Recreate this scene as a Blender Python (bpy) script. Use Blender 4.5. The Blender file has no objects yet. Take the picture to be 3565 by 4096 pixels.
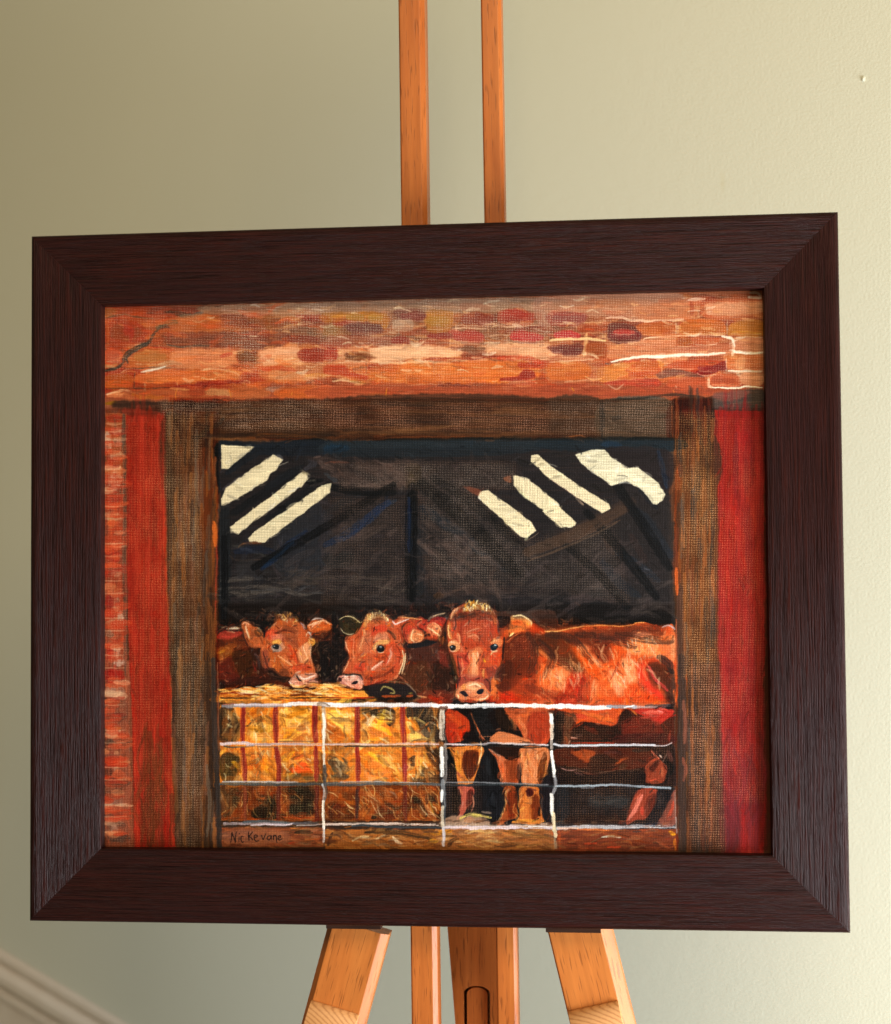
import bpy, bmesh, math
import numpy as np
from mathutils import Matrix, Vector, Euler

scene = bpy.context.scene
C = scene.collection
PI = math.pi
# ---------------------------------------------------------------- camera
LEAN = math.radians(4.0)                      # the framed picture leans back on the easel
F_ROT = Matrix.Rotation(PI/2-LEAN, 3, 'X')    # picture axes (x right, y up, z out) -> world
F_ORG = Vector((0, 0, 1.25))
def rodr(r):
    r = Vector(r); return Matrix.Rotation(r.length, 3, r.normalized())
CR = rodr((-.0401, -.1054, .0097)); CT = Vector((-.0173, -.0546, -1.4879))
cam_d = bpy.data.cameras.new('camera'); cam = bpy.data.objects.new('camera', cam_d); C.objects.link(cam)
cam.matrix_world = Matrix.Translation(F_ROT @ (-(CR.transposed() @ CT))+F_ORG) @ (F_ROT @ CR.transposed()).to_4x4()
cam_d.sensor_fit = 'HORIZONTAL'; cam_d.sensor_width = 36; cam_d.lens = 36*6600/3565
cam_d.clip_start = .05; cam_d.clip_end = 60
cam_d.dof.use_dof = True; cam_d.dof.focus_distance = 1.50; cam_d.dof.aperture_fstop = 4.5
scene.camera = cam
# ---------------------------------------------------------------- light: a window out of frame on the right, soft room light
world = bpy.data.worlds.new('World'); scene.world = world; world.use_nodes = True
bg = world.node_tree.nodes['Background']; bg.inputs[0].default_value = (1, .86, .58, 1); bg.inputs[1].default_value = .19
def area(name, loc, target, size, sy, power, col):
    d = bpy.data.lights.new(name, 'AREA'); d.shape = 'RECTANGLE'; d.size = size; d.size_y = sy; d.energy = power; d.color = col
    o = bpy.data.objects.new(name, d); C.objects.link(o); o.location = loc
    o.rotation_euler = (Vector(target)-Vector(loc)).to_track_quat('-Z', 'Y').to_euler()
    return o
area('window_light', (1.52, -.72, .55), (.15, .2, .95), 1.0, 1.1, 92, (.88, .95, 1.0))
area('room_light', (.7, -2.0, 2.9), (.1, .3, 1.6), 1.4, 1.0, 48, (1, .80, .49))
vs = scene.view_settings; vs.view_transform = 'Standard'; vs.look = 'None'; vs.exposure = 0; vs.gamma = 1; vs.use_curve_mapping = False
scene.render.engine = 'CYCLES'
scene.render.resolution_x = 891; scene.render.resolution_y = 1024

# ---------------------------------------------------------------- material helpers
def mat(name):
    m = bpy.data.materials.new(name); m.use_nodes = True; nt = m.node_tree
    return m, nt, nt.nodes['Principled BSDF']
def nd(nt, typ, **kw):
    n = nt.nodes.new(typ)
    for k, v in kw.items():
        if k.startswith('i_'): n.inputs[int(k[2:])].default_value = v
        else: setattr(n, k, v)
    return n
def objcoord(nt, scale, rand=True):
    tc = nd(nt, 'ShaderNodeTexCoord'); oi = nd(nt, 'ShaderNodeObjectInfo')
    add = nd(nt, 'ShaderNodeVectorMath', operation='ADD')
    mul = nd(nt, 'ShaderNodeVectorMath', operation='MULTIPLY')
    cx = nd(nt, 'ShaderNodeCombineXYZ')
    m = nd(nt, 'ShaderNodeMath', operation='MULTIPLY', i_1=7.3); nt.links.new(oi.outputs['Random'], m.inputs[0])
    for i in range(3): nt.links.new(m.outputs[0], cx.inputs[i])
    nt.links.new(tc.outputs['Object'], add.inputs[0])
    if rand: nt.links.new(cx.outputs[0], add.inputs[1])
    nt.links.new(add.outputs[0], mul.inputs[0]); mul.inputs[1].default_value = scale
    return mul.outputs[0]
def noise(nt, vec, scale, detail=3, rough=.5, dist=0):
    n = nd(nt, 'ShaderNodeTexNoise'); n.inputs['Scale'].default_value = scale; n.inputs['Detail'].default_value = detail
    n.inputs['Roughness'].default_value = rough; n.inputs['Distortion'].default_value = dist; nt.links.new(vec, n.inputs['Vector']); return n.outputs[0]
def ramp(nt, fac, stops):
    r = nd(nt, 'ShaderNodeValToRGB'); e = r.color_ramp.elements
    while len(e) < len(stops): e.new(.5)
    for k, (pos, col) in enumerate(stops):
        e[k].position = pos; e[k].color = (*col, 1) if isinstance(col, tuple) else (col, col, col, 1)
    nt.links.new(fac, r.inputs[0]); return r.outputs[0]
def mixc(nt, fac, a, b, typ='MIX'):
    n = nd(nt, 'ShaderNodeMix', data_type='RGBA', blend_type=typ)
    for sock, v in ((n.inputs[0], fac), (n.inputs[6], a), (n.inputs[7], b)):
        if isinstance(v, (int, float)): sock.default_value = v
        elif isinstance(v, tuple): sock.default_value = (*v, 1)
        else: nt.links.new(v, sock)
    return n.outputs[2]
def bump(nt, b, h, strength, dist):
    n = nd(nt, 'ShaderNodeBump'); n.inputs['Strength'].default_value = strength; n.inputs['Distance'].default_value = dist
    nt.links.new(h, n.inputs['Height']); nt.links.new(n.outputs[0], b.inputs['Normal']); return n
def mth(nt, op, a, b=None, clamp=False):
    n = nd(nt, 'ShaderNodeMath', operation=op, use_clamp=clamp)
    for i, v in enumerate((a, b)):
        if v is None: continue
        if isinstance(v, (int, float)): n.inputs[i].default_value = v
        else: nt.links.new(v, n.inputs[i])
    return n.outputs[0]

# beech: long grain along local Y, short dark rays
def beech(name, light, dark, fleck=.5):
    m, nt, b = mat(name)
    v = objcoord(nt, (1, .05, 1)); v2 = objcoord(nt, (1, .075, 1)); v3 = objcoord(nt, (1, .18, 1))
    n1 = noise(nt, v, 150, 4, .6); n2 = noise(nt, v3, 26, 3, .5, .6); n3 = noise(nt, v2, 620, 1, .4)
    c = ramp(nt, n2, [(.3, dark), (.7, light)])
    c = mixc(nt, ramp(nt, n1, [(.35, .0), (.7, .55)]), c, tuple(x*.62 for x in dark))
    fl = ramp(nt, n3, [(.61, 0.), (.70, fleck)])
    c = mixc(nt, fl, c, tuple(x*.28 for x in dark))
    nt.links.new(c, b.inputs['Base Color']); b.inputs['Roughness'].default_value = .42
    b.inputs['Specular IOR Level'].default_value = .28
    h = mth(nt, 'SUBTRACT', n1, fl); bump(nt, b, h, .25, .0006)
    return m
M_BEECH = beech('beech_wood', (.52, .155, .030), (.38, .090, .015))
M_BEECH2 = beech('beech_wood_light', (.60, .20, .042), (.46, .13, .024))
def endgrain():
    m, nt, b = mat('beech_end_grain'); v = objcoord(nt, (.35, 1, 1), False)
    w = nd(nt, 'ShaderNodeTexWave', wave_type='RINGS', rings_direction='SPHERICAL'); w.inputs['Scale'].default_value = 210; w.inputs['Distortion'].default_value = 1.2; w.inputs['Detail'].default_value = 2; w.inputs['Detail Scale'].default_value = 3
    off = nd(nt, 'ShaderNodeVectorMath', operation='ADD'); off.inputs[1].default_value = (.012, .03, .01); nt.links.new(v, off.inputs[0]); nt.links.new(off.outputs[0], w.inputs['Vector'])
    n = noise(nt, objcoord(nt, (1, 1, 1)), 500, 2)
    c = ramp(nt, w.outputs['Fac'], [(.0, (.40, .16, .05)), (.35, (.56, .25, .08)), (.9, (.60, .28, .10))])
    c = mixc(nt, ramp(nt, n, [(.4, 0.), (.75, .3)]), c, (.45, .22, .08))
    nt.links.new(c, b.inputs['Base Color']); b.inputs['Roughness'].default_value = .55; return m
M_END = endgrain()
def stained(name='dark_stained_wood'):
    m, nt, b = mat(name)
    v = objcoord(nt, (.022, 1, 1)); v2 = objcoord(nt, (.015, 1, 1)); v3 = objcoord(nt, (.3, 1, 1))
    n1 = noise(nt, v, 820, 3, .65, .1); n2 = noise(nt, v2, 1000, 2, .6); n3 = noise(nt, v3, 28, 3, .6)
    c = ramp(nt, n1, [(.3, (.006, .002, .0018)), (.55, (.022, .0048, .0036)), (.8, (.042, .0088, .0068))])
    c = mixc(nt, ramp(nt, n3, [(.4, 0.), (.7, .35)]), c, (.020, .007, .008))
    nt.links.new(c, b.inputs['Base Color'])
    b.inputs['Roughness'].default_value = .36; b.inputs['Specular IOR Level'].default_value = .11
    h = mth(nt, 'ADD', mth(nt, 'MULTIPLY', ramp(nt, n1, [(.38, 0.), (.6, 1.)]), .8), mth(nt, 'MULTIPLY', n2, .45))
    bump(nt, b, h, .7, .0007)
    return m
M_FRAME = stained()
def dark_ledge_and_shade():  # dark brown of the rest blocks, also the painted shade behind the slot
    m, nt, b = mat('dark_ledge_and_slot_shade'); n = noise(nt, objcoord(nt, (.05, 1, 1)), 300, 3)
    nt.links.new(ramp(nt, n, [(.3, (.020, .008, .005)), (.7, (.045, .018, .010))]), b.inputs['Base Color']); b.inputs['Roughness'].default_value = .8; b.inputs['Specular IOR Level'].default_value = .1; return m
M_LEDGE_AND_SHADE = dark_ledge_and_shade()
def wall_paint():
    m, nt, b = mat('wall_paint'); v = objcoord(nt, (1, 1, 1), False)
    n1 = noise(nt, v, 400, 2, .5, .2); n2 = noise(nt, v, 420, 3, .6); n3 = noise(nt, v, 2.2, 2, .4); n4 = noise(nt, v, 60, 3, .5)
    c = ramp(nt, n3, [(.35, (.64, .63, .50)), (.65, (.65, .64, .515))])
    c = mixc(nt, ramp(nt, n2, [(.2, .0), (.9, .12)]), c, (.50, .46, .34))
    # a faint rubbed stain with a shape of its own
    sp = nd(nt, 'ShaderNodeVectorMath', operation='SUBTRACT'); nt.links.new(v, sp.inputs[0]); sp.inputs[1].default_value = STAIN
    ml = nd(nt, 'ShaderNodeVectorMath', operation='MULTIPLY'); nt.links.new(sp.outputs[0], ml.inputs[0]); ml.inputs[1].default_value = (150, 0, 30)
    ln = nd(nt, 'ShaderNodeVectorMath', operation='LENGTH'); nt.links.new(ml.outputs[0], ln.inputs[0])
    st = mth(nt, 'MULTIPLY', ramp(nt, mth(nt, 'ADD', ln.outputs['Value'], mth(nt, 'MULTIPLY', n4, .9)), [(.35, .22), (1., 0.)]), 1.)
    c = mixc(nt, st, c, (.50, .41, .18))
    nt.links.new(c, b.inputs['Base Color']); b.inputs['Roughness'].default_value = .5; b.inputs['Specular IOR Level'].default_value = .35
    h = mth(nt, 'ADD', n1, mth(nt, 'MULTIPLY', n4, .5)); bump(nt, b, h, .45, .0008); return m
STAIN = (.3195, 0, .405); STR_A = 16.86; STR_LOC = (-.7403, .8496, .6465)
M_WALL = wall_paint()
def gloss_paint():
    m, nt, b = mat('cream_gloss_paint'); n = noise(nt, objcoord(nt, (1, 1, 1)), 40, 3)
    nt.links.new(ramp(nt, n, [(.3, (.66, .55, .43)), (.7, (.70, .60, .48))]), b.inputs['Base Color']); b.inputs['Roughness'].default_value = .35; return m
M_TRIM = gloss_paint()

# ---------------------------------------------------------------- mesh helpers
def tag(o, label=None, cat=None, group=None, kind=None):
    for k, v in (('label', label), ('category', cat), ('group', group), ('kind', kind)):
        if v: o[k] = v
    return o
def empty(name, loc=(0, 0, 0), rot=(0, 0, 0)):
    o = bpy.data.objects.new(name, None); C.objects.link(o); o.location = loc; o.rotation_euler = rot; o.empty_display_size = .05; return o
def link(name, me, m, parent=None, loc=(0, 0, 0), rot=(0, 0, 0)):
    o = bpy.data.objects.new(name, me); C.objects.link(o); me.materials.append(m); o.parent = parent; o.location = loc; o.rotation_euler = rot; return o
def prism(outline, y0, y1, bev=0.0, axis='Y', seg=2, smooth=False):
    """outline in the cross plane, swept from y0 to y1 along an axis"""
    bm = bmesh.new()
    def P(a, b, t): return (a, t, b) if axis == 'Y' else ((t, a, b) if axis == 'X' else (a, b, t))
    A = [bm.verts.new(P(a, b, y0)) for a, b in outline]; B = [bm.verts.new(P(a, b, y1)) for a, b in outline]
    n = len(A)
    for i in range(n): bm.faces.new((A[i], A[(i+1) % n], B[(i+1) % n], B[i]))
    bm.faces.new(A[::-1]); bm.faces.new(B)
    bmesh.ops.recalc_face_normals(bm, faces=bm.faces)
    if bev:
        ed = [e for e in bm.edges if len(e.link_faces) == 2 and e.calc_face_angle() > .3]
        bmesh.ops.bevel(bm, geom=ed, offset=bev, segments=seg, affect='EDGES', profile=.6, clamp_overlap=True)
    me = bpy.data.meshes.new('part'); bm.to_mesh(me); bm.free()
    if smooth:
        for q in me.polygons: q.use_smooth = True
    return me
# ---------------------------------------------------------------- painting
# The framed picture is painted stroke by stroke (numpy brush engine) on a sheet
# of drawing units, then carried to the paint colour and relief of the canvas mesh.
SX0, SY0, SX1, SY1, SS = 390.0, 1140.0, 3110.0, 3460.0, 0.5
PW, PH = int((SX1-SX0)*SS), int((SY1-SY0)*SS)
rng = np.random.default_rng(7)
IMG = np.zeros((PH, PW, 3)); IMG[:] = (.36, .22, .15)
HGT = np.zeros((PH, PW)); SPK = np.zeros((PH, PW)); SPC = np.zeros((PH, PW, 3)); SPC[:] = (.85, .6, .45)

def vnoise(h, w, sy, sx, seed):
    r = np.random.default_rng(seed)
    gy, gx = int(h/sy)+3, int(w/sx)+3
    g = r.random((gy, gx))
    y = np.arange(h)/sy; x = np.arange(w)/sx
    yi = y.astype(int); xi = x.astype(int); fy = y-yi; fx = x-xi
    fy = fy*fy*(3-2*fy); fx = fx*fx*(3-2*fx)
    a = g[yi][:, xi]; b = g[yi][:, xi+1]; c = g[yi+1][:, xi]; d = g[yi+1][:, xi+1]
    fy = fy[:, None]; fx = fx[None]
    return (a*(1-fx)+b*fx)*(1-fy)+(c*(1-fx)+d*fx)*fy
WX = (vnoise(PH, PW, 9, 9, 1)-.5)*2+(vnoise(PH, PW, 3.5, 3.5, 2)-.5)
WY = (vnoise(PH, PW, 9, 9, 3)-.5)*2+(vnoise(PH, PW, 3.5, 3.5, 4)-.5)
BT = vnoise(512, 512, 1.3, 34, 5)*.6+vnoise(512, 512, 3.2, 60, 6)*.4
BT = (BT-BT.mean())/BT.std()
FN = vnoise(PH, PW, 1.6, 1.6, 8)

TILES = dict(A=(400, 1150, .50223), B=(1300, 1150, .50223), C=(2200, 1150, .50223), D=(400, 1900, .50223), E=(1300, 1900, .50223),
             F=(2200, 1900, .50223), G=(400, 2650, .50223), H=(1300, 2650, .50223), I=(2200, 2650, .50223),
             c=(860, 2400, .27902), d=(1300, 2400, .27902), e=(1720, 2380, .27902), f=(2150, 2440, .32366),
             k=(860, 2800, .3012), l=(1300, 2800, .3012), m=(1740, 2800, .3012), n=(2200, 2800, .3125), o=(0, 0, 1.98940))
def hx(c): return np.array([int(c[i:i+2], 16) for i in (0, 2, 4)])/255.
def pp(t, s):
    ox, oy, k = TILES[t]
    a = np.array([[float(v) for v in q.split(',')] for q in s.split()]) if isinstance(s, str) else np.asarray(s, float)
    return np.stack([(a[:, 0]*k+ox-SX0)*SS, (a[:, 1]*k+oy-SY0)*SS], 1), k*SS
def spline(P, closed=False, n=6):
    if len(P) < 3: return P
    out = []; N = len(P)
    rg = range(N) if closed else range(N-1)
    for i in rg:
        p1, p2 = P[i], P[(i+1) % N]
        p0 = P[i-1] if (closed or i > 0) else p1; p3 = P[(i+2) % N] if (closed or i+2 < N) else p2
        for j in range(n):
            u = j/n
            out.append(.5*((2*p1)+(-p0+p2)*u+(2*p0-5*p1+4*p2-p3)*u*u+(-p0+3*p1-3*p2+p3)*u**3))
    if not closed: out.append(P[-1])
    return np.array(out)
def window(lo, hi, m):
    x0 = max(0, int(lo[0]-m)); y0 = max(0, int(lo[1]-m)); x1 = min(PW, int(hi[0]+m)+2); y1 = min(PH, int(hi[1]+m)+2)
    return x0, y0, x1, y1
GA = 1.0; TP = None
def put(x0, y0, x1, y1, al, col, var, br, hgt, sp=1.):
    al = al*GA
    I_ = IMG[y0:y1, x0:x1]; c = col[None, None]*(1+var*br)[..., None]
    I_[:] = I_*(1-al[..., None])+np.clip(c, 0, 1)*al[..., None]
    Hh = HGT[y0:y1, x0:x1]; Hh[:] = Hh*(1-al*.7)+al*hgt*(.5+.35*br)
    S_ = SPK[y0:y1, x0:x1]; S_ *= (1-al*sp)
def s(t, col, w, pts, a=1., dry=.25, taper=.4, var=.07, h=.5):
    """one brush stroke"""
    if TP is not None: taper = TP
    P, k = pp(t, pts); P = spline(P); col = hx(col); w = w*k
    r = w/2
    x0, y0, x1, y1 = window(P.min(0), P.max(0), r+2)
    if x1 <= x0 or y1 <= y0: return
    X, Y = np.meshgrid(np.arange(x0, x1, dtype=float), np.arange(y0, y1, dtype=float))
    wa = min(1.2, .12*w+.25)
    X += WX[y0:y1, x0:x1]*wa; Y += WY[y0:y1, x0:x1]*wa
    best = np.full(X.shape, 1e9); off = np.zeros(X.shape); par = np.zeros(X.shape)
    L = 0; seg = np.linalg.norm(np.diff(P, axis=0), axis=1); T = seg.sum()+1e-6
    for i in range(len(P)-1):
        d = P[i+1]-P[i]; l2 = d@d+1e-9
        u = np.clip(((X-P[i, 0])*d[0]+(Y-P[i, 1])*d[1])/l2, 0, 1)
        ex = X-P[i, 0]-u*d[0]; ey = Y-P[i, 1]-u*d[1]; q = ex*ex+ey*ey
        m = q < best; best[m] = q[m]
        off[m] = ((d[0]*ey-d[1]*ex)/math.sqrt(l2))[m]; par[m] = (L+u*seg[i])[m]; L += seg[i]
    dist = np.sqrt(best); u = par/T
    rr = r*(1-taper*np.abs(2*u-1)**3)
    al = np.clip((rr-dist)/max(.7, .16*w)+.5, 0, 1)
    o = rng.integers(0, 512, 2)
    br = BT[(off*1.6+o[0]).astype(int) % 512, (par*1.2+o[1]).astype(int) % 512]
    al = al*a*np.clip(1-dry*np.clip(br+.3, 0, 3)*(.5+u), 0, 1)
    put(x0, y0, x1, y1, al, col, var, br, h)
def p(t, col, pts, a=1., soft=3., rigid=False, ang=None, var=.06, dry=.1, h=.25, warp=1.):
    """one filled patch of paint"""
    P, k = pp(t, pts); P = P if rigid else spline(P, True, 5); col = hx(col); soft = max(.8, soft*k)
    x0, y0, x1, y1 = window(P.min(0), P.max(0), soft+2)
    if x1 <= x0 or y1 <= y0: return
    X, Y = np.meshgrid(np.arange(x0, x1, dtype=float), np.arange(y0, y1, dtype=float))
    wa = min(2.5, .5+soft*.35)*warp
    XX = X+WX[y0:y1, x0:x1]*wa; YY = Y+WY[y0:y1, x0:x1]*wa
    ins = np.zeros(X.shape, bool); best = np.full(X.shape, 1e9); N = len(P)
    for i in range(N):
        a0, b0 = P[i], P[(i+1) % N]; d = b0-a0
        if a0[1] != b0[1]:
            c = ((a0[1] > YY) != (b0[1] > YY)) & (XX < d[0]*(YY-a0[1])/d[1]+a0[0]); ins ^= c
        l2 = d@d+1e-9; u = np.clip(((XX-a0[0])*d[0]+(YY-a0[1])*d[1])/l2, 0, 1)
        q = (XX-a0[0]-u*d[0])**2+(YY-a0[1]-u*d[1])**2; best = np.minimum(best, q)
    sd = np.where(ins, 1, -1)*np.sqrt(best)
    al = np.clip(sd/(2*soft)+.5, 0, 1); al = al*al*(3-2*al)
    if ang is None:
        e = P.max(0)-P.min(0); ang = 0 if e[0] > e[1] else 90
    q = math.radians(ang); o = rng.integers(0, 512, 2)
    A_ = X*math.cos(q)+Y*math.sin(q); B_ = -X*math.sin(q)+Y*math.cos(q)
    br = BT[(B_*1.3+o[0]).astype(int) % 512, (A_+o[1]).astype(int) % 512]
    al = al*a*np.clip(1-dry*np.clip(br, 0, 3), 0, 1)
    put(x0, y0, x1, y1, al, col, var, br, h)
def inside(P, x, y):
    c = False; N = len(P)
    for i in range(N):
        a, b = P[i], P[(i+1) % N]
        if (a[1] > y) != (b[1] > y) and x < (b[0]-a[0])*(y-a[1])/(b[1]-a[1])+a[0]: c = not c
    return c
def sc(t, cols, pts, n, L, w, ang=0., jit=12., a=.6, dry=.4, bend=.12, seed=0):
    """many small dabs inside an outline"""
    ox, oy, k = TILES[t]; r = np.random.default_rng(seed+n)
    Q = np.array([[float(v) for v in q.split(',')] for q in pts.split()]); cols = cols.split()
    lo, hi = Q.min(0), Q.max(0); c = 0; g = 0
    while c < n and g < n*20:
        g += 1; x, y = lo+(hi-lo)*r.random(2)
        if not inside(Q, x, y): continue
        c += 1; q = math.radians(ang+r.normal()*jit); l = L*(.5+r.random())/2; b = l*bend*r.normal()*2
        dx, dy = math.cos(q)*l, math.sin(q)*l
        s(t, cols[r.integers(len(cols))], w*(.5+.9*r.random()), [(x-dx, y-dy), (x-dy/l*b, y+dx/l*b), (x+dx, y+dy)], a*(.6+.4*r.random()), dry)
def spk(t, pts, a, col=None, soft=30., rigid=True):
    """bare weave tops showing through dry paint"""
    P, k = pp(t, pts); soft *= k
    x0, y0, x1, y1 = window(P.min(0), P.max(0), soft+2)
    X, Y = np.meshgrid(np.arange(x0, x1, dtype=float), np.arange(y0, y1, dtype=float))
    ins = np.zeros(X.shape, bool); best = np.full(X.shape, 1e9); N = len(P)
    for i in range(N):
        a0, b0 = P[i], P[(i+1) % N]; d = b0-a0
        if a0[1] != b0[1]: ins ^= ((a0[1] > Y) != (b0[1] > Y)) & (X < d[0]*(Y-a0[1])/d[1]+a0[0])
        l2 = d@d+1e-9; u = np.clip(((X-a0[0])*d[0]+(Y-a0[1])*d[1])/l2, 0, 1)
        best = np.minimum(best, (X-a0[0]-u*d[0])**2+(Y-a0[1]-u*d[1])**2)
    al = np.clip(np.where(ins, 1, -1)*np.sqrt(best)/(2*soft)+.5, 0, 1)
    al *= .55+.45*np.clip((WX+WY)[y0:y1, x0:x1]*.5+.6, 0, 1.3)
    S_ = SPK[y0:y1, x0:x1]; S_[:] = S_*(1-al)+a*al
    if col: C_ = SPC[y0:y1, x0:x1]; C_[:] = C_*(1-al[..., None])+hx(col)*al[..., None]
def blur(a, r):
    for ax in (0, 1):
        c = np.cumsum(np.concatenate([np.repeat(np.take(a, [0], ax), r+1, ax), a, np.repeat(np.take(a, [-1], ax), r, ax)], ax), ax)
        n = a.shape[ax]
        a = (np.take(c, np.arange(2*r+1, 2*r+1+n), ax)-np.take(c, np.arange(n), ax))/(2*r+1)
    return a
def broken(t, pts, n, L, w, lum=.16, sat=.1, a=.6, off=6, seed=0, dry=.5, tint=None, ang=None):
    """broken colour: small dabs that pick up the paint next to them and follow its forms"""
    P, k = pp(t, pts); r = np.random.default_rng(seed+n); lo, hi = P.min(0), P.max(0)
    g = blur(IMG.mean(2), 3); gy, gx = np.gradient(g); c = 0; q = 0
    while c < n and q < n*10:
        q += 1; x, y = lo+(hi-lo)*r.random(2)
        if not inside(P, x, y) or not (3 < x < PW-4 and 3 < y < PH-4): continue
        c += 1; sx, sy = np.clip([x+r.normal()*off, y+r.normal()*off], 1, [PW-2, PH-2]).astype(int)
        col = IMG[sy, sx].copy(); m = col.mean(); col = m+(col-m)*(1+r.normal()*sat*2)
        col = col*(1+r.normal()*lum)+r.normal()*lum*.12
        if tint is not None and r.random() < .35: col = col*.55+hx(tint[r.integers(len(tint))])*.45
        col = np.clip(col, .02, .98)
        xi, yi = int(x), int(y)
        if ang is None: A_ = math.atan2(gx[yi, xi], -gy[yi, xi]) if abs(gx[yi, xi])+abs(gy[yi, xi]) > .002 else r.random()*6
        else: A_ = math.radians(ang)
        A_ += r.normal()*.2; l = L*(.5+r.random())/2; dx, dy = math.cos(A_)*l, math.sin(A_)*l; b = r.normal()*.07
        TILES['z'] = (SX0, SY0, 1/SS)
        s('z', '%02x%02x%02x' % tuple(int(v*255) for v in col), w*(.5+r.random()), [(x-dx, y-dy), (x-dy*b, y+dx*b), (x+dx, y+dy)], a*(.5+.5*r.random()), dry)
def tone(t, pts, mul, con=1., sat=1., soft=30., a=1.):
    """thin glaze over an area"""
    P, k = pp(t, pts); M = np.zeros((PH, PW)); Y, X = np.mgrid[0:PH, 0:PW].astype(float)
    ins = np.zeros((PH, PW), bool); N = len(P)
    for i in range(N):
        a0, b0 = P[i], P[(i+1) % N]; d = b0-a0
        if a0[1] != b0[1]: ins ^= ((a0[1] > Y) != (b0[1] > Y)) & (X < d[0]*(Y-a0[1])/d[1]+a0[0])
    M = blur(ins.astype(float), max(1, int(soft*k)))[..., None]*a
    J = IMG*np.array(mul); mu = J.mean(); m = J.mean(2, keepdims=True)
    J = m+(J-m)*sat; J = (J-.35)*con+.35
    IMG[:] = np.clip(IMG*(1-M)+J*M, 0.01, 1)
def smudge(t, pts, r, soft=12., a=1.):
    """wet paint dragged together"""
    P, k = pp(t, pts); Y, X = np.mgrid[0:PH, 0:PW].astype(float); ins = np.zeros((PH, PW), bool); N = len(P)
    for i in range(N):
        a0, b0 = P[i], P[(i+1) % N]; d = b0-a0
        if a0[1] != b0[1]: ins ^= ((a0[1] > Y) != (b0[1] > Y)) & (X < d[0]*(Y-a0[1])/d[1]+a0[0])
    M = blur(ins.astype(float), max(1, int(soft*k)))[..., None]*a
    B = blur(blur(IMG, r), r); IMG[:] = IMG*(1-M)+B*M
# --- wall of bricks above the opening
p('o', 'a8694a', '195,590 1545,580 1545,830 195,830', 1, 3, True)
p('o', '8f6a54', '430,600 1100,595 1100,690 420,700', .8, 20)
p('o', 'dda27c', '330,700 1000,690 1540,700 1540,765 1200,765 800,750 330,765', .85, 16)
p('o', 'cf7440', '420,742 700,735 1000,720 1430,735 1400,775 900,775 420,775', .8, 12)
p('o', 'a8583e', '205,775 1440,768 1440,797 205,800', .9, 8)
p('A', 'b8582f', '40,160 560,160 600,260 440,340 280,450 40,470', .95, 14)
p('A', 'c89254', '40,170 128,168 128,215 40,240', .9, 8)
p('A', 'c9662e', '140,165 390,162 380,198 260,225 140,205', .9, 8)
p('A', '9a5540', '400,165 760,160 740,215 420,210', .85, 12)
s('A', '45423c', 26, '510,190 600,195 700,215', .8)
s('A', '4c4a44', 20, '600,215 660,222 720,205', .7)
s('A', '6c7a84', 30, '640,225 740,218 800,200 826,165', .8)
s('A', '6f6c60', 18, '45,242 130,222 200,214 280,232 420,248', .8)
s('A', 'b06a44', 26, '180,245 320,255 450,240 600,225', .7)
p('A', '98603e', '110,300 260,290 330,370 240,430 90,400', .7, 14)
s('A', 'c23a2a', 40, '190,300 240,340 245,420', .75)
s('A', 'd0823e', 30, '50,270 60,360 60,460', .6)
p('A', 'b88254', '300,270 480,260 470,320 400,340', .7, 14)
p('A', 'bf7e48', '570,240 860,210 1000,240 1190,300 1160,352 620,345', .85, 14)
s('A', '7f8272', 44, '450,315 530,280 610,275', .8)
p('A', 'a3623a', '430,345 560,340 560,450 400,440 390,400', .8, 10)
s('A', 'b8402a', 34, '545,370 550,430', .8)
p('A', 'b8a08a', '840,150 1792,125 1792,205 1250,215 960,215 850,200', .95, 10)
sc('A', 'cfc0ac a59282 8e7a6c', '850,150 1780,130 1780,205 900,210', 40, 110, 14, 0, 5, .6)
p('A', '8a5038', '960,225 1200,215 1300,300 1190,330 1000,290', .7, 16)
p('A', '9b7048', '1180,240 1560,225 1580,300 1330,320', .75, 16)
p('A', 'a2402e', '1560,225 1792,220 1792,262 1650,262', .8, 12)
p('A', '8d5c4c', '560,362 1200,350 1500,380 1400,480 1000,480 560,450', .85, 16)
sc('A', 'b59080 c0a090 7a4c40 9a6a58', '560,350 1500,340 1500,470 560,460', 40, 110, 12, 0, 6, .5)
p('A', '8c3a24', '1480,385 1700,390 1792,420 1700,450 1480,430', .8, 10)
s('A', '6f6f70', 14, '530,452 640,470 760,462 870,462', .8)
s('A', 'd29060', 8, '620,448 760,446', .6)
p('A', 'c8834a', '230,610 260,540 400,482 540,490 572,560 540,612 300,634', .95, 8)
sc('A', 'd8985c b8683a c07a40', '240,600 280,530 400,490 540,500 560,580 300,625', 22, 110, 18, -5, 12, .5)
s('A', 'c8502e', 12, '390,478 480,474 560,490', .7)
p('A', 'cf6f4c', '42,498 150,498 185,545 185,590 42,600', .95, 6)
s('A', 'e0a080', 12, '60,585 120,570 170,590', .6)
s('A', '3c4044', 28, '180,570 210,520 290,475 380,440 420,380 430,350', .9, .2)
s('A', '4a5a66', 18, '220,600 210,550 300,490 370,440', .7)
s('A', '27241f', 30, '46,660 100,648 150,625', .95, .1, .3)
s('A', '5f6e66', 22, '440,345 480,310 530,290', .6)
p('A', 'e2ac84', '575,520 830,490 1070,490 1090,600 830,640 600,630', .9, 10)
sc('A', 'f4dcc0 d8885a e8b890 c86a40', '580,510 1070,500 1090,640 600,650', 40, 90, 14, 5, 25, .6)
s('A', 'c03a2a', 34, '960,545 1050,520', .6)
p('A', '8a4a20', '1090,510 1260,510 1262,600 1110,600', .85, 8)
p('A', 'ecc4a4', '1265,510 1560,470 1600,600 1270,600', .85, 12)
sc('A', 'f6e2cc e0a078', '1265,500 1560,470 1590,600 1270,600', 24, 90, 16, 0, 20, .5)
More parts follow.
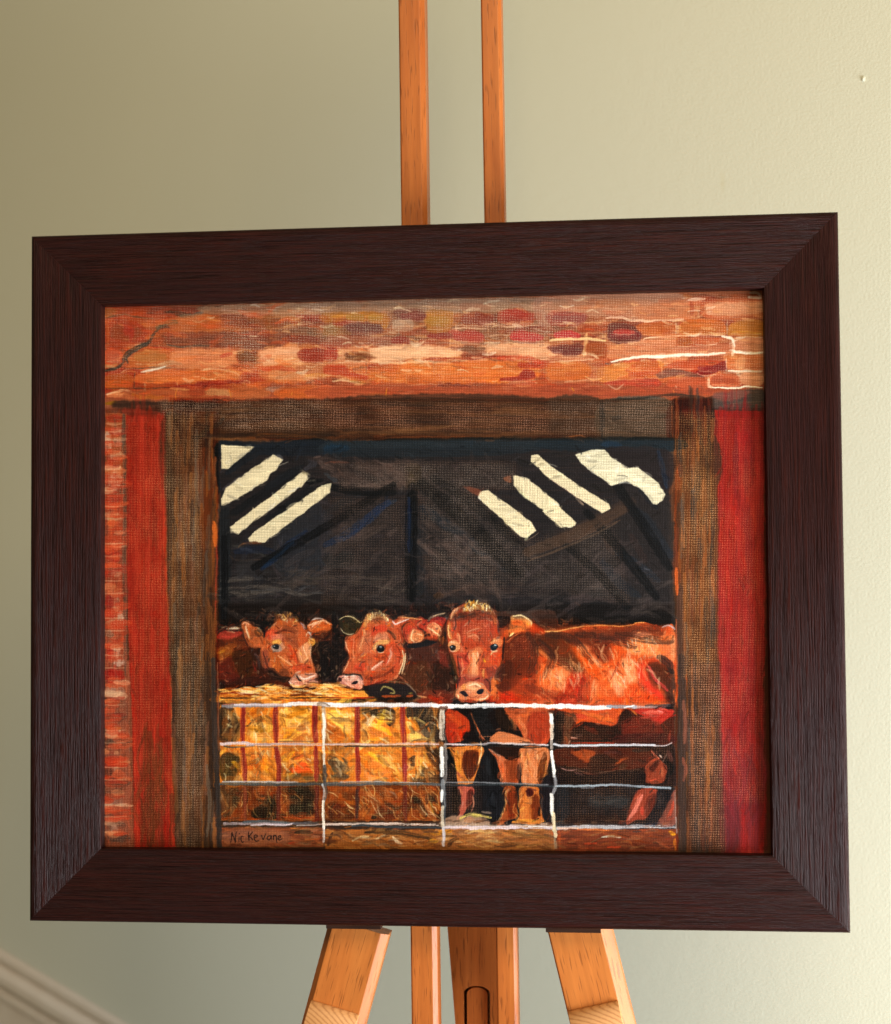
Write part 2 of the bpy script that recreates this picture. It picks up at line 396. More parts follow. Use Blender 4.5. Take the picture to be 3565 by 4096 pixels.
p('A', 'a03a22', '1590,500 1792,480 1792,580 1600,585', .9, 8)
s('A', 'e4e0da', 22, '330,668 420,655 480,632 530,615', .9)
s('A', 'efe6dc', 14, '320,675 390,680', .9)
s('A', 'c8b098', 36, '430,630 560,600 640,600', .6)
s('A', '5a5450', 9, '190,640 300,642 460,632 560,640', .7)
p('A', 'b4502c', '42,660 320,655 330,760 42,800', .8, 12)
p('A', 'c4803c', '42,700 240,690 240,790 42,795', .7, 10)
s('A', '5e4a42', 16, '275,680 270,790', .7)
p('A', 'e09658', '310,690 700,650 1090,660 1140,740 800,740 320,760', .85, 12)
sc('A', 'f0c898 d0692e e8a468 c05028', '310,680 1090,655 1130,735 320,760', 50, 130, 12, 2, 8, .6)
s('A', 'f2d4b8', 14, '800,655 950,650 1080,680 1130,735', .8)
p('A', 'b45030', '1130,680 1320,670 1320,740 1140,745', .7, 12)
p('A', 'dba070', '1320,620 1792,610 1792,720 1320,730', .7, 14)
s('A', 'c8502c', 34, '1290,650 1420,640 1560,660', .6)
s('A', 'd8a048', 26, '1640,700 1792,690', .6)
s('A', '9c3428', 34, '600,790 800,775 1000,750 1180,745', .8)
s('A', '8a3a34', 18, '500,800 760,790 900,765', .7)
s('A', '55504e', 10, '45,805 200,800 400,800 560,796', .7)
s('A', 'f6dcc0', 18, '50,850 130,830 190,815 250,830', .85)
s('A', 'e8a070', 36, '60,860 180,850 230,870', .6)
p('A', 'b06a48', '250,820 850,800 850,880 250,890', .85, 10)
s('A', 'c07c30', 30, '260,850 340,870 500,870', .5)
p('A', '9f4c34', '700,790 850,800 820,860 720,860', .7, 10)
s('A', 'c8a478', 60, '850,830 980,830 1040,840', .7)
p('A', 'b8744c', '1060,790 1320,790 1330,870 1060,880', .8, 10)
s('A', 'b49488', 36, '1330,810 1450,800', .8)
p('A', 'c8703c', '1420,800 1792,780 1792,870 1430,870', .8, 12)
s('A', 'e0a048', 7, '612,800 600,860 608,910', .9)
s('A', 'e0a048', 7, '1025,800 1040,860 1046,890', .9)
s('A', 'e0a048', 6, '1528,830 1522,855', .9)
s('A', '9a7420', 30, '50,920 130,915', .7)
# tile B top middle
p('B', 'a38a78', '0,118 1792,85 1792,180 1400,190 900,200 500,190 0,200', .9, 10)
sc('B', 'c8bcae b09a88 8c7466 d0b8a0', '0,120 1790,90 1790,180 0,195', 70, 120, 14, 0, 5, .5)
p('B', 'b8863c', '0,205 450,200 500,290 420,330 280,260 0,275', .85, 12)
s('B', 'd0a048', 26, '50,232 180,228 240,240', .6)
s('B', 'd0a048', 26, '320,230 430,232', .6)
p('B', '7f5550', '540,195 620,165 760,170 800,210 760,262 620,250', .9, 10)
p('B', '8a3a30', '660,190 780,195 780,250 690,250', .7, 10)
p('B', '7a4844', '120,330 210,280 350,272 450,310 440,360 200,380', .9, 10)
p('B', '9c7c50', '0,300 120,300 200,370 0,380', .7, 14)
p('B', 'b4a294', '550,262 690,262 690,340 550,340', .8, 10)
p('B', 'b8843c', '800,190 1000,190 1020,260 980,350 830,350', .85, 12)
sc('B', 'd8a850 a87430', '800,190 1010,190 990,340 820,345', 18, 80, 14, 90, 15, .5)
p('B', '9c5a3c', '1080,230 1180,190 1320,215 1335,290 1200,312 1100,290', .95, 7)
p('B', '84382e', '1200,200 1330,230 1330,280 1220,300', .75, 8)
p('B', 'a8573c', '1370,250 1400,180 1560,165 1640,215 1660,270 1600,300 1420,290', .95, 6)
p('B', 'b02c28', '1400,190 1540,172 1620,220 1560,240', .75, 8)
p('B', '8a3a34', '1440,240 1640,230 1600,285 1460,280', .6, 8)
p('B', 'b08a7c', '1660,100 1792,95 1792,300 1700,290', .8, 12)
s('B', 'd8bca4', 14, '1010,330 1100,318 1200,325 1280,325', .8)
s('B', 'd8bca4', 14, '1340,300 1500,310 1640,300 1700,300', .8)
p('B', 'a06a58', '0,395 520,390 560,440 400,460 0,450', .8, 14)
s('B', '8d3226', 54, '550,415 650,405', .85, .2, .8)
s('B', '8e2c22', 44, '820,380 900,388 1000,385', .85, .2, .7)
p('B', 'b0463c', '1010,370 1100,345 1200,345 1270,390 1240,430 1060,420', .9, 8)
p('B', 'c04a40', '1470,390 1500,345 1600,345 1700,370 1735,410 1640,430 1500,415', .95, 6)
p('B', 'a02028', '1560,352 1700,385 1700,420 1620,400', .7, 8)
s('B', '98706a', 14, '1500,430 1640,440 1740,435', .6)
s('B', 'b09084', 14, '780,440 1000,438 1280,440 1460,420', .6)
p('B', 'f0cfae', '380,480 800,455 1060,500 1060,540 700,560 400,590 360,520', .9, 12)
sc('B', 'fbeedd f0c8a0 e0a888', '0,470 1070,460 1060,600 0,600', 50, 130, 14, 0, 8, .6)
p('B', '8a5030', '160,520 320,520 400,560 240,575', .8, 14)
p('B', 'b8412c', '0,485 90,490 90,570 0,580', .9, 10)
p('B', '84503c', '1080,470 1240,460 1300,500 1200,530 1090,500', .75, 14)
p('B', 'ecc4a0', '1240,460 1792,450 1792,560 1300,520', .8, 14)
sc('B', 'f8e4cc e8a880 d88058', '1250,460 1790,460 1790,570 1300,540', 34, 100, 14, 5, 15, .6)
s('B', 'a03a24', 12, '780,572 950,560 1160,570 1300,555 1500,548', .8)
s('B', 'd85a38', 40, '1380,560 1600,560 1720,600', .6)
s('B', 'fae2c4', 18, '360,590 560,600 800,590 1000,600', .7)
p('B', 'e08a44', '400,620 1000,600 1500,590 1700,640 1600,740 1000,760 400,740', .75, 18)
sc('B', 'e8b070 d8622c f0a050 c8502a', '200,610 1700,600 1650,750 200,750', 110, 130, 14, 0, 8, .55)
p('B', 'b83e24', '1540,600 1650,598 1690,630 1560,640', .85, 8)
p('B', 'a02e20', '1380,740 1540,700 1570,655 1650,655 1672,690 1640,725 1540,745', .95, 6)
p('B', 'c04a28', '0,620 140,620 190,670 330,700 320,735 160,700 0,680', .75, 10)
s('B', 'e4dcc4', 18, '60,745 150,735 270,765', .6)
s('B', 'c0a468', 20, '200,740 320,760', .6)
p('B', 'b05f42', '0,775 900,770 1792,765 1792,880 0,880', .85, 10)
sc('B', 'c07a5c a04a38 8e4840 c86a40', '0,775 1790,770 1790,870 0,870', 60, 150, 22, 0, 5, .5)
s('B', '7a3a38', 18, '900,780 1100,775 1160,790', .7)
s('B', 'e0a030', 7, '492,800 484,840 486,878', .9)
p('B', 'c88048', '360,850 520,850 520,890 360,885', .5, 14)
# tile C top right
p('C', 'b58a74', '0,70 1000,40 1000,230 300,230 0,220', .8, 12)
sc('C', 'd8c0ac a87a66 c09884', '0,70 1000,50 1000,220 0,230', 50, 90, 14, 0, 20, .5)
p('C', '9a4c44', '0,200 270,200 280,270 180,300 0,290', .85, 12)
s('C', 'b04a40', 26, '30,215 250,205', .6)
p('C', 'c8403c', '30,370 90,340 180,345 238,375 180,405 60,410', .95, 6)
p('C', '6a3438', '460,360 480,280 620,290 700,330 720,390 690,430 560,445 470,420', .9, 8)
p('C', 'c04238', '490,350 560,325 640,335 690,360 640,380 520,385', .9, 8)
p('C', '8e242c', '560,370 700,360 700,395 600,400', .7, 8)
s('C', '8a6068', 16, '700,350 722,390 680,430 560,440', .7)
s('C', 'f4d8a0', 24, '0,420 120,408 280,405 440,420', .95, .1, .4)
s('C', 'e8c898', 30, '290,370 280,450 270,540', .85)
p('C', '7a3430', '0,460 250,450 240,530 120,545 90,500 0,500', .85, 10)
p('C', 'a8562a', '290,440 440,450 460,540 400,570 300,540', .9, 8)
p('C', 'c98a64', '700,150 1160,110 1150,230 980,260 700,240', .7, 14)
s('C', 'a04a30', 34, '1130,120 1130,210', .7)
s('C', 'f0dccc', 18, '450,240 560,235 660,262 900,262 1060,250', .85)
s('C', 'faeee0', 26, '1100,95 1230,88', .8)
p('C', 'c07048', '1240,110 1690,95 1690,240 1250,240', .8, 8)
p('C', 'e0bca0', '1250,130 1500,115 1690,110 1690,200 1300,220', .7, 12)
s('C', 'e8e4e0', 22, '1580,75 1680,80', .9)
p('C', 'c8743a', '700,290 980,275 1000,350 980,385 740,370', .95, 6)
p('C', 'a8522c', '860,300 990,290 990,370 900,375', .6, 10)
s('C', 'e8a050', 12, '730,320 960,318', .6)
s('C', 'd89050', 10, '760,355 900,360', .6)
p('C', 'c87a38', '1030,340 1040,280 1150,250 1360,260 1400,320 1380,375 1060,372', .95, 6)
s('C', 'a8600c', 22, '1060,340 1200,345 1300,360', .6)
s('C', 'e8b078', 14, '1080,290 1340,300', .5)
p('C', 'c88a3a', '1420,350 1440,290 1560,260 1690,265 1690,380 1440,380', .95, 6)
s('C', 'f4d060', 10, '1450,355 1560,350 1680,365', .8)
s('C', 'b06a20', 16, '1460,375 1600,378', .6)
s('C', 'd8bcae', 16, '1005,290 1000,370', .7)
s('C', 'b0a096', 14, '1412,260 1410,370', .7)
s('C', 'f0dcc8', 12, '740,440 760,400 900,390 1100,380 1380,380', .85)
s('C', 'fdf2e2', 22, '1370,385 1440,400 1470,430', .9)
s('C', 'f4e0cc', 12, '1480,400 1580,390 1690,395', .8)
p('C', 'd0906c', '720,420 1010,390 1010,520 820,530 500,570 470,500', .85, 10)
sc('C', 'e8b890 c06a40 d89468', '480,450 1000,400 1000,520 500,560', 36, 90, 16, -5, 15, .6)
p('C', 'b0581c', '1012,395 1130,400 1130,450 1080,470 1012,455', .95, 5)
p('C', 'c87048', '1145,395 1330,395 1330,440 1150,445', .9, 6)
p('C', 'd09070', '1020,470 1440,450 1440,520 1020,520', .8, 8)
p('C', 'd8a080', '1480,410 1690,400 1690,500 1480,500', .85, 8)
s('C', 'fffaf0', 26, '490,590 620,565 760,545 900,550 1000,535 1180,535 1390,520', .95, .1, .5)
s('C', 'fff6e8', 22, '1460,500 1560,520 1690,515', .95, .1, .4)
s('C', 'fdf0e0', 26, '1455,420 1460,480 1450,540', .8)
p('C', 'e09a54', '390,640 560,600 860,580 880,640 600,690 500,740 390,740', .9, 8)
p('C', 'c86434', '680,600 800,570 860,600 870,660 700,690 600,660', .85, 8)
sc('C', 'f0c088 d07838 e8a868', '390,620 860,590 860,690 400,740', 30, 90, 16, -5, 15, .55)
p('C', 'c65a34', '930,620 1050,585 1250,575 1390,590 1380,650 1200,670 1000,650', .9, 7)
p('C', '8a1c24', '1160,670 1260,640 1390,580 1390,640 1300,680 1200,688', .95, 5)
s('C', 'f8ead8', 12, '1170,680 1230,700 1330,690', .8)
s('C', 'fff8f0', 14, '1405,560 1404,660', .9)
p('C', 'd88a58', '1440,560 1690,545 1690,650 1430,650', .9, 7)
p('C', 'f0c8a0', '1480,560 1560,560 1540,640 1480,640', .6, 10)
s('C', 'fdf0e2', 22, '1420,660 1500,665 1690,665', .85)
s('C', 'f4d8c0', 22, '1490,670 1510,720 1515,770', .8)
p('C', 'c8704c', '1280,700 1480,690 1510,770 1300,780', .9, 7)
p('C', 'e0a884', '1530,680 1690,680 1690,770 1530,770', .9, 8)
s('C', 'f8ecd8', 26, '1260,720 1260,780 1300,790', .7)
s('C', 'fff2dc', 12, '1300,793 1480,800 1560,785 1690,795', .95, .1)
p('C', '8a6058', '840,690 920,660 1050,655 1220,700 1180,715 1000,700 880,720', .85, 6)
p('C', 'c06848', '930,740 1050,715 1230,720 1250,800 1180,840 960,800', .9, 8)
p('C', 'b85040', '430,760 640,730 850,730 860,790 640,790', .8, 10)
p('C', 'a65840', '0,770 860,790 1230,800 1250,845 600,870 0,870', .85, 12)
sc('C', 'bc6a50 94443a a85a48 d08048', '0,770 1230,780 1230,850 0,860', 50, 110, 20, 0, 6, .5)
s('C', 'e0a030', 7, '170,795 190,825', .9)
s('C', 'e08848', 7, '980,815 990,840', .9)
s('C', 'e8d0c0', 10, '1000,780 1010,800', .8)
p('C', 'b87858', '0,560 390,560 380,740 0,740', .5, 14)
p('C', 'd8843c', '0,600 280,600 300,720 0,720', .7, 14)
sc('C', 'e8b080 d07030 f0c898', '0,570 400,570 400,740 0,740', 36, 90, 16, 0, 12, .55)
s('C', 'fae0c4', 12, '0,590 180,580 350,570', .8)
s('C', '6a7078', 12, '440,600 480,610', .8)
p('C', 'b06038', '260,390 300,380 300,560 260,560', .0, 8)

# courses of brick: joints and odd bricks
def courses():
    r = np.random.default_rng(21); pal = 'a03a28 8a3424 b0502c c0642c 9a4a34 7c3a34 c8783c b8442c'.split()
    top = lambda x: 616-(x-205)*.0225
    for k in range(7):
        f = k/7.
        x = 205-r.random()*50; y_of = lambda x, k=k: top(x)+4+(k+.5)*24.5*(1+.012*math.sin(x/130.))*(1-.04*(x-205)/1330)
        while x < 1535:
            L = 52+r.random()*22; y = y_of(x)
            if r.random() < (.62 if k not in (3, 4) else .4): s('o', pal[r.integers(8)], 15+4*r.random(), [(x+9, y), (x+L/2, y_of(x+L/2)), (x+L-9, y_of(x+L))], .28+.42*r.random(), .35, .15)
            if r.random() < .6: s('o', ['e8c4a0', 'c8a890', 'f4dcc0', '9a6a54'][r.integers(4)], 2.6, [(x, y-10), (x+1, y+10)], .35+.3*r.random(), .4, .2)
            if r.random() < .75: s('o', ['e8c8a8', 'd8b498', 'f8e4cc', '7c5c50'][r.integers(4)], 2.6+1.5*r.random(), [(x+3, y+12.2), (x+L/2, y_of(x+L/2)+12+r.normal()), (x+L, y_of(x+L)+12)], .3+.35*r.random(), .5, .3)
            x += L
def bricks_again():
    p('A', 'b8582f', '40,160 560,160 600,260 440,340 280,450 40,470', .95, 14)
    p('A', 'c89254', '40,170 128,168 128,215 40,240', .9, 8)
    p('A', 'c9662e', '140,165 390,162 380,198 260,225 140,205', .9, 8)
    p('A', '9a5540', '400,165 760,160 740,215 420,210', .85, 12)
    s('A', '45423c', 26, '510,190 600,195 700,215', .8)
    s('A', '4c4a44', 20, '600,215 660,222 720,205', .7)
    s('A', '6c7a84', 30, '640,225 740,218 800,200 826,165', .8)
    s('A', '6f6c60', 18, '45,242 130,222 200,214 280,232 420,248', .8)
    s('A', 'b06a44', 26, '180,245 320,255 450,240 600,225', .7)
    p('A', '98603e', '110,300 260,290 330,370 240,430 90,400', .7, 14)
    s('A', 'c23a2a', 40, '190,300 240,340 245,420', .75)
    s('A', 'd0823e', 30, '50,270 60,360 60,460', .6)
    p('A', 'b88254', '300,270 480,260 470,320 400,340', .7, 14)
    p('A', 'bf7e48', '570,240 860,210 1000,240 1190,300 1160,352 620,345', .85, 14)
    s('A', '7f8272', 44, '450,315 530,280 610,275', .8)
    p('A', 'a3623a', '430,345 560,340 560,450 400,440 390,400', .8, 10)
    s('A', 'b8402a', 34, '545,370 550,430', .8)
    p('A', 'b8a08a', '840,150 1792,125 1792,205 1250,215 960,215 850,200', .95, 10)
    p('A', '8a5038', '960,225 1200,215 1300,300 1190,330 1000,290', .7, 16)
    p('A', '9b7048', '1180,240 1560,225 1580,300 1330,320', .75, 16)
    p('A', 'a2402e', '1560,225 1792,220 1792,262 1650,262', .8, 12)
    p('A', '8d5c4c', '560,362 1200,350 1500,380 1400,480 1000,480 560,450', .85, 16)
    p('A', '8c3a24', '1480,385 1700,390 1792,420 1700,450 1480,430', .8, 10)
    s('A', '6f6f70', 14, '530,452 640,470 760,462 870,462', .8)
    s('A', 'd29060', 8, '620,448 760,446', .6)
    p('A', 'c8834a', '230,610 260,540 400,482 540,490 572,560 540,612 300,634', .95, 8)
    s('A', 'c8502e', 12, '390,478 480,474 560,490', .7)
    p('A', 'cf6f4c', '42,498 150,498 185,545 185,590 42,600', .95, 6)
    s('A', 'e0a080', 12, '60,585 120,570 170,590', .6)
    s('A', '3c4044', 28, '180,570 210,520 290,475 380,440 420,380 430,350', .9, .2)
    s('A', '4a5a66', 18, '220,600 210,550 300,490 370,440', .7)
    s('A', '27241f', 30, '46,660 100,648 150,625', .95, .1, .3)
    s('A', '5f6e66', 22, '440,345 480,310 530,290', .6)
    p('A', 'e2ac84', '575,520 830,490 1070,490 1090,600 830,640 600,630', .9, 10)
    s('A', 'c03a2a', 34, '960,545 1050,520', .6)
    p('A', '8a4a20', '1090,510 1260,510 1262,600 1110,600', .85, 8)
    p('A', 'ecc4a4', '1265,510 1560,470 1600,600 1270,600', .85, 12)
    p('A', 'a03a22', '1590,500 1792,480 1792,580 1600,585', .9, 8)
    s('A', 'e4e0da', 22, '330,668 420,655 480,632 530,615', .9)
    s('A', 'efe6dc', 14, '320,675 390,680', .9)
    s('A', 'c8b098', 36, '430,630 560,600 640,600', .6)
    s('A', '5a5450', 9, '190,640 300,642 460,632 560,640', .7)
    p('A', 'b4502c', '42,660 320,655 330,760 42,800', .8, 12)
    p('A', 'c4803c', '42,700 240,690 240,790 42,795', .7, 10)
    s('A', '5e4a42', 16, '275,680 270,790', .7)
    p('A', 'e09658', '310,690 700,650 1090,660 1140,740 800,740 320,760', .85, 12)
    s('A', 'f2d4b8', 14, '800,655 950,650 1080,680 1130,735', .8)
    p('A', 'b45030', '1130,680 1320,670 1320,740 1140,745', .7, 12)
    p('A', 'dba070', '1320,620 1792,610 1792,720 1320,730', .7, 14)
    s('A', 'c8502c', 34, '1290,650 1420,640 1560,660', .6)
    s('A', 'd8a048', 26, '1640,700 1792,690', .6)
    s('A', '9c3428', 34, '600,790 800,775 1000,750 1180,745', .8)
    s('A', '8a3a34', 18, '500,800 760,790 900,765', .7)
    s('A', '55504e', 10, '45,805 200,800 400,800 560,796', .7)
    s('A', 'f6dcc0', 18, '50,850 130,830 190,815 250,830', .85)
    s('A', 'e8a070', 36, '60,860 180,850 230,870', .6)
    p('A', 'b06a48', '250,820 850,800 850,880 250,890', .85, 10)
    s('A', 'c07c30', 30, '260,850 340,870 500,870', .5)
    p('A', '9f4c34', '700,790 850,800 820,860 720,860', .7, 10)
    s('A', 'c8a478', 60, '850,830 980,830 1040,840', .7)
    p('A', 'b8744c', '1060,790 1320,790 1330,870 1060,880', .8, 10)
    s('A', 'b49488', 36, '1330,810 1450,800', .8)
    p('A', 'c8703c', '1420,800 1792,780 1792,870 1430,870', .8, 12)
    s('A', 'e0a048', 7, '612,800 600,860 608,910', .9)
    s('A', 'e0a048', 7, '1025,800 1040,860 1046,890', .9)
    s('A', 'e0a048', 6, '1528,830 1522,855', .9)
    s('A', '9a7420', 30, '50,920 130,915', .7)
    p('B', 'a38a78', '0,118 1792,85 1792,180 1400,190 900,200 500,190 0,200', .9, 10)
    p('B', 'b8863c', '0,205 450,200 500,290 420,330 280,260 0,275', .85, 12)
    s('B', 'd0a048', 26, '50,232 180,228 240,240', .6)
    s('B', 'd0a048', 26, '320,230 430,232', .6)
    p('B', '7f5550', '540,195 620,165 760,170 800,210 760,262 620,250', .9, 10)
    p('B', '8a3a30', '660,190 780,195 780,250 690,250', .7, 10)
    p('B', '7a4844', '120,330 210,280 350,272 450,310 440,360 200,380', .9, 10)
    p('B', '9c7c50', '0,300 120,300 200,370 0,380', .7, 14)
    p('B', 'b4a294', '550,262 690,262 690,340 550,340', .8, 10)
    p('B', 'b8843c', '800,190 1000,190 1020,260 980,350 830,350', .85, 12)
    p('B', '9c5a3c', '1080,230 1180,190 1320,215 1335,290 1200,312 1100,290', .95, 7)
    p('B', '84382e', '1200,200 1330,230 1330,280 1220,300', .75, 8)
    p('B', 'a8573c', '1370,250 1400,180 1560,165 1640,215 1660,270 1600,300 1420,290', .95, 6)
    p('B', 'b02c28', '1400,190 1540,172 1620,220 1560,240', .75, 8)
    p('B', '8a3a34', '1440,240 1640,230 1600,285 1460,280', .6, 8)
    p('B', 'b08a7c', '1660,100 1792,95 1792,300 1700,290', .8, 12)
    s('B', 'd8bca4', 14, '1010,330 1100,318 1200,325 1280,325', .8)
    s('B', 'd8bca4', 14, '1340,300 1500,310 1640,300 1700,300', .8)
    p('B', 'a06a58', '0,395 520,390 560,440 400,460 0,450', .8, 14)
    s('B', '8d3226', 54, '550,415 650,405', .85, .2, .8)
    s('B', '8e2c22', 44, '820,380 900,388 1000,385', .85, .2, .7)
    p('B', 'b0463c', '1010,370 1100,345 1200,345 1270,390 1240,430 1060,420', .9, 8)
    p('B', 'c04a40', '1470,390 1500,345 1600,345 1700,370 1735,410 1640,430 1500,415', .95, 6)
    p('B', 'a02028', '1560,352 1700,385 1700,420 1620,400', .7, 8)
    s('B', '98706a', 14, '1500,430 1640,440 1740,435', .6)
    s('B', 'b09084', 14, '780,440 1000,438 1280,440 1460,420', .6)
    p('B', 'f0cfae', '380,480 800,455 1060,500 1060,540 700,560 400,590 360,520', .9, 12)
    p('B', '8a5030', '160,520 320,520 400,560 240,575', .8, 14)
    p('B', 'b8412c', '0,485 90,490 90,570 0,580', .9, 10)
    p('B', '84503c', '1080,470 1240,460 1300,500 1200,530 1090,500', .75, 14)
    p('B', 'ecc4a0', '1240,460 1792,450 1792,560 1300,520', .8, 14)
    s('B', 'a03a24', 12, '780,572 950,560 1160,570 1300,555 1500,548', .8)
    s('B', 'd85a38', 40, '1380,560 1600,560 1720,600', .6)
    s('B', 'fae2c4', 18, '360,590 560,600 800,590 1000,600', .7)
    p('B', 'e08a44', '400,620 1000,600 1500,590 1700,640 1600,740 1000,760 400,740', .75, 18)
    p('B', 'b83e24', '1540,600 1650,598 1690,630 1560,640', .85, 8)
    p('B', 'a02e20', '1380,740 1540,700 1570,655 1650,655 1672,690 1640,725 1540,745', .95, 6)
    p('B', 'c04a28', '0,620 140,620 190,670 330,700 320,735 160,700 0,680', .75, 10)
    s('B', 'e4dcc4', 18, '60,745 150,735 270,765', .6)
    s('B', 'c0a468', 20, '200,740 320,760', .6)
    p('B', 'b05f42', '0,775 900,770 1792,765 1792,880 0,880', .85, 10)
    s('B', '7a3a38', 18, '900,780 1100,775 1160,790', .7)
    s('B', 'e0a030', 7, '492,800 484,840 486,878', .9)
    p('B', 'c88048', '360,850 520,850 520,890 360,885', .5, 14)
    p('C', 'b58a74', '0,70 1000,40 1000,230 300,230 0,220', .8, 12)
    p('C', '9a4c44', '0,200 270,200 280,270 180,300 0,290', .85, 12)
    s('C', 'b04a40', 26, '30,215 250,205', .6)
    p('C', 'c8403c', '30,370 90,340 180,345 238,375 180,405 60,410', .95, 6)
    p('C', '6a3438', '460,360 480,280 620,290 700,330 720,390 690,430 560,445 470,420', .9, 8)
    p('C', 'c04238', '490,350 560,325 640,335 690,360 640,380 520,385', .9, 8)
    p('C', '8e242c', '560,370 700,360 700,395 600,400', .7, 8)
    s('C', '8a6068', 16, '700,350 722,390 680,430 560,440', .7)
    s('C', 'f4d8a0', 24, '0,420 120,408 280,405 440,420', .95, .1, .4)
    s('C', 'e8c898', 30, '290,370 280,450 270,540', .85)
    p('C', '7a3430', '0,460 250,450 240,530 120,545 90,500 0,500', .85, 10)
    p('C', 'a8562a', '290,440 440,450 460,540 400,570 300,540', .9, 8)
    p('C', 'c98a64', '700,150 1160,110 1150,230 980,260 700,240', .7, 14)
    s('C', 'a04a30', 34, '1130,120 1130,210', .7)
    s('C', 'f0dccc', 18, '450,240 560,235 660,262 900,262 1060,250', .85)
    s('C', 'faeee0', 26, '1100,95 1230,88', .8)
    p('C', 'c07048', '1240,110 1690,95 1690,240 1250,240', .8, 8)
    p('C', 'e0bca0', '1250,130 1500,115 1690,110 1690,200 1300,220', .7, 12)
    s('C', 'e8e4e0', 22, '1580,75 1680,80', .9)
    p('C', 'c8743a', '700,290 980,275 1000,350 980,385 740,370', .95, 6)
    p('C', 'a8522c', '860,300 990,290 990,370 900,375', .6, 10)
    s('C', 'e8a050', 12, '730,320 960,318', .6)
    s('C', 'd89050', 10, '760,355 900,360', .6)
    p('C', 'c87a38', '1030,340 1040,280 1150,250 1360,260 1400,320 1380,375 1060,372', .95, 6)
    s('C', 'a8600c', 22, '1060,340 1200,345 1300,360', .6)
    s('C', 'e8b078', 14, '1080,290 1340,300', .5)
    p('C', 'c88a3a', '1420,350 1440,290 1560,260 1690,265 1690,380 1440,380', .95, 6)
    s('C', 'f4d060', 10, '1450,355 1560,350 1680,365', .8)
    s('C', 'b06a20', 16, '1460,375 1600,378', .6)
    s('C', 'd8bcae', 16, '1005,290 1000,370', .7)
    s('C', 'b0a096', 14, '1412,260 1410,370', .7)
    s('C', 'f0dcc8', 12, '740,440 760,400 900,390 1100,380 1380,380', .85)
    s('C', 'fdf2e2', 22, '1370,385 1440,400 1470,430', .9)
    s('C', 'f4e0cc', 12, '1480,400 1580,390 1690,395', .8)
    p('C', 'd0906c', '720,420 1010,390 1010,520 820,530 500,570 470,500', .85, 10)
    p('C', 'b0581c', '1012,395 1130,400 1130,450 1080,470 1012,455', .95, 5)
    p('C', 'c87048', '1145,395 1330,395 1330,440 1150,445', .9, 6)
    p('C', 'd09070', '1020,470 1440,450 1440,520 1020,520', .8, 8)
    p('C', 'd8a080', '1480,410 1690,400 1690,500 1480,500', .85, 8)
    s('C', 'fffaf0', 26, '490,590 620,565 760,545 900,550 1000,535 1180,535 1390,520', .95, .1, .5)
    s('C', 'fff6e8', 22, '1460,500 1560,520 1690,515', .95, .1, .4)
    s('C', 'fdf0e0', 26, '1455,420 1460,480 1450,540', .8)
    p('C', 'e09a54', '390,640 560,600 860,580 880,640 600,690 500,740 390,740', .9, 8)
    p('C', 'c86434', '680,600 800,570 860,600 870,660 700,690 600,660', .85, 8)
    p('C', 'c65a34', '930,620 1050,585 1250,575 1390,590 1380,650 1200,670 1000,650', .9, 7)
    p('C', '8a1c24', '1160,670 1260,640 1390,580 1390,640 1300,680 1200,688', .95, 5)
    s('C', 'f8ead8', 12, '1170,680 1230,700 1330,690', .8)
    s('C', 'fff8f0', 14, '1405,560 1404,660', .9)
    p('C', 'd88a58', '1440,560 1690,545 1690,650 1430,650', .9, 7)
    p('C', 'f0c8a0', '1480,560 1560,560 1540,640 1480,640', .6, 10)
    s('C', 'fdf0e2', 22, '1420,660 1500,665 1690,665', .85)
    s('C', 'f4d8c0', 22, '1490,670 1510,720 1515,770', .8)
    p('C', 'c8704c', '1280,700 1480,690 1510,770 1300,780', .9, 7)
    p('C', 'e0a884', '1530,680 1690,680 1690,770 1530,770', .9, 8)
    s('C', 'f8ecd8', 26, '1260,720 1260,780 1300,790', .7)
    s('C', 'fff2dc', 12, '1300,793 1480,800 1560,785 1690,795', .95, .1)
    p('C', '8a6058', '840,690 920,660 1050,655 1220,700 1180,715 1000,700 880,720', .85, 6)
    p('C', 'c06848', '930,740 1050,715 1230,720 1250,800 1180,840 960,800', .9, 8)
    p('C', 'b85040', '430,760 640,730 850,730 860,790 640,790', .8, 10)
    p('C', 'a65840', '0,770 860,790 1230,800 1250,845 600,870 0,870', .85, 12)
    s('C', 'e0a030', 7, '170,795 190,825', .9)
    s('C', 'e08848', 7, '980,815 990,840', .9)
    s('C', 'e8d0c0', 10, '1000,780 1010,800', .8)
    p('C', 'b87858', '0,560 390,560 380,740 0,740', .5, 14)
    p('C', 'd8843c', '0,600 280,600 300,720 0,720', .7, 14)
    s('C', 'fae0c4', 12, '0,590 180,580 350,570', .8)
    s('C', '6a7078', 12, '440,600 480,610', .8)
    p('C', 'b06038', '260,390 300,380 300,560 260,560', .0, 8)
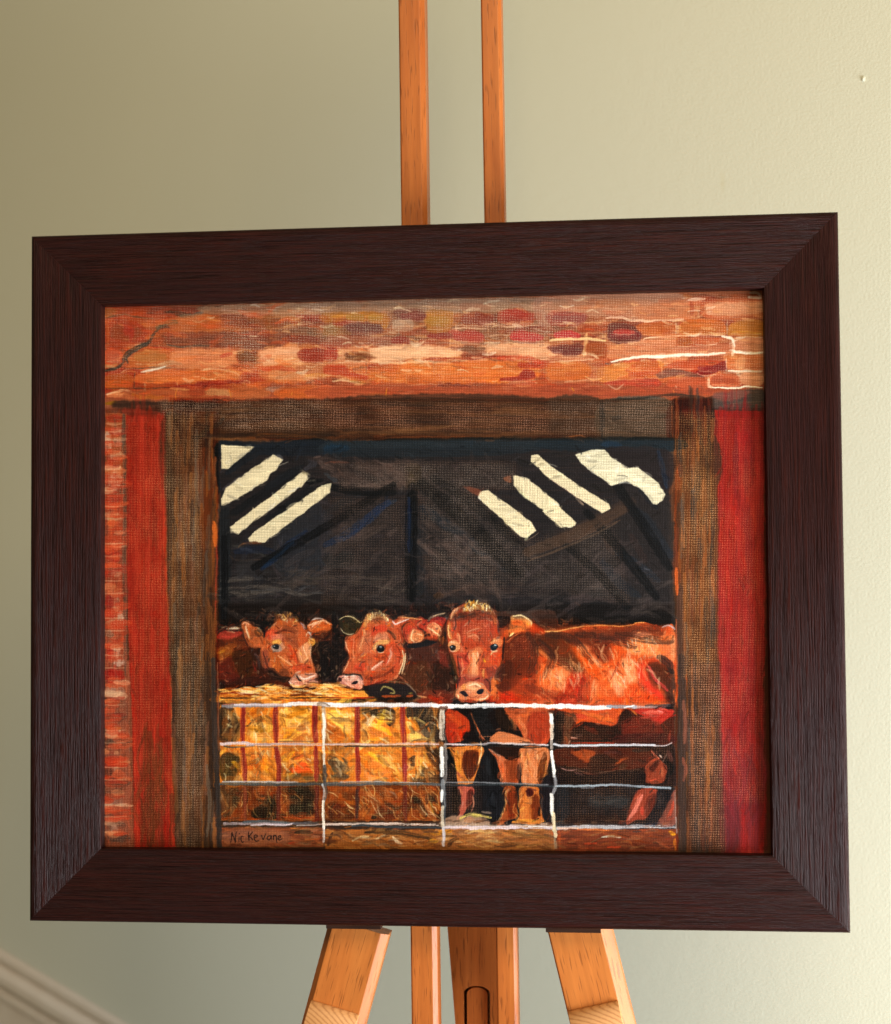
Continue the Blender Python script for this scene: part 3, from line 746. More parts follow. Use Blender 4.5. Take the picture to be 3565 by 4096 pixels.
# broken colour and glazes on the brickwork
sc('o', '9a4a28 c8602c b0442a e09058 d8a880 8a4a38 c87838', '205,612 1535,590 1535,775 205,795', 260, 34, 9, 0, 5, .55, .4)
sc('o', 'f4d8b8 fae8d0 e8c0a0', '330,700 1535,680 1535,765 420,762', 90, 26, 5, 0, 8, .6, .5)
courses()
broken('o', '205,600 1535,590 1535,800 205,800', 1500, 18, 5, .18, .15, .6, 5, 1, .5, None, 0)
GA = .3
courses()
GA = .8
bricks_again()
GA = 1.
broken('o', '205,600 1535,590 1535,800 205,800', 700, 14, 4, .16, .12, .5, 3, 77, .6, None, 0)
tone('o', '195,585 1545,575 1545,800 195,800', (.88,.79,.73), 1.22, .92)
tone('o', '195,585 600,585 520,800 195,800', (.96,.88,.82), 1.05, 1.0, 60)
sc('o', 'fae4c4 f4d0a0 fff0dc e8a060 f0b880', '340,612 1535,590 1535,770 205,790 205,700 420,700', 190, 22, 5, 0, 10, .6, .5, .1)
sc('o', 'f08038 e06a2c d8582a', '205,615 600,612 600,780 205,795', 70, 30, 8, 0, 10, .5, .5, .1)
spk('o', '205,600 1535,590 1535,770 205,770', .42, 'f4d0b0', 20)
spk('o', '430,600 1160,592 1160,700 430,720', .62, 'ecd0b8', 25)
# --- timber lintel
p('A', '3c2820', '120,905 500,900 1000,905 1792,900 1792,1120 1000,1130 200,1000', .95, 16)
p('A', '7a4a38', '42,960 200,960 200,1010 42,1010', .8, 10)
p('A', '5a3426', '200,960 760,950 860,1000 520,1010 200,1005', .8, 16)
p('B', '4a2e22', '0,885 1792,880 1792,1190 0,1190', 1, 12)
p('B', '5e4636', '0,1110 1792,1120 1792,1185 1000,1190 400,1190 0,1230', .8, 16)
s('B', '8a5c38', 26, '0,1195 200,1180 400,1170 560,1165', .7)
s('B', '6a5a48', 18, '0,1170 300,1150 700,1160 1000,1170', .6)
s('B', '9a6a48', 8, '200,1222 400,1210 600,1190 1100,1185 1400,1180', .6)
s('B', '7a4c38', 26, '500,960 640,955 740,975', .5)
p('B', '2e2420', '560,985 1000,985 1050,1030 700,1050', .6, 20)
s('B', '6a3430', 26, '720,1120 900,1115 1100,1125', .5)
p('C', '4c3428', '0,885 400,890 400,1190 0,1190', 1, 10)
p('C', '55504a', '420,900 960,895 960,1190 420,1190', 1, 10)
s('C', '2c3238', 40, '410,900 415,1050 412,1180', .8)
s('C', '2a3540', 34, '500,1040 560,1030', .6)
s('C', '8a867e', 24, '470,1060 530,1100', .6)
s('C', '2a2622', 22, '420,895 700,880 900,855 1000,850 1250,880 1290,890', .8)
p('C', '4c2c22', '960,900 1250,870 1310,900 1310,1250 960,1250', 1, 8)
p('C', '7a3a26', '1050,980 1120,960 1200,1010 1120,1060', .6, 14)
p('C', '8a3428', '1060,1160 1140,1120 1130,1240 1060,1230', .6, 14)
s('C', '2c3238', 20, '1300,880 1295,1000 1300,1160', .7)
s('C', 'b07850', 12, '970,930 972,1060 975,1180', .6)
p('C', '4a403e', '1310,850 1420,830 1690,810 1690,990 1320,980', .95, 14)
p('C', '8a5248', '1310,840 1500,815 1600,830 1450,900 1320,880', .7, 14)
s('C', '6a3430', 30, '1400,940 1600,930', .5)
s('C', 'b08050', 6, '120,1190 240,1175 300,1195 420,1190', .8)
p('A', '4e3a2a', '860,1120 1792,1070 1792,1190 1300,1190 900,1230 830,1200', .9, 16)
s('A', '8a6438', 22, '1150,1175 1400,1165 1792,1160', .6)
s('A', 'a87848', 12, '900,1215 1100,1200 1300,1190', .6)
s('A', '8a6440', 10, '1000,1200 1300,1185 1792,1180', .6)
spk('A', '480,910 1792,900 1792,1130 1000,1130 480,1000', .8, 'e8b898', 30)
spk('B', '0,910 1792,930 1792,1150 0,1110', .75, 'd89878', 30)
spk('C', '0,910 960,910 960,1160 0,1160', .55, 'd0a890', 30)
# --- left side: bricks, red band, timber post
p('A', 'b06038', '40,1000 210,1000 210,1593 40,1593', 1, 5, True)
p('D', 'b85a3c', '40,0 215,0 215,1593 40,1593', 1, 5, True)
p('G', 'a8644a', '42,-20 240,-20 275,1470 42,1470', 1, 5, True)
for t, c, x, y, w_, h_ in (('A','c0402a',110,1040,130,60),('A','e8c0a0',130,1140,90,70),('A','f4dcc4',60,1230,50,160),('A','d8a088',140,1230,90,60),
    ('A','a83a2a',100,1360,110,60),('A','c04030',100,1430,110,50),('A','f4e0c4',120,1520,110,120),('D','f4e4cc',110,60,100,130),('D','b83a28',110,190,120,120),
    ('D','d8a878',110,340,110,90),('D','e08850',90,380,70,60),('D','b84a2a',120,450,100,80),('D','c87850',90,560,100,60),('D','c0402c',110,640,130,110),('D','e0a080',130,780,90,50),
    ('D','b85a40',80,880,90,60),('D','a02828',70,1020,60,120),('D','f0c8a0',130,1030,50,110),('D','d03a2a',75,1130,70,80),('D','f0d8c0',160,1130,50,100),
    ('D','d8a880',110,1180,130,70),('D','a88870',110,1260,130,90),('D','c02c24',75,1400,60,130),('D','f0d0b8',130,1400,50,110),('D','f0dcc8',150,1490,90,60),('D','b83028',110,1570,150,60),
    ('G','b8241c',110,110,160,110),('G','c8a890',120,230,150,110),('G','8a5a44',120,330,170,70),('G','5a4038',120,430,170,80),('G','e08030',110,520,120,24),('G','f8d8b0',110,545,110,26),
    ('G','4c4038',140,630,200,70),('G','a85c48',90,740,100,80),('G','e0a880',130,790,60,180),('G','6a3a2c',70,870,60,90),('G','504038',140,950,200,70),('G','966048',110,1040,130,90),
    ('G','a88878',110,1130,150,110),('G','8a5c4c',110,1220,150,70),('G','6a4c40',130,1300,150,60),('G','d0a890',110,1330,60,80),('G','5a4a44',150,1400,180,60)):
    s(t, c, h_, [(x-w_/2+h_/3, y), (x, y+3), (x+w_/2-h_/3, y)] if w_ > h_ else [(x, y-h_/3), (x+2, y), (x, y+h_/3)], .8, .3, .3) if w_ > h_ else s(t, c, w_, [(x, y-h_/2+w_/3), (x+2, y), (x, y+h_/2-w_/3)], .8, .3, .3)
s('A', '5a5450', 34, '185,1010 190,1200 195,1400 195,1593', .75)
s('D', '605850', 34, '190,0 195,300 190,700 200,1100 200,1593', .7)
spk('A', '42,1000 215,1000 215,1593 42,1593', .45, 'e8b890'); spk('D', '42,0 215,0 215,1593 42,1593', .45, 'e8b890')
spk('G', '42,0 260,0 275,1470 42,1470', .5, 'd8a080')
p('A', 'c23c28', '205,1010 520,1015 510,1600 210,1600', 1, 6, True)
p('A', 'a84a38', '205,960 520,1000 520,1040 205,1010', .7, 10)
s('A', 'cf5544', 50, '230,1060 300,1040 380,1060', .6)
p('A', 'a82c18', '240,1120 400,1100 490,1140 480,1300 260,1300', .6, 20)
p('D', 'c2382a', '212,-10 515,-10 530,600 545,1600 235,1600 215,800', 1, 6, True)
p('G', 'c0342a', '235,-10 565,-10 575,900 600,1470 270,1470 260,700', 1, 6, True)
for x in range(8):
    s('D', ['cc4030','b02c20','d2452e','b83a20'][x%4], 40, [(250+x*36, 20+x*30), (252+x*36, 500), (262+x*36, 1200-x*60), (264+x*36, 1580)], .5)
    s('G', ['d2402c','a8281c','c83a26','9c3a1c'][x%4], 40, [(270+x*38, 20+x*20), (280+x*38, 500), (290+x*38, 1100-x*40), (300+x*38, 1450)], .5)
s('A', 'd87848', 9, '512,1020 514,1300 508,1593', .8)
s('D', 'dc8c4c', 12, '520,0 530,400 525,800 550,1200 560,1593', .8)
s('D', 'd8342a', 50, '255,1150 280,1300 265,1580', .7)
s('G', 'e0402c', 46, '260,0 275,400 290,800 290,1200 300,1460', .85)
s('G', '8a3a1c', 60, '460,760 470,1000 440,1300', .7)
s('G', '7c3c20', 70, '360,1130 350,1300 380,1450', .7)
s('G', 'c84a24', 40, '540,880 570,1100 580,1440', .6)
s('G', 'd88040', 10, '560,40 565,400 575,800', .6)
spk('A', '215,1050 510,1050 505,1600 215,1600', .5, 'f07a50'); spk('D', '220,0 520,0 540,1600 240,1600', .5, 'f08a58'); spk('G', '250,0 570,0 590,1440 270,1440', .45, 'ec8050')
# timber post
p('A', '4a3424', '520,1000 1000,1000 900,1230 930,1600 510,1600', 1, 8)
p('D', '5c4432', '515,-10 930,-10 935,700 930,1600 570,1600', 1, 6, True)
p('G', '5a4a3c', '570,-10 935,-10 965,1470 605,1470', 1, 6, True)
p('A', '2c2620', '530,1000 600,990 590,1090 540,1120', .8, 14)
p('A', '8a6430', '760,990 900,980 930,1030 880,1090 800,1080', .6, 18)
p('A', '4a2c20', '780,1240 900,1200 940,1260 850,1320 720,1320', .8, 14)
s('A', '33353a', 38, '745,1215 800,1180 850,1130 920,1100 985,1035', .95, .15, .4)
s('A', '2c2c30', 18, '960,1050 1000,1025', .9)
p('D', '3a2a20', '520,0 640,0 650,600 620,1100 640,1593 560,1593 540,800', .7, 14)
p('D', '8a6a50', '640,0 800,0 790,500 760,1000 780,1593 660,1593 700,700', .6, 30)
p('A', '7c5a40', '600,1300 790,1280 810,1600 620,1600', .5, 24)
p('A', '8a4c26', '800,1290 900,1330 915,1600 810,1600', .85, 14)
p('D', '8a4c28', '790,0 930,0 930,600 870,700 810,650', .85, 14)
p('D', '80402c', '810,600 920,620 930,1100 900,1593 820,1400 850,900', .6, 16)
p('D', '4a4036', '830,700 900,700 900,1593 820,1593', .6, 14)
s('D', '7a6a50', 22, '860,650 855,900 850,1100', .6)
s('A', 'c8682e', 26, '890,1360 905,1450 905,1580', .9)
s('D', 'c8682c', 20, '905,0 910,150', .7)
s('D', 'cc6a2c', 40, '905,370 915,450 915,560', .95, .1, .5)
s('D', 'a84430', 12, '930,560 932,700 925,900 918,1150', .8)
s('D', '8a5a40', 9, '925,1150 930,1593', .8)
p('G', '3c3430', '620,60 760,40 760,280 660,300', .6, 24)
p('G', '302c28', '740,430 840,400 840,640 750,640', .6, 24)
p('G', '8a7460', '640,300 740,300 760,560 700,900 640,800', .5, 26)
p('G', '8a5c34', '750,1050 820,1000 820,1340 770,1340', .6, 20)
p('G', '403a38', '830,0 920,0 930,600 960,1470 870,1470 880,900', .9, 12)
s('G', '6a6058', 34, '840,800 860,1000 880,1200 850,1400', .6)
s('G', '2c2a2e', 36, '905,600 915,1000 945,1450', .7)
s('G', '9a6248', 11, '930,0 935,200 935,500', .9)
s('G', '8a5848', 9, '935,500 940,700 935,900', .7)
spk('A', '520,1010 900,1010 800,1250 800,1600 520,1600', .75, 'e0a878', 24)
spk('D', '520,0 800,0 810,700 800,1593 570,1593', .8, 'dcae84', 24)
spk('G', '600,0 830,0 840,500 780,1470 610,1470', .75, 'd8ae88', 30)
# --- right side
p('C', 'b02a24', '1310,975 1700,985 1700,1600 1310,1600', 1, 8, True)
p('F', 'b43028', '1330,-10 1700,-10 1710,1600 1340,1600', 1, 6, True)
p('I', 'a83430', '1350,-10 1700,-10 1700,1515 1390,1515', 1, 6, True)
p('C', 'c03848', '1480,1200 1640,1150 1650,1600 1540,1600', .5, 30)
p('F', 'c83424', '1340,300 1500,200 1520,900 1340,900', .7, 30)
p('F', 'cf5a40', '1500,0 1640,0 1650,900 1560,900', .6, 40)
p('F', '96303c', '1340,1100 1400,1000 1420,1593 1360,1593', .5, 30)
p('F', 'b84848', '1520,900 1660,900 1670,1593 1540,1593', .6, 40)
p('I', 'b43a38', '1400,100 1560,0 1600,700 1420,700', .6, 40)
p('I', '8a3a38', '1400,800 1480,800 1500,1500 1400,1500', .6, 20)
p('I', '6a3c34', '1440,1150 1510,1100 1510,1500 1440,1500', .7, 14)
p('I', 'b84a3c', '1520,1000 1640,900 1640,1500 1530,1500', .6, 30)
for x in range(9):
    s('F', ['d04030','a42020','c83a3a','b82c20'][x%4], 34, [(1350+x*36, 20+x*20), (1352+x*36, 600), (1356+x*36, 1200), (1366+x*36, 1580-x*30)], .4)
    s('I', ['c04438','962a2c','b03c40','a8342c'][x%4], 34, [(1400+x*30, 20+x*20), (1402+x*30, 500), (1402+x*30, 1000), (1404+x*30, 1460-x*30)], .4)
spk('C', '1330,1050 1680,1050 1680,1600 1330,1600', .4, 'f08a60'); spk('F', '1340,0 1690,0 1690,1600 1340,1600', .45, 'f08058'); spk('I', '1380,0 1690,0 1690,1100 1400,1100', .45, 'e87858')
p('C', '5a4030', '980,1180 1320,1180 1330,1600 1000,1600', 1, 8)
p('F', '6a4630', '1000,-10 1335,-10 1345,1600 1010,1600 985,900 1000,500', 1, 6, True)
p('I', '50403a', '1015,-10 1350,-10 1395,1515 1015,1515', 1, 6, True)
p('F', '7a6040', '1160,0 1290,0 1280,600 1180,700', .6, 30)
p('F', '54301f', '1150,550 1300,520 1290,760 1190,780', .6, 24)
p('F', '9a6a3c', '1180,880 1300,850 1290,1100 1160,1100', .6, 30)
p('F', '5a3c2c', '1160,1100 1320,1100 1340,1593 1180,1593', .5, 30)
p('F', '6e5440', '1030,880 1110,900 1100,1400 1040,1593', .7, 14)
p('C', 'a8582f', '1010,1430 1050,1410 1050,1593 1000,1593', .85, 7)
s('F', 'a85c38', 34, '1020,0 1010,300 1000,520', .8)
s('F', 'c05830', 26, '1000,760 1010,850 1012,960', .95, .1)
s('F', '9a4630', 30, '1020,560 1020,700', .5)
s('F', 'a85440', 30, '1015,1100 1010,1300 1015,1560', .6)
s('F', '7a6654', 24, '1090,950 1060,1200 1060,1500', .6)
p('I', '30343a', '1100,-10 1190,0 1200,700 1200,1500 1130,1500 1130,700', .75, 16)
p('I', '7a5442', '1030,300 1080,310 1100,420 1090,680 1040,650', .9, 8)
p('I', '8a4a3a', '1040,750 1100,820 1080,940 1030,960', .8, 10)
p('I', '40302c', '1020,980 1120,960 1120,1500 1030,1500', .7, 16)
s('I', '8a5040', 34, '1280,100 1280,500 1290,900', .5)
p('I', '58321e', '1210,1000 1340,950 1380,1490 1220,1490', .5, 26)
s('I', '6e6a66', 12, '1060,1450 1082,1470', .7)
spk('C', '1000,1000 1300,1000 1310,1600 1000,1600', .7, 'd8985e', 24); spk('F', '1050,0 1325,0 1330,1600 1060,1600', .75, 'e0a068', 24); spk('I', '1110,0 1370,0 1390,1490 1120,1490', .75, 'e09a70', 26)
# --- dark inside of the barn
p('o', '2a2628', '440,885 1345,885 1350,1280 440,1280', 1, 4, True)
p('A', '1c232c', '925,1240 1250,1240 1792,1200 1792,1330 1300,1330 970,1310 960,1600 935,1600', 1, 8)
p('B', '242c33', '0,1235 400,1215 700,1200 1792,1195 1792,1270 1400,1330 600,1350 0,1330', 1, 8)
p('B', '1c3448', '0,1260 160,1250 180,1300 0,1320', .8, 16)
p('C', '1e2830', '0,1200 980,1195 980,1300 0,1290', 1, 8)
s('C', '1f3a54', 50, '420,1250 560,1250', .5)
p('B', '3c302c', '0,1400 640,1400 640,1593 200,1593 0,1500', .7, 30)
p('B', '352a28', '760,1400 1500,1380 1450,1593 760,1593', .7, 30)
sc('B', '4a3c38 5a4c48 2a2226', '0,1400 1500,1380 1450,1593 0,1593', 60, 130, 30, 20, 60, .4)
s('B', 'b05c40', 16, '0,1400 60,1388 190,1392', .8)
s('B', '7a5a4c', 16, '100,1440 140,1500 190,1560', .7)
s('B', '4a525a', 30, '0,1480 80,1540 120,1600', .7)
p('B', '3a2c1c', '640,1420 760,1420 750,1600 650,1600', .8, 12)
s('B', '5c4a20', 36, '680,1470 680,1600', .5)
p('C', '2c2426', '420,1290 960,1300 960,1593 880,1593 780,1500', .9, 10)
s('C', '243a54', 40, '860,1300 900,1450 930,1593', .6)
sc('D', '3a3c40 2c2a2c 45444a 1e2630', '950,500 1792,300 1792,1000 950,1000', 80, 150, 34, -35, 30, .45)
p('D', '343840', '1420,450 1792,200 1792,800 1400,750', .6, 40)
p('D', '22262a', '950,250 1030,300 1030,1593 940,1593', .9, 14)
p('D', '4a4a4c', '1090,720 1240,680 1200,860 1100,880', .4, 30)
s('D', '1c2f50', 56, '1290,740 1380,670 1500,560 1640,450', .75)
s('D', '5a564e', 26, '1060,560 1200,600 1340,660', .5)
s('D', '1c2840', 60, '1080,610 1240,590 1380,610', .7)
s('D', 'b05c2c', 18, '1130,550 1200,540 1280,540', .8)
s('D', '8a6a50', 10, '1100,580 1130,550 1240,535', .8)
s('D', '6c6e74', 30, '1200,930 1500,910 1792,900', .5, .6)
s('D', '707478', 20, '1500,940 1792,930', .5, .7)
s('D', '6a5444', 12, '1030,640 1100,680 1300,670', .5, .5)
p('D', '2a2220', '960,1020 1792,970 1792,1150 1380,1080 1140,1160 960,1180', .8, 20)
sc('E', '40322e 2c2426 4c403c 30241f', '0,200 1792,200 1792,950 0,950', 130, 140, 34, 10, 70, .4)
s('E', '1c3458', 62, '500,210 400,290 300,370 180,460 0,560', .85, .2)
s('E', '2a3c50', 50, '560,200 480,230', .7)
s('E', '242a30', 60, '0,300 200,180 380,100', .5)
s('E', '1c3660', 60, '670,190 665,400 670,560 665,700', .9, .2)
s('E', '26282c', 130, '740,300 750,500 750,700 740,900', .9, .15, .1)
s('E', '1e2c3e', 50, '690,200 700,500 690,880', .7)
s('E', '46381e', 36, '700,0 700,120 690,190', .7)
s('E', '1f2a34', 90, '780,260 1000,420 1250,600 1480,760', .85, .2)
s('E', '1c1c20', 80, '1250,560 1400,650 1500,740', .8)
p('E', '232628', '0,640 210,620 220,700 120,740 0,740', .9, 12)
s('E', '50443e', 20, '0,880 200,900', .5, .6)
s('E', '6a5c56', 14, '170,850 300,820 500,830', .5, .5)
p('E', '33261f', '0,960 260,960 260,1090 0,1090', .6, 26)
s('E', '6a4428', 60, '880,960 930,960', .7)
s('E', '7a5a48', 16, '930,950 1050,920 1170,870', .6)
p('E', '2e282a', '260,960 900,980 1160,930 1792,1050 1792,1100 1400,1100 1100,1000 1000,1130 500,1130 260,1090', .85, 20)
spk('E', '0,200 640,200 640,1000 0,1000', .28, 'a88878', 40); spk('E', '760,60 1050,60 1600,560 1792,520 1792,900 860,900', .35, 'b8a090', 60)
spk('B', '120,1400 1500,1400 1500,1593 120,1593', .4, 'c0a898', 30)
p('F', '302a2a', '0,400 100,450 400,300 700,60 960,250 990,900 990,1200 0,1200', .9, 20)
s('F', '4a3830', 120, '60,530 250,440 450,330 640,220', .9, .2, .2)
s('F', '8a6044', 12, '200,520 400,420 560,360', .5)
s('F', '6e5444', 14, '0,590 150,530 300,470', .5)
s('F', '262e38', 80, '640,260 760,350 900,560 960,640', .7)
s('F', '2a3440', 70, '520,600 700,720 860,840', .7)
s('F', '242c36', 80, '420,700 560,860 700,960', .8)
s('F', '4a3226', 60, '440,480 500,620', .6)
s('F', '44302c', 60, '640,480 760,680', .5)
s('F', '5a5a60', 30, '740,420 850,500', .4)
s('F', '70707a', 14, '750,740 790,755', .6); s('F', '707078', 12, '790,925 830,940', .6)
s('F', '4c4644', 60, '300,950 450,960 600,990', .5, .5)
spk('F', '0,480 500,380 600,1000 0,900', .3, 'a89080', 50)
p('F', '201e20', '0,940 120,915 200,990 330,980 450,1010 640,1030 1000,1120 990,1200 500,1180 0,1200', .9, 12)
s('F', '7a4c34', 16, '200,1010 240,1040', .5)
p('F', '342620', '0,1090 120,1080 240,1180 140,1230 0,1230', .8, 14)
# roof lights
W_ = 'e2d4b2'
p('A', W_, '965,1252 1228,1268 1090,1380 1020,1440 968,1440', 1, 5, True)
s('A', '3a3c44', 16, '1230,1268 1090,1370 960,1470', .7)
p('A', W_, '1380,1330 1455,1365 1400,1450 1200,1593 1000,1600 1100,1520', 1, 6, True)
p('D', W_, '965,185 1000,100 1330,-40 1380,-60 1330,40 1130,160 1000,240 968,240', 1, 6, True)
s('D', '5a545a', 30, '980,110 1120,20 1200,-30', .7)
p('A', '8a8a92', '1370,1340 1440,1330 1455,1375 1400,1385', .6, 8)
p('D', W_, '1035,410 1100,360 1560,20 1610,-10 1670,20 1500,170 1130,440 1100,470 1040,460', 1, 5, True)
p('A', W_, '1600,1470 1650,1480 1660,1520 1600,1593 1440,1593', 1, 5, True)
p('D', W_, '1180,500 1230,450 1770,80 1840,60 1830,140 1400,460 1310,535 1190,528', 1, 5, True)
p('E', W_, '-50,110 0,90 35,110 0,160 -60,190', 1, 5, True)
s('D', '1a1c20', 70, '1060,300 1250,180 1420,70 1560,-20', .95, .1, .3)
s('D', '1c1e22', 56, '1330,340 1480,250 1620,140 1760,40', .9, .1, .3)
s('A', '1e2228', 60, '1330,1593 1480,1490 1600,1430', .9, .1, .3)
s('A', '20262e', 60, '1010,1470 1150,1370 1300,1290', .9)
s('A', '5a5a66', 50, '1640,1440 1700,1400 1660,1380', .5)
sc('D', 'd8b890 fff6e0 c8b098', '1040,430 1640,0 1670,20 1120,460', 14, 90, 9, -36, 5, .4)
sc('D', 'd8a070 fff6e0 c8a890', '1200,500 1770,90 1792,120 1310,520', 18, 90, 9, -34, 5, .4)
p('F', W_, '-155,-115 -150,-158 -100,-165 0,-80 240,90 470,230 480,265 415,300 330,250 0,30', 1, 4, True)
s('F', 'd8a898', 8, '0,30 180,150 410,290', .8)
p('E', W_, '1230,130 1300,120 1450,230 1640,370 1680,440 1610,495 1560,490 1400,340 1215,180', 1, 4, True)
p('E', 'a8583c', '1095,92 1180,98 1240,120 1215,165', .8, 8)
p('E', 'a8603c', '1415,30 1470,0 1480,10 1480,60', .9, 5)
p('E', W_, '1500,0 1600,20 1792,170 1860,230 1860,370 1792,320 1600,180 1500,80', 1, 5, True)
p('F', W_, '0,200 60,240 210,380 200,400 160,415 90,415 0,340 -60,290', 1, 4, True)
s('E', 'c0a080', 8, '1700,460 1600,525', .6)
s('E', 'e8c080', 30, '1600,400 1660,440', .6)
p('C', 'dfd6ba', '200,1330 330,1290 430,1290 500,1360 650,1450 740,1540 850,1593 700,1593 600,1535 490,1575 380,1500 250,1400', 1, 4, True)
p('F', 'dfd6ba', '340,-40 700,-60 860,60 920,150 900,200 850,235 820,230 760,150 680,70 620,45 490,85 440,50', 1, 4, True)
s('F', '1e242c', 50, '700,90 780,180 850,260', .8)
s('F', '24201f', 50, '330,80 480,120 620,70', .6)
s('F', '2a2426', 60, '60,130 250,250 420,360', .0)
sc('C', 'fffaec d8ccb0', '220,1330 430,1300 640,1460 500,1560', 14, 120, 12, 38, 6, .4)
# --- straw bales and floor behind the gate
p('o', '3a2a20', '440,1375 900,1375 900,1705 440,1705', 1, 4, True)
p('o', '26282c', '890,1400 1355,1400 1355,1705 890,1705', 1, 4, True)
# --- cow bodies, back to front
p('E', '33241e', '0,1000 60,1090 200,1160 330,1593 -300,1593 -260,1100', .9, 12)
p('d', '221e20', '100,180 240,200 260,480 330,740 320,900 240,1060 170,1100 150,1240 0,1210 -60,1100 -80,600 0,560 100,560', 1, 8)
p('e', '5c3c30', '700,260 1000,235 1300,235 1500,215 1792,230 1792,500 1500,440 1380,340 1000,300', .95, 10)
p('e', '3a2820', '1470,300 1792,290 1792,480 1560,450', .8, 20)
# left cow body (head 1)
p('c', '5c2a18', '30,560 120,470 350,470 480,600 640,700 720,980 900,1130 1060,1180 1000,1300 600,1290 30,1310', 1, 8)
p('c', '301a18', '40,1180 400,1100 740,1090 900,1150 600,1230 380,1260 150,1320 40,1310', .95, 14)
p('c', 'c04438', '100,450 350,455 360,500 200,560 30,545', .95, 10)
s('c', 'd84a3c', 34, '100,520 220,520 320,490', .8)
s('c', 'b8aa90', 34, '165,412 250,400 345,405', .95, .1)
s('c', 'b8aa90', 8, '345,402 400,388', .7)
p('c', 'b86a24', '20,700 140,650 280,600 300,680 200,820 60,860', .85, 30)
s('c', 'e0a838', 40, '30,760 80,740 130,730', .7)
p('c', '7a3c20', '160,560 440,540 480,660 300,720 160,640', .8, 20)
p('c', '3c2614', '240,760 400,720 540,760 560,960 480,1100 380,1100 300,960', .95, 18)
p('c', '2c1c1a', '480,700 640,690 660,900 720,1050 620,1080 560,900', .9, 12)
p('c', '6a2420', '60,880 200,830 240,980 340,1100 200,1180 60,1100', .6, 30)
s('c', 'a03030', 22, '540,880 560,960 600,1020', .8)
s('c', '4a4850', 44, '570,760 620,860 640,980', .7)
s('c', '16181c', 26, '630,690 640,780 680,920 720,1020', .9)
p('c', '16161a', '60,1160 140,1150 160,1290 100,1320 60,1280', .95, 6)
sc('c', '8a4024 a05030 6a2c1c 4c2418', '40,600 460,600 520,740 300,800 60,800', 24, 90, 18, 100, 20, .5)
# head 1
p('c', 'c86a3c', '760,420 900,300 1080,260 1220,330 1290,420 1350,520 1420,580 1360,680 1370,800 1430,980 1440,1060 1420,1130 1300,1200 1120,1110 940,1090 820,1000 680,960 640,760 700,600', 1, 4)
p('c', '8a4a30', '860,430 1100,420 1180,520 1180,680 1060,620 940,520', .8, 20)
p('c', 'c0582c', '1180,440 1330,430 1340,560 1200,680', .8, 14)
p('c', 'd8402c', '740,430 880,430 880,480 800,560 740,540', .75, 12)
p('c', 'd88a78', '800,500 950,480 970,600 900,570 820,560', .8, 14)
p('c', 'e8b858', '820,590 900,560 950,600 920,640 830,630', .95, 8)
p('c', 'e8c0a8', '930,620 980,600 1000,680 940,720', .7, 10)
p('c', 'e0a070', '1200,690 1340,620 1360,800 1300,900 1200,860', .9, 14)
p('c', 'f0b890', '1260,660 1340,600 1350,760 1290,780', .6, 12)
p('c', 'ecb050', '1330,560 1420,550 1430,620 1360,655', .95, 7)
s('c', 'd84424', 54, '1060,650 1120,760 1170,900', .85)
s('c', 'c84c28', 44, '1040,760 1120,860', .6)
p('c', 'b85c24', '790,740 900,780 960,860 940,1000 860,990 800,880', .9, 14)
s('c', 'e8a868', 54, '900,800 1000,870 1100,930', .8)
s('c', 'e08858', 30, '980,800 1060,880', .6)
p('c', '804038', '670,740 760,740 760,980 700,990', .8, 12)
p('c', '4e2a1c', '950,960 1040,1000 1060,1090 960,1110 900,1060', .85, 14)
p('c', '2c201e', '730,990 830,970 950,1080 1080,1110 1010,1180 860,1150 740,1060', .95, 8)
s('c', '7a4a38', 12, '740,1040 860,1090 960,1110', .8)
p('c', 'c8442c', '1100,980 1200,930 1330,920 1380,990 1200,1020', .9, 8)
s('c', 'e07840', 24, '1340,900 1400,960 1420,1000', .8)
s('c', 'f0b090', 8, '1360,700 1365,850 1400,950', .8)
# eye 1
p('c', 'b09080', '800,660 850,640 930,650 950,720 880,740 820,720', .85, 6)
p('c', '14181c', '820,650 860,640 915,660 905,695 860,700 825,680', 1, 4)
s('c', 'f0f0f0', 12, '838,655 852,662', .95, 0)
s('c', '1c1c20', 10, '815,640 870,632 930,650', .9, .1)
s('c', '5a4a44', 16, '830,740 870,730 910,725', .7)
# muzzle 1
p('c', 'e0a48c', '1100,1110 1160,1060 1300,1060 1380,1040 1455,1050 1450,1110 1380,1150 1470,1160 1480,1220 1380,1240 1220,1240 1130,1250 1060,1200 1060,1150', 1, 4)
s('c', 'f8d8c8', 34, '1190,1080 1270,1130 1360,1110 1430,1070', .9)
s('c', 'f8dccc', 34, '1060,1170 1110,1230 1200,1230', .9)
s('c', 'f0c0ac', 26, '1380,1200 1450,1190', .8)
p('c', '6a5450', '1140,1060 1190,1060 1180,1120 1120,1110', .8, 8)
s('c', '8a7880', 20, '1290,1050 1340,1070 1400,1050', .8)
s('c', '1c1c20', 20, '1170,1090 1200,1140 1240,1160', .95, .1)
s('c', 'c86a4c', 30, '1150,1180 1220,1190 1290,1160', .7)
s('c', 'a05040', 20, '1400,1110 1440,1140', .6)
s('c', '302024', 20, '1060,1230 1150,1260 1290,1240 1400,1270', .8)
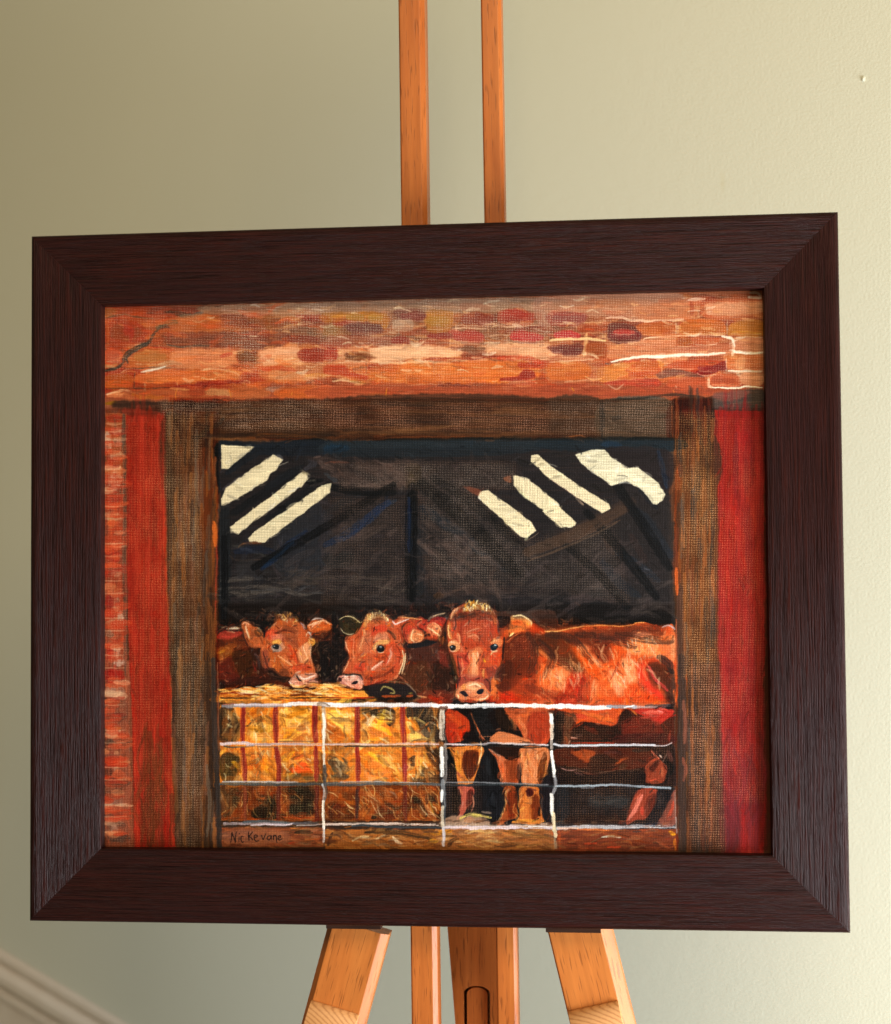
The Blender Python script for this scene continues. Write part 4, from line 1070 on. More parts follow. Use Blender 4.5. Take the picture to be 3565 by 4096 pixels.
# poll curls 1
p('c', 'a85a30', '860,240 960,180 1080,190 1150,280 1180,420 1000,430 880,380', .95, 10)
p('c', '6a3424', '1000,360 1160,380 1180,460 960,440', .7, 16)
sc('c', 'f0b850 d8803c f4d080 8a4424 c8b090 e09048', '870,190 1000,150 1120,210 1200,320 1120,390 960,330 880,260', 60, 44, 16, 60, 60, .9)
s('c', '1a1c1e', 44, '690,310 760,330 830,360', .9)
s('c', '1a1c1e', 30, '820,280 850,230', .9)
sc('c', '6a2c28 8a3c34 b88050', '740,240 880,160 880,280 760,320', 14, 40, 12, 120, 30, .8)
s('c', 'e8c8d8', 16, '1225,320 1260,360 1285,420', .9)
s('c', 'e8e8f0', 22, '1340,455 1370,490 1385,525', .9)
s('c', '2c1c20', 12, '1190,300 1300,400', .5)
# ear 1 left
p('c', 'c06a3c', '380,330 450,310 560,380 640,420 700,500 700,640 520,680 460,600 400,480', 1, 5)
s('c', 'f0c098', 30, '440,350 460,450 500,560', .85)
s('c', 'e89870', 30, '390,350 430,330 480,360', .8)
p('c', '7a3c20', '500,400 600,430 600,520 520,560', .7, 14)
p('c', '4c3420', '560,430 640,430 660,500 600,520', .9, 8)
s('c', 'a89878', 22, '570,385 630,410 665,460', .9)
s('c', '1c1a20', 40, '650,380 700,440 700,530', .9)
s('c', '5c3830', 26, '390,420 420,560 480,660', .9)
p('c', 'c0683c', '540,540 700,540 700,660 540,680', .7, 16)
# right ear 1
p('c', 'c8622c', '1320,370 1380,300 1450,260 1560,270 1660,330 1660,420 1560,460 1440,470 1350,440', 1, 5)
s('c', 'f4b898', 36, '1330,360 1440,330 1540,290 1640,340', .9)
s('c', 'c8bcb4', 30, '1390,290 1450,260 1530,270', .85)
s('c', 'ffe8d8', 18, '1380,400 1430,350 1500,330', .8)
s('c', 'd85a1c', 60, '1480,400 1580,370', .7)
p('c', '5c3020', '1400,470 1650,430 1660,560 1440,560', .85, 10)
s('c', '16181c', 34, '1640,450 1630,510 1570,555', .9)
s('c', 'a04838', 8, '1430,590 1560,580 1660,560', .7)
sc('c', 'b85c3c c87850', '1400,460 1660,460 1640,580 1420,580', 14, 40, 8, 100, 20, .6)
# --- cow 2 body
p('d', '4a2820', '1150,640 1400,560 1600,560 1750,640 1800,1000 1800,1480 1300,1480 1180,1280 1060,1100 1120,900', 1, 8)
p('d', '52322c', '1200,680 1600,600 1640,700 1640,860 1240,860', .8, 20)
p('d', '5a3620', '1160,1000 1300,880 1500,900 1560,1080 1500,1400 1300,1300 1100,1120', .8, 24)
p('d', '2a1c16', '1540,1000 1640,900 1760,960 1800,1300 1660,1320 1480,1240', .9, 24)
p('d', '8a3428', '1620,740 1700,720 1760,880 1760,960 1640,900', .85, 14)
s('d', '7a3a34', 30, '1470,900 1520,980 1560,1060', .6)
s('d', '8a5034', 12, '1270,880 1290,980 1240,1080', .7)
s('d', '9a6038', 14, '1180,860 1150,1000 1120,1080', .6)
p('d', '8c3a28', '1300,1360 1500,1290 1800,1320 1800,1480 1380,1480', .9, 16)
s('d', 'd04a30', 26, '1480,1400 1600,1410 1700,1400', .7)
sc('d', '6a3828 7a4430 3c241c', '1160,700 1700,700 1780,1350 1300,1350', 50, 120, 22, 80, 25, .4)
p('d', '1c1c20', '1180,640 1380,600 1470,570 1600,600 1500,640 1240,690', .8, 12)
# cow 2 head
p('d', 'c8623c', '560,280 620,190 760,170 860,200 960,280 1040,360 1120,640 1150,700 1130,860 1060,1060 980,1140 820,1160 620,1220 550,1200 530,1080 440,1050 260,1040 300,920 350,790 290,700 280,600 300,520 400,500 480,440', 1, 4)
p('d', 'd8703c', '330,540 440,520 460,680 440,840 360,800 330,660', .7, 20)
p('d', 'd0401f', '350,560 420,540 440,680 380,700', .7, 12)
p('d', 'd8402c', '720,370 860,360 880,440 720,480 650,540 660,470', .85, 12)
p('d', 'c07858', '560,470 660,470 660,620 600,760 520,720 500,560', .7, 16)
p('d', 'e8a068', '480,560 560,540 560,640 480,760', .5, 16)
p('d', 'dca080', '720,480 860,470 900,560 780,560 700,600', .85, 12)
p('d', 'eccc80', '730,600 800,570 920,580 900,640 850,640 780,630 740,680 700,700', .95, 6)
s('d', 'f4d890', 18, '700,640 690,700 720,740', .8)
s('d', '6a5048', 18, '690,600 740,550 820,540', .8)
s('d', '2a2024', 14, '690,608 710,590', .9)
s('d', '3a3428', 34, '900,440 960,480 1000,560', .85)
s('d', '1a1a20', 20, '910,430 950,470', .8)
s('d', '5a4030', 30, '900,540 930,590', .7)
p('d', 'c8482c', '920,600 1040,620 1090,760 1060,980 980,960 1000,760 900,700', .7, 20)
s('d', 'e89888', 40, '950,680 940,800 880,920', .8)
s('d', 'e8a898', 50, '820,870 740,940 680,990', .85)
s('d', 'f0c0a8', 26, '660,960 720,1000', .6)
s('d', 'd03c28', 44, '910,760 870,880 830,920', .7)
p('d', 'b84a20', '700,780 880,760 880,840 720,850', .6, 16)
p('d', 'd8402c', '430,920 560,900 560,1000 420,1020', .8, 12)
s('d', 'f0b060', 20, '500,800 540,800 590,770', .8, .1)
s('d', 'f0b060', 16, '470,850 530,855', .8, .1)
s('d', 'e8a070', 24, '400,720 400,840', .7)
p('d', 'a84020', '580,1060 800,1020 980,980 1020,1060 900,1140 620,1190', .8, 18)
s('d', '6a2c18', 30, '700,1080 880,1040 980,1000', .5)
p('d', 'a84434', '620,1180 900,1140 860,1180 640,1230', .8, 10)
s('d', 'f0b088', 12, '290,590 300,660 340,740', .8)
s('d', 'e8a878', 12, '340,880 290,980 260,1030', .8)
sc('d', 'e0804c b8482c f0a070 c05830', '340,560 620,520 900,800 900,1000 400,1000', 60, 70, 12, 75, 20, .5)
# jaw-line & neck cream stroke
s('d', 'e8b880', 26, '1110,720 1130,820 1110,920 1060,1060', .95, .1)
s('d', 'f0cc98', 18, '1150,760 1140,900 1100,1060', .9, .1)
s('d', 'e8a070', 30, '1040,1080 1000,1120', .8)
s('d', 'e08860', 24, '1070,1090 1130,1150 1190,1190', .9)
p('d', '1c1a20', '1080,600 1130,640 1180,580 1190,700 1130,690', .95, 5)
# eye 2
p('d', '14181c', '740,690 780,650 830,655 850,695 830,735 780,745 745,725', 1, 3, warp=.4)
s('d', 'd8d8d8', 14, '785,665 810,668', .95, 0)
s('d', '5a5c60', 20, '785,685 810,688', .5)
s('d', 'f0e0c0', 8, '760,745 800,755 840,742', .8)
# muzzle 2
p('d', 'e0a090', '180,1110 260,1070 440,1070 530,1100 545,1180 520,1260 440,1270 300,1240 210,1180', 1, 4)
p('d', 'f0ccb8', '270,1080 440,1085 400,1150 300,1140', .8, 10)
s('d', '3a2c28', 22, '255,1055 330,1075 420,1065 500,1080 540,1140', .9)
p('d', '8a7478', '480,1090 540,1100 540,1150 490,1130', .7, 6)
s('d', 'd8c8b8', 14, '185,1100 170,1160', .9)
p('d', '3a2020', '200,1110 230,1110 235,1160 205,1160', .9, 5)
p('d', '1c181c', '385,1190 430,1160 475,1165 440,1200 395,1205', 1, 4)
s('d', '8a4c48', 22, '240,1170 300,1220', .6)
s('d', 'f4d0c0', 22, '490,1210 520,1250', .8)
s('d', 'a86058', 20, '420,1240 490,1270', .7)
# poll 2
p('d', 'e0b070', '560,280 620,190 760,170 860,210 900,300 760,260 640,300 580,380', .9, 8)
sc('d', 'f8e4a8 e8b060 d08040 f4d090', '560,300 620,190 780,160 880,230 940,300 860,300 700,250 600,340', 44, 44, 14, 80, 40, .85)
s('d', '8a5c38', 40, '720,270 840,280', .8)
s('d', 'c87840', 40, '620,320 760,320', .6)
s('d', 'e8a84c', 30, '570,290 560,380', .7)
s('d', 'e8b878', 40, '540,430 570,480', .7)
# ear 2 left
p('d', '3a3424', '200,270 300,230 420,240 520,330 480,430 400,480 300,480 220,400', 1, 5)
s('d', 'd8b880', 14, '205,275 300,235 400,250 500,320 530,300', .95, .1)
s('d', 'c8b898', 14, '220,400 260,450 340,490 400,480', .9)
sc('d', '6a5430 8a7448 a08860 1c1c1c', '240,280 460,290 470,420 260,440', 24, 50, 14, 60, 40, .7)
# ear 2 right
p('d', 'c85a34', '960,310 1100,250 1280,250 1400,280 1320,370 1120,360 1100,440 1120,600 1040,560 980,420', 1, 5)
s('d', 'f4c0a8', 26, '970,300 1010,350 1080,310 1180,270', .9)
s('d', 'e8d8e8', 18, '985,300 1000,340', .9, .1)
s('d', 'e89860', 26, '1100,250 1240,255 1390,280', .9)
s('d', 'c03c28', 20, '1040,340 1160,310 1250,300', .8)
p('d', 'c04c34', '1110,400 1200,350 1320,380 1400,450 1400,560 1300,640 1190,620 1130,500', 1, 5)
s('d', '2c1c1c', 22, '1100,430 1130,350 1220,310', .9)
p('d', 'e8a868', '1190,560 1260,420 1400,480 1400,560 1300,630 1210,620', .9, 12)
s('d', 'f4c898', 26, '1260,460 1240,560 1290,600', .7)
s('d', 'f0b880', 20, '1320,490 1400,500', .8)
s('d', 'd83c2c', 34, '1200,370 1190,460', .7)
s('d', 'f0d0a0', 26, '1320,360 1380,300', .9)
s('d', '2a2020', 34, '1330,400 1400,430 1420,480', .85)
# cow 3 left ear
p('e', 'b84030', '-20,350 60,310 160,310 220,350 190,470 160,560 110,600 0,560 -120,480 -220,400 -160,320', 1, 6)
s('e', 'a83048', 44, '80,330 180,340', .8)
p('e', 'e8a068', '-40,440 60,400 150,460 160,560 100,590 -20,540', .9, 14)
s('e', 'f8d0a0', 34, '20,480 110,560', .8)
sc('e', 'f8d8a8 e08850 d05838', '-60,400 160,400 150,590 0,560', 24, 50, 12, 40, 30, .7)
s('e', 'c8b0a0', 26, '-20,330 80,290 200,260', .8)
s('e', 'e0b080', 18, '60,300 210,250', .8)
s('e', 'b0a0a8', 34, '220,320 240,340', .8)
p('e', '4a2c20', '160,470 230,440 260,600 240,720 160,700 100,620', .95, 8)
s('e', 'e0a858', 20, '120,580 140,660', .8)
s('e', 'd8782c', 30, '190,600 180,700', .8)
s('e', '16181a', 26, '215,530 220,640', .95)
p('e', 'c8502c', '-60,590 100,600 110,640 -60,630', .8, 8)
# --- body of cow 3 / large flank
p('f', 'c8683c', '-400,200 -260,80 -240,100 0,240 100,250 400,220 700,180 1000,200 1250,150 1400,170 1560,210 1690,240 1690,1150 -480,1150 -500,400', 1, 5)
p('e', '3c211a', '1080,620 1200,560 1400,530 1560,560 1560,900 1560,1100 1440,1160 1300,1180 1160,1340 1000,1380 940,1260 1040,1000 1060,800', 1, 14)
p('e', '5a2c20', '1150,640 1500,580 1560,800 1300,800 1150,760', .8, 26)
p('e', '8c442c', '1280,620 1500,600 1480,760 1300,720', .5, 26)
p('e', '2a1c1a', '1060,960 1180,950 1180,1150 1080,1200', .8, 24)
p('e', '7c3c28', '1200,1150 1500,1060 1580,1200 1480,1440 1250,1420 1180,1280', .85, 26)
p('e', 'a04a30', '1260,1250 1560,1180 1620,1500 1300,1500', .7, 26)
p('e', 'cc5a2c', '1540,880 1660,940 1700,1160 1560,1240 1560,1060', .9, 16)
p('e', 'e08848', '1580,1050 1720,1000 1760,1300 1620,1400', .7, 24)
p('e', '382820', '1460,600 1800,560 1800,1000 1700,900 1600,800 1520,740', .85, 14)
s('e', 'e8a060', 54, '1530,780 1640,850 1720,920', .9)
s('e', 'f4c490', 24, '1560,790 1680,880 1780,940', .8)
p('e', 'c84a20', '1400,440 1500,410 1640,500 1640,560 1440,520', .95, 8)
s('e', 'e8a868', 40, '1650,510 1792,525', .9)
p('e', 'b03820', '850,1440 1100,1380 1240,1440 1280,1540 830,1550', .95, 8)
p('e', 'd84028', '1030,1400 1140,1370 1200,1420 1180,1480 1040,1480', .8, 14)
s('e', 'e8642c', 40, '1100,1500 1220,1490', .7)
p('e', 'e07838', '880,1220 1000,1190 1010,1260 940,1300 960,1480 880,1480', .95, 8)
p('e', '4a2620', '1000,1210 1100,1240 1160,1340 1060,1380 960,1350', .9, 14)
p('e', '28242c', '960,1060 1060,980 1060,1180 1000,1240 920,1200', .95, 8)
# flank detail (tile f)
s('f', 'f0a058', 18, '90,255 250,255 420,220 560,200', .95)
s('f', 'e8964c', 12, '560,195 780,185 1000,195 1160,180 1230,150', .9)
s('f', 'c8b070', 8, '1190,155 1290,148 1330,160', .8)
s('f', 'b09098', 22, '1540,210 1620,185 1700,235', .8)
p('f', '4a2c24', '340,290 560,240 900,230 1180,200 1400,190 1520,230 1560,320 1300,290 1120,360 1100,420 920,400 880,520 700,480 640,440 400,420', 1, 12)
p('f', '6a3c38', '700,330 1000,320 1050,400 900,400 760,420', .6, 20)
p('f', '3a2018', '640,480 760,500 880,540 820,660 740,560 640,500', .9, 12)
p('f', '8a4028', '650,470 920,480 940,600 820,640', .5, 20)
p('f', '3c2a1e', '40,300 340,300 560,700 540,780 400,760 260,660 160,560 100,460 0,400', .95, 14)
p('f', '54402c', '300,600 480,560 560,700 480,760 330,700', .7, 16)
s('f', '7a3c24', 50, '80,400 200,460', .5)
s('f', '7a6a64', 30, '690,270 800,300 900,290', .6, .6)
s('f', 'c85a30', 24, '480,220 620,210 640,260', .7)
p('f', 'e06820', '390,430 480,460 640,560 700,660 780,740 760,860 640,780 560,700 480,580', .95, 10)
p('f', 'e8a878', '490,440 580,420 660,460 640,520 600,540', .9, 12)
s('f', 'f4c498', 44, '620,520 720,620 800,700', .85)
s('f', 'f8dcc0', 30, '680,580 760,680 840,720', .7)
p('f', 'd8682c', '900,430 980,390 1080,430 1100,540 1020,620 940,700 860,700 940,560', .9, 14)
p('f', 'f0bc84', '1120,380 1300,330 1440,330 1480,400 1460,560 1280,540 1180,560 1100,480', .95, 14)
sc('f', 'a05838 f8e0b8 e8a068', '1150,380 1460,360 1440,560 1180,560', 26, 70, 16, 60, 40, .6)
s('f', 'dcd0cc', 50, '1190,320 1290,290 1400,310', .85)
s('f', 'f8e4c0', 60, '1290,360 1440,380', .8)
s('f', 'e8c8b8', 50, '1420,430 1440,540', .7)
p('f', 'e0a074', '1480,360 1690,320 1690,620 1560,600 1480,580', .9, 14)
s('f', 'e08038', 34, '1520,350 1680,330', .7)
p('f', 'd8743c', '760,700 900,640 1040,680 1180,640 1240,760 1100,900 900,900 780,860', .7, 20)
p('f', 'f4c8a4', '1040,640 1160,600 1220,760 1220,900 1120,920 1060,920 1070,760', .95, 12)
p('f', 'f0c4a4', '880,720 960,740 1000,800 1080,880 1060,1060 980,1060 920,960 890,880', .95, 10)
s('f', 'fce4d0', 34, '1100,760 1150,880', .7)
s('f', 'f8dcc8', 30, '930,860 980,980 1000,1040', .7)
s('f', 'f0c4a0', 40, '1030,640 1100,600', .8)
p('f', 'e0783c', '620,860 780,840 880,900 920,1040 960,1130 640,1140 560,1000', .8, 20)
s('f', 'c89878', 70, '700,860 690,1000 650,1130', .7)
s('f', 'e8b088', 50, '730,900 720,1060', .5)
p('f', 'b83424', '390,800 560,780 560,960 480,1150 200,1150 320,990', .9, 14)
p('f', '8a3430', '480,860 640,840 640,1100 560,1150 460,1120', .8, 20)
p('f', 'f0b484', '170,700 330,690 420,780 350,860 340,960 290,1000 180,900', .9, 14)
p('f', 'e8844c', '0,720 160,600 240,660 200,860 120,980 0,960', .8, 20)
p('f', 'd87850', '0,960 240,940 260,1040 180,1150 0,1150', .8, 20)
s('f', 'f4c8a0', 50, '270,760 320,860 310,970', .8)
s('f', 'f0b080', 40, '60,740 100,860 90,1000', .5)
sc('f', 'f0a868 d86030 e89060', '20,640 340,700 300,1100 20,1100', 34, 130, 16, 95, 14, .5)
p('f', 'd85a24', '1080,940 1200,900 1300,960 1400,1000 1480,1060 1560,1090 1500,1140 960,1140 1060,1060', .95, 12)
s('f', 'e87a30', 34, '800,1090 960,1100 1200,1110 1500,1120', .7)
p('f', 'd84838', '1230,700 1330,640 1380,680 1320,760 1380,900 1480,990 1560,1060 1540,1110 1460,1090 1340,980 1260,860', .95, 8)
s('f', 'f04048', 44, '1300,760 1360,900 1440,980 1530,1070', .85)
s('f', '8a7078', 34, '1260,880 1340,980 1400,1020', .7)
p('f', 'c84a30', '1320,620 1480,590 1690,640 1690,740 1560,680 1400,640', .9, 10)
s('f', 'e07838', 22, '1520,640 1620,690 1690,730', .8)
p('f', '201e1e', '1370,680 1440,645 1540,650 1640,720 1690,760 1690,1140 1580,1090 1560,1000 1460,900 1400,780', .98, 8)
p('f', '4a2c2c', '1340,700 1420,700 1460,900 1500,990 1420,940 1350,800', .8, 12)
s('f', '5a2c28', 30, '1620,760 1660,820', .6)
p('f', '3a2826', '1600,900 1700,850 1700,1150 1610,1140', .8, 14)
p('f', '8c4a30', '560,1100 640,1080 620,1150 540,1150', .5, 14)
# --- head 3
p('e', 'c05434', '270,300 340,190 440,140 560,100 760,100 860,160 940,260 980,400 970,520 1040,620 1020,780 1010,900 950,1060 880,1200 840,1400 830,1480 700,1530 500,1530 370,1470 390,1340 400,1180 340,1020 280,840 260,700 240,560 240,420', 1, 4)
p('e', '34281c', '280,830 330,860 400,1100 420,1260 350,1240 300,1060', .9, 8)
s('e', '5c4420', 34, '310,880 350,1000 370,1120', .7)
s('e', '1c2024', 26, '290,1000 340,1150 360,1230', .9)
p('e', '9a3c24', '450,300 640,320 800,340 880,480 860,640 760,740 640,760 560,760 450,640 430,460', .6, 40)
p('e', 'a83a28', '400,380 520,330 520,460 420,500', .7, 20)
p('e', 'b84430', '740,320 920,340 930,540 840,560', .7, 24)
p('e', 'd88a5c', '520,540 660,560 700,660 600,620 540,600', .7, 16)
s('e', 'e09468', 24, '620,500 680,460 740,480', .6)
s('e', 'd88858', 40, '380,540 420,640 380,720', .8)
p('e', 'e0905c', '540,820 700,740 760,800 700,900 690,1160 540,1160 560,960', .9, 20)
p('e', 'f0b888', '600,840 690,820 680,960 680,1140 600,1160 600,1000', .7, 16)
s('e', 'c86840', 34, '640,900 630,1100', .4)
p('e', 'c8443a', '380,860 520,820 560,940 500,1060 460,1100 420,960', .75, 18)
s('e', '6a2c20', 50, '400,860 480,900 530,940', .6)
s('e', '5a4a50', 26, '400,940 430,1040 430,1140', .8)
s('e', 'e09878', 24, '450,960 460,1060 450,1140', .7)
s('e', 'd85a38', 26, '370,900 400,1040 400,1160', .7)
p('e', 'd04420', '880,830 990,820 1000,940 960,1020 880,990 850,900', .9, 12)
s('e', 'e02a10', 44, '940,900 950,980', .6)
p('e', '6a2c30', '820,1040 960,1020 940,1120 860,1210 820,1140', .95, 6)
s('e', 'c86a4c', 9, '965,1040 930,1130 870,1210', .8)
s('e', 'c0602c', 40, '830,880 790,1000', .6)
s('e', 'f0c870', 26, '770,1060 760,1120 770,1180', .9)
p('e', '8a4448', '420,1160 560,1120 740,1180 760,1240 560,1240 430,1280', .6, 20)
p('e', 'a05040', '400,1240 520,1180 540,1260 440,1340', .6, 14)
p('e', '5a2a34', '770,1200 860,1200 870,1380 800,1330 770,1260', .9, 10)
sc('e', 'd88060 a83c28 e8a078 c86848', '430,300 900,300 900,720 700,1100 520,1100 430,700', 70, 70, 12, 85, 25, .45)
# muzzle 3
p('e', 'e8a474', '400,1340 500,1260 620,1240 740,1260 800,1330 840,1420 830,1490 700,1510 560,1490 460,1500 370,1460 370,1400', 1, 5)
p('e', 'f4cc9c', '520,1280 640,1250 720,1300 660,1370 540,1340', .85, 14)
p('e', 'e09c40', '450,1300 510,1270 520,1340 470,1350', .8, 10)
p('e', '241c24', '425,1390 480,1370 520,1400 540,1440 490,1445', 1, 5)
p('e', '1e2028', '665,1390 720,1350 770,1350 750,1410 700,1425', 1, 5)
s('e', 'f4dc98', 30, '390,1440 420,1470', .8)
s('e', 'f4d8a4', 26, '700,1490 780,1490 830,1440', .9)
s('e', 'd06060', 20, '740,1430 770,1410', .7)
s('e', 'c86850', 34, '560,1420 640,1440', .5)
s('e', '8a3428', 26, '480,1510 640,1530 800,1520', .8)
# eyes 3
p('e', 'd49060', '260,690 310,650 380,660 430,740 400,800 330,810 280,770', .95, 6)
s('e', 'e8b898', 26, '290,670 350,680', .9)
p('e', '14181c', '275,740 310,715 355,722 370,755 345,788 300,788', 1, 3, warp=.4)
s('e', 'c8ccd0', 12, '300,738 318,742', .9, 0)
s('e', 'f4d8c8', 8, '290,795 330,808 370,790', .8)
p('e', 'e8b078', '870,690 920,640 1000,620 1040,660 1000,740 960,700', .9, 6)
s('e', 'f4d0a0', 24, '900,660 980,640', .8)
p('e', '16202a', '865,735 900,705 950,700 975,735 950,775 910,795 875,775', 1, 3, warp=.4)
s('e', 'd0dce0', 18, '925,715 950,720', .9, 0)
s('e', '4c5a64', 20, '900,735 950,745', .6)
s('e', 'f0d0c0', 9, '870,790 910,805 960,790', .8)
s('e', 'd8a878', 24, '870,860 900,810 960,800', .6)
# poll 3
s('e', 'e0a070', 50, '300,340 350,220 440,170', .9)
s('e', 'd8c0c8', 40, '380,200 350,240', .7)
s('e', 'e8a85c', 50, '280,400 270,520 300,620', .85)
s('e', 'a08888', 34, '340,340 360,440 340,520', .7)
s('e', '6a4a48', 40, '340,460 340,540', .7)
p('e', 'e8b468', '470,200 540,100 700,90 840,140 870,240 760,220 600,200 500,240', .95, 7)
sc('e', 'f8e4a8 f4d088 e0962c c87820 ffeec8', '460,200 540,95 700,85 850,140 890,260 780,240 620,200 500,230', 70, 60, 18, 85, 30, .85)
s('e', 'c88418', 50, '620,170 660,130', .7)
s('e', '8a7a20', 30, '800,140 850,170', .7)
s('e', 'e08848', 44, '880,240 920,300 940,400', .7)
s('e', 'f0c8a0', 14, '880,190 930,270', .8)
p('e', '4a2c20', '400,260 460,250 480,300 430,320 400,300', .95, 6)
s('e', '6a4028', 44, '350,270 370,300', .9)
s('e', 'e8e0d0', 14, '400,300 420,320', .8)
p('e', '6a3c24', '560,260 640,240 660,290 600,320', .7, 10)
s('e', '181818', 12, '660,218 720,212', .95, 0)
s('e', '9aa090', 34, '735,215 775,240', .9)
s('e', '2c2420', 8, '730,240 770,262', .9)
s('e', '2c1c18', 8, '870,330 915,352', .8)
s('e', '3c2420', 24, '880,570 890,630', .6)
s('e', '5c3c40', 24, '960,400 990,520 1000,580', .8)
# ear 3 right
p('e', 'e0a060', '1150,340 1180,290 1300,280 1420,330 1470,390 1430,470 1300,520 1180,560 1120,590 1130,480', 1, 5)
p('e', 'f0c888', '1180,300 1320,290 1450,380 1430,460 1380,420 1340,340 1180,360', .9, 10)
p('e', 'd8703c', '1170,390 1240,350 1320,370 1300,440 1180,450', .9, 12)
p('e', '2c2020', '990,330 1130,310 1160,380 1150,480 1080,480 990,440', .95, 8)
sc('e', 'b09078 8a6458 c8a088', '1000,330 1150,320 1160,400 1010,440', 12, 110, 8, 5, 8, .8)
s('e', '6a3428', 50, '1020,480 1040,580', .9)
s('e', 'a84c30', 24, '1000,480 1080,500', .7)
s('e', '5c4838', 26, '1160,480 1240,460 1330,450', .8)
s('e', 'e88058', 26, '1200,530 1300,500 1400,500', .8)
s('e', '4a3c3c', 30, '1330,490 1370,480', .9)
s('e', 'f4e090', 34, '1140,590 1190,540', .9)
s('e', 'a86040', 30, '1130,650 1180,610', .8)
s('e', '14161c', 34, '1060,600 1050,760 1040,900 1020,1000', .9)
s('e', '5a3430', 24, '1110,620 1090,760', .7)
s('e', '3c2420', 14, '1140,700 1220,620 1340,550', .8)
spk('e', '1150,600 1500,600 1500,900 1150,900', .3, 'c86848', 60); spk('e', '470,340 860,340 860,640 470,640', .35, 'f0a888', 60)
spk('f', '250,560 560,700 540,790 300,700', .4, 'd8b078', 30)
spk('d', '600,1030 1000,1000 950,1130 620,1170', .25, 'e88850', 40)
def animals_again():
    p('d', '221e20', '100,180 240,200 260,480 330,740 320,900 240,1060 170,1100 150,1240 0,1210 -60,1100 -80,600 0,560 100,560', 1, 8)
    p('e', '5c3c30', '700,260 1000,235 1300,235 1500,215 1792,230 1792,500 1500,440 1380,340 1000,300', .95, 10)
    p('e', '3a2820', '1470,300 1792,290 1792,480 1560,450', .8, 20)
    p('c', '5c2a18', '30,560 120,470 350,470 480,600 640,700 720,980 900,1130 1060,1180 1000,1300 600,1290 30,1310', 1, 8)
    p('c', '301a18', '40,1180 400,1100 740,1090 900,1150 600,1230 380,1260 150,1320 40,1310', .95, 14)
    p('c', 'c04438', '100,450 350,455 360,500 200,560 30,545', .95, 10)
    s('c', 'd84a3c', 34, '100,520 220,520 320,490', .8)
    s('c', 'b8aa90', 34, '165,412 250,400 345,405', .95, .1)
    s('c', 'b8aa90', 8, '345,402 400,388', .7)
    p('c', 'b86a24', '20,700 140,650 280,600 300,680 200,820 60,860', .85, 30)
    s('c', 'e0a838', 40, '30,760 80,740 130,730', .7)
    p('c', '7a3c20', '160,560 440,540 480,660 300,720 160,640', .8, 20)
    p('c', '3c2614', '240,760 400,720 540,760 560,960 480,1100 380,1100 300,960', .95, 18)
    p('c', '2c1c1a', '480,700 640,690 660,900 720,1050 620,1080 560,900', .9, 12)
    p('c', '6a2420', '60,880 200,830 240,980 340,1100 200,1180 60,1100', .6, 30)
    s('c', 'a03030', 22, '540,880 560,960 600,1020', .8)
    s('c', '4a4850', 44, '570,760 620,860 640,980', .7)
    s('c', '16181c', 26, '630,690 640,780 680,920 720,1020', .9)
    p('c', '16161a', '60,1160 140,1150 160,1290 100,1320 60,1280', .95, 6)
    p('c', 'c86a3c', '760,420 900,300 1080,260 1220,330 1290,420 1350,520 1420,580 1360,680 1370,800 1430,980 1440,1060 1420,1130 1300,1200 1120,1110 940,1090 820,1000 680,960 640,760 700,600', 1, 4)
    p('c', '8a4a30', '860,430 1100,420 1180,520 1180,680 1060,620 940,520', .8, 20)
    p('c', 'c0582c', '1180,440 1330,430 1340,560 1200,680', .8, 14)
    p('c', 'd8402c', '740,430 880,430 880,480 800,560 740,540', .75, 12)
    p('c', 'd88a78', '800,500 950,480 970,600 900,570 820,560', .8, 14)
    p('c', 'e8b858', '820,590 900,560 950,600 920,640 830,630', .95, 8)
    p('c', 'e8c0a8', '930,620 980,600 1000,680 940,720', .7, 10)
    p('c', 'e0a070', '1200,690 1340,620 1360,800 1300,900 1200,860', .9, 14)
    p('c', 'f0b890', '1260,660 1340,600 1350,760 1290,780', .6, 12)
    p('c', 'ecb050', '1330,560 1420,550 1430,620 1360,655', .95, 7)
    s('c', 'd84424', 54, '1060,650 1120,760 1170,900', .85)
    s('c', 'c84c28', 44, '1040,760 1120,860', .6)
    p('c', 'b85c24', '790,740 900,780 960,860 940,1000 860,990 800,880', .9, 14)
    s('c', 'e8a868', 54, '900,800 1000,870 1100,930', .8)
    s('c', 'e08858', 30, '980,800 1060,880', .6)
    p('c', '804038', '670,740 760,740 760,980 700,990', .8, 12)
    p('c', '4e2a1c', '950,960 1040,1000 1060,1090 960,1110 900,1060', .85, 14)
    p('c', '2c201e', '730,990 830,970 950,1080 1080,1110 1010,1180 860,1150 740,1060', .95, 8)
    s('c', '7a4a38', 12, '740,1040 860,1090 960,1110', .8)
    p('c', 'c8442c', '1100,980 1200,930 1330,920 1380,990 1200,1020', .9, 8)
    s('c', 'e07840', 24, '1340,900 1400,960 1420,1000', .8)
    s('c', 'f0b090', 8, '1360,700 1365,850 1400,950', .8)
    p('c', 'b09080', '800,660 850,640 930,650 950,720 880,740 820,720', .85, 6)
    p('c', '14181c', '820,650 860,640 915,660 905,695 860,700 825,680', 1, 4)
    s('c', 'f0f0f0', 12, '838,655 852,662', .95, 0)
    s('c', '1c1c20', 10, '815,640 870,632 930,650', .9, .1)
    s('c', '5a4a44', 16, '830,740 870,730 910,725', .7)
    p('c', 'e0a48c', '1100,1110 1160,1060 1300,1060 1380,1040 1455,1050 1450,1110 1380,1150 1470,1160 1480,1220 1380,1240 1220,1240 1130,1250 1060,1200 1060,1150', 1, 4)
    s('c', 'f8d8c8', 34, '1190,1080 1270,1130 1360,1110 1430,1070', .9)
    s('c', 'f8dccc', 34, '1060,1170 1110,1230 1200,1230', .9)
    s('c', 'f0c0ac', 26, '1380,1200 1450,1190', .8)
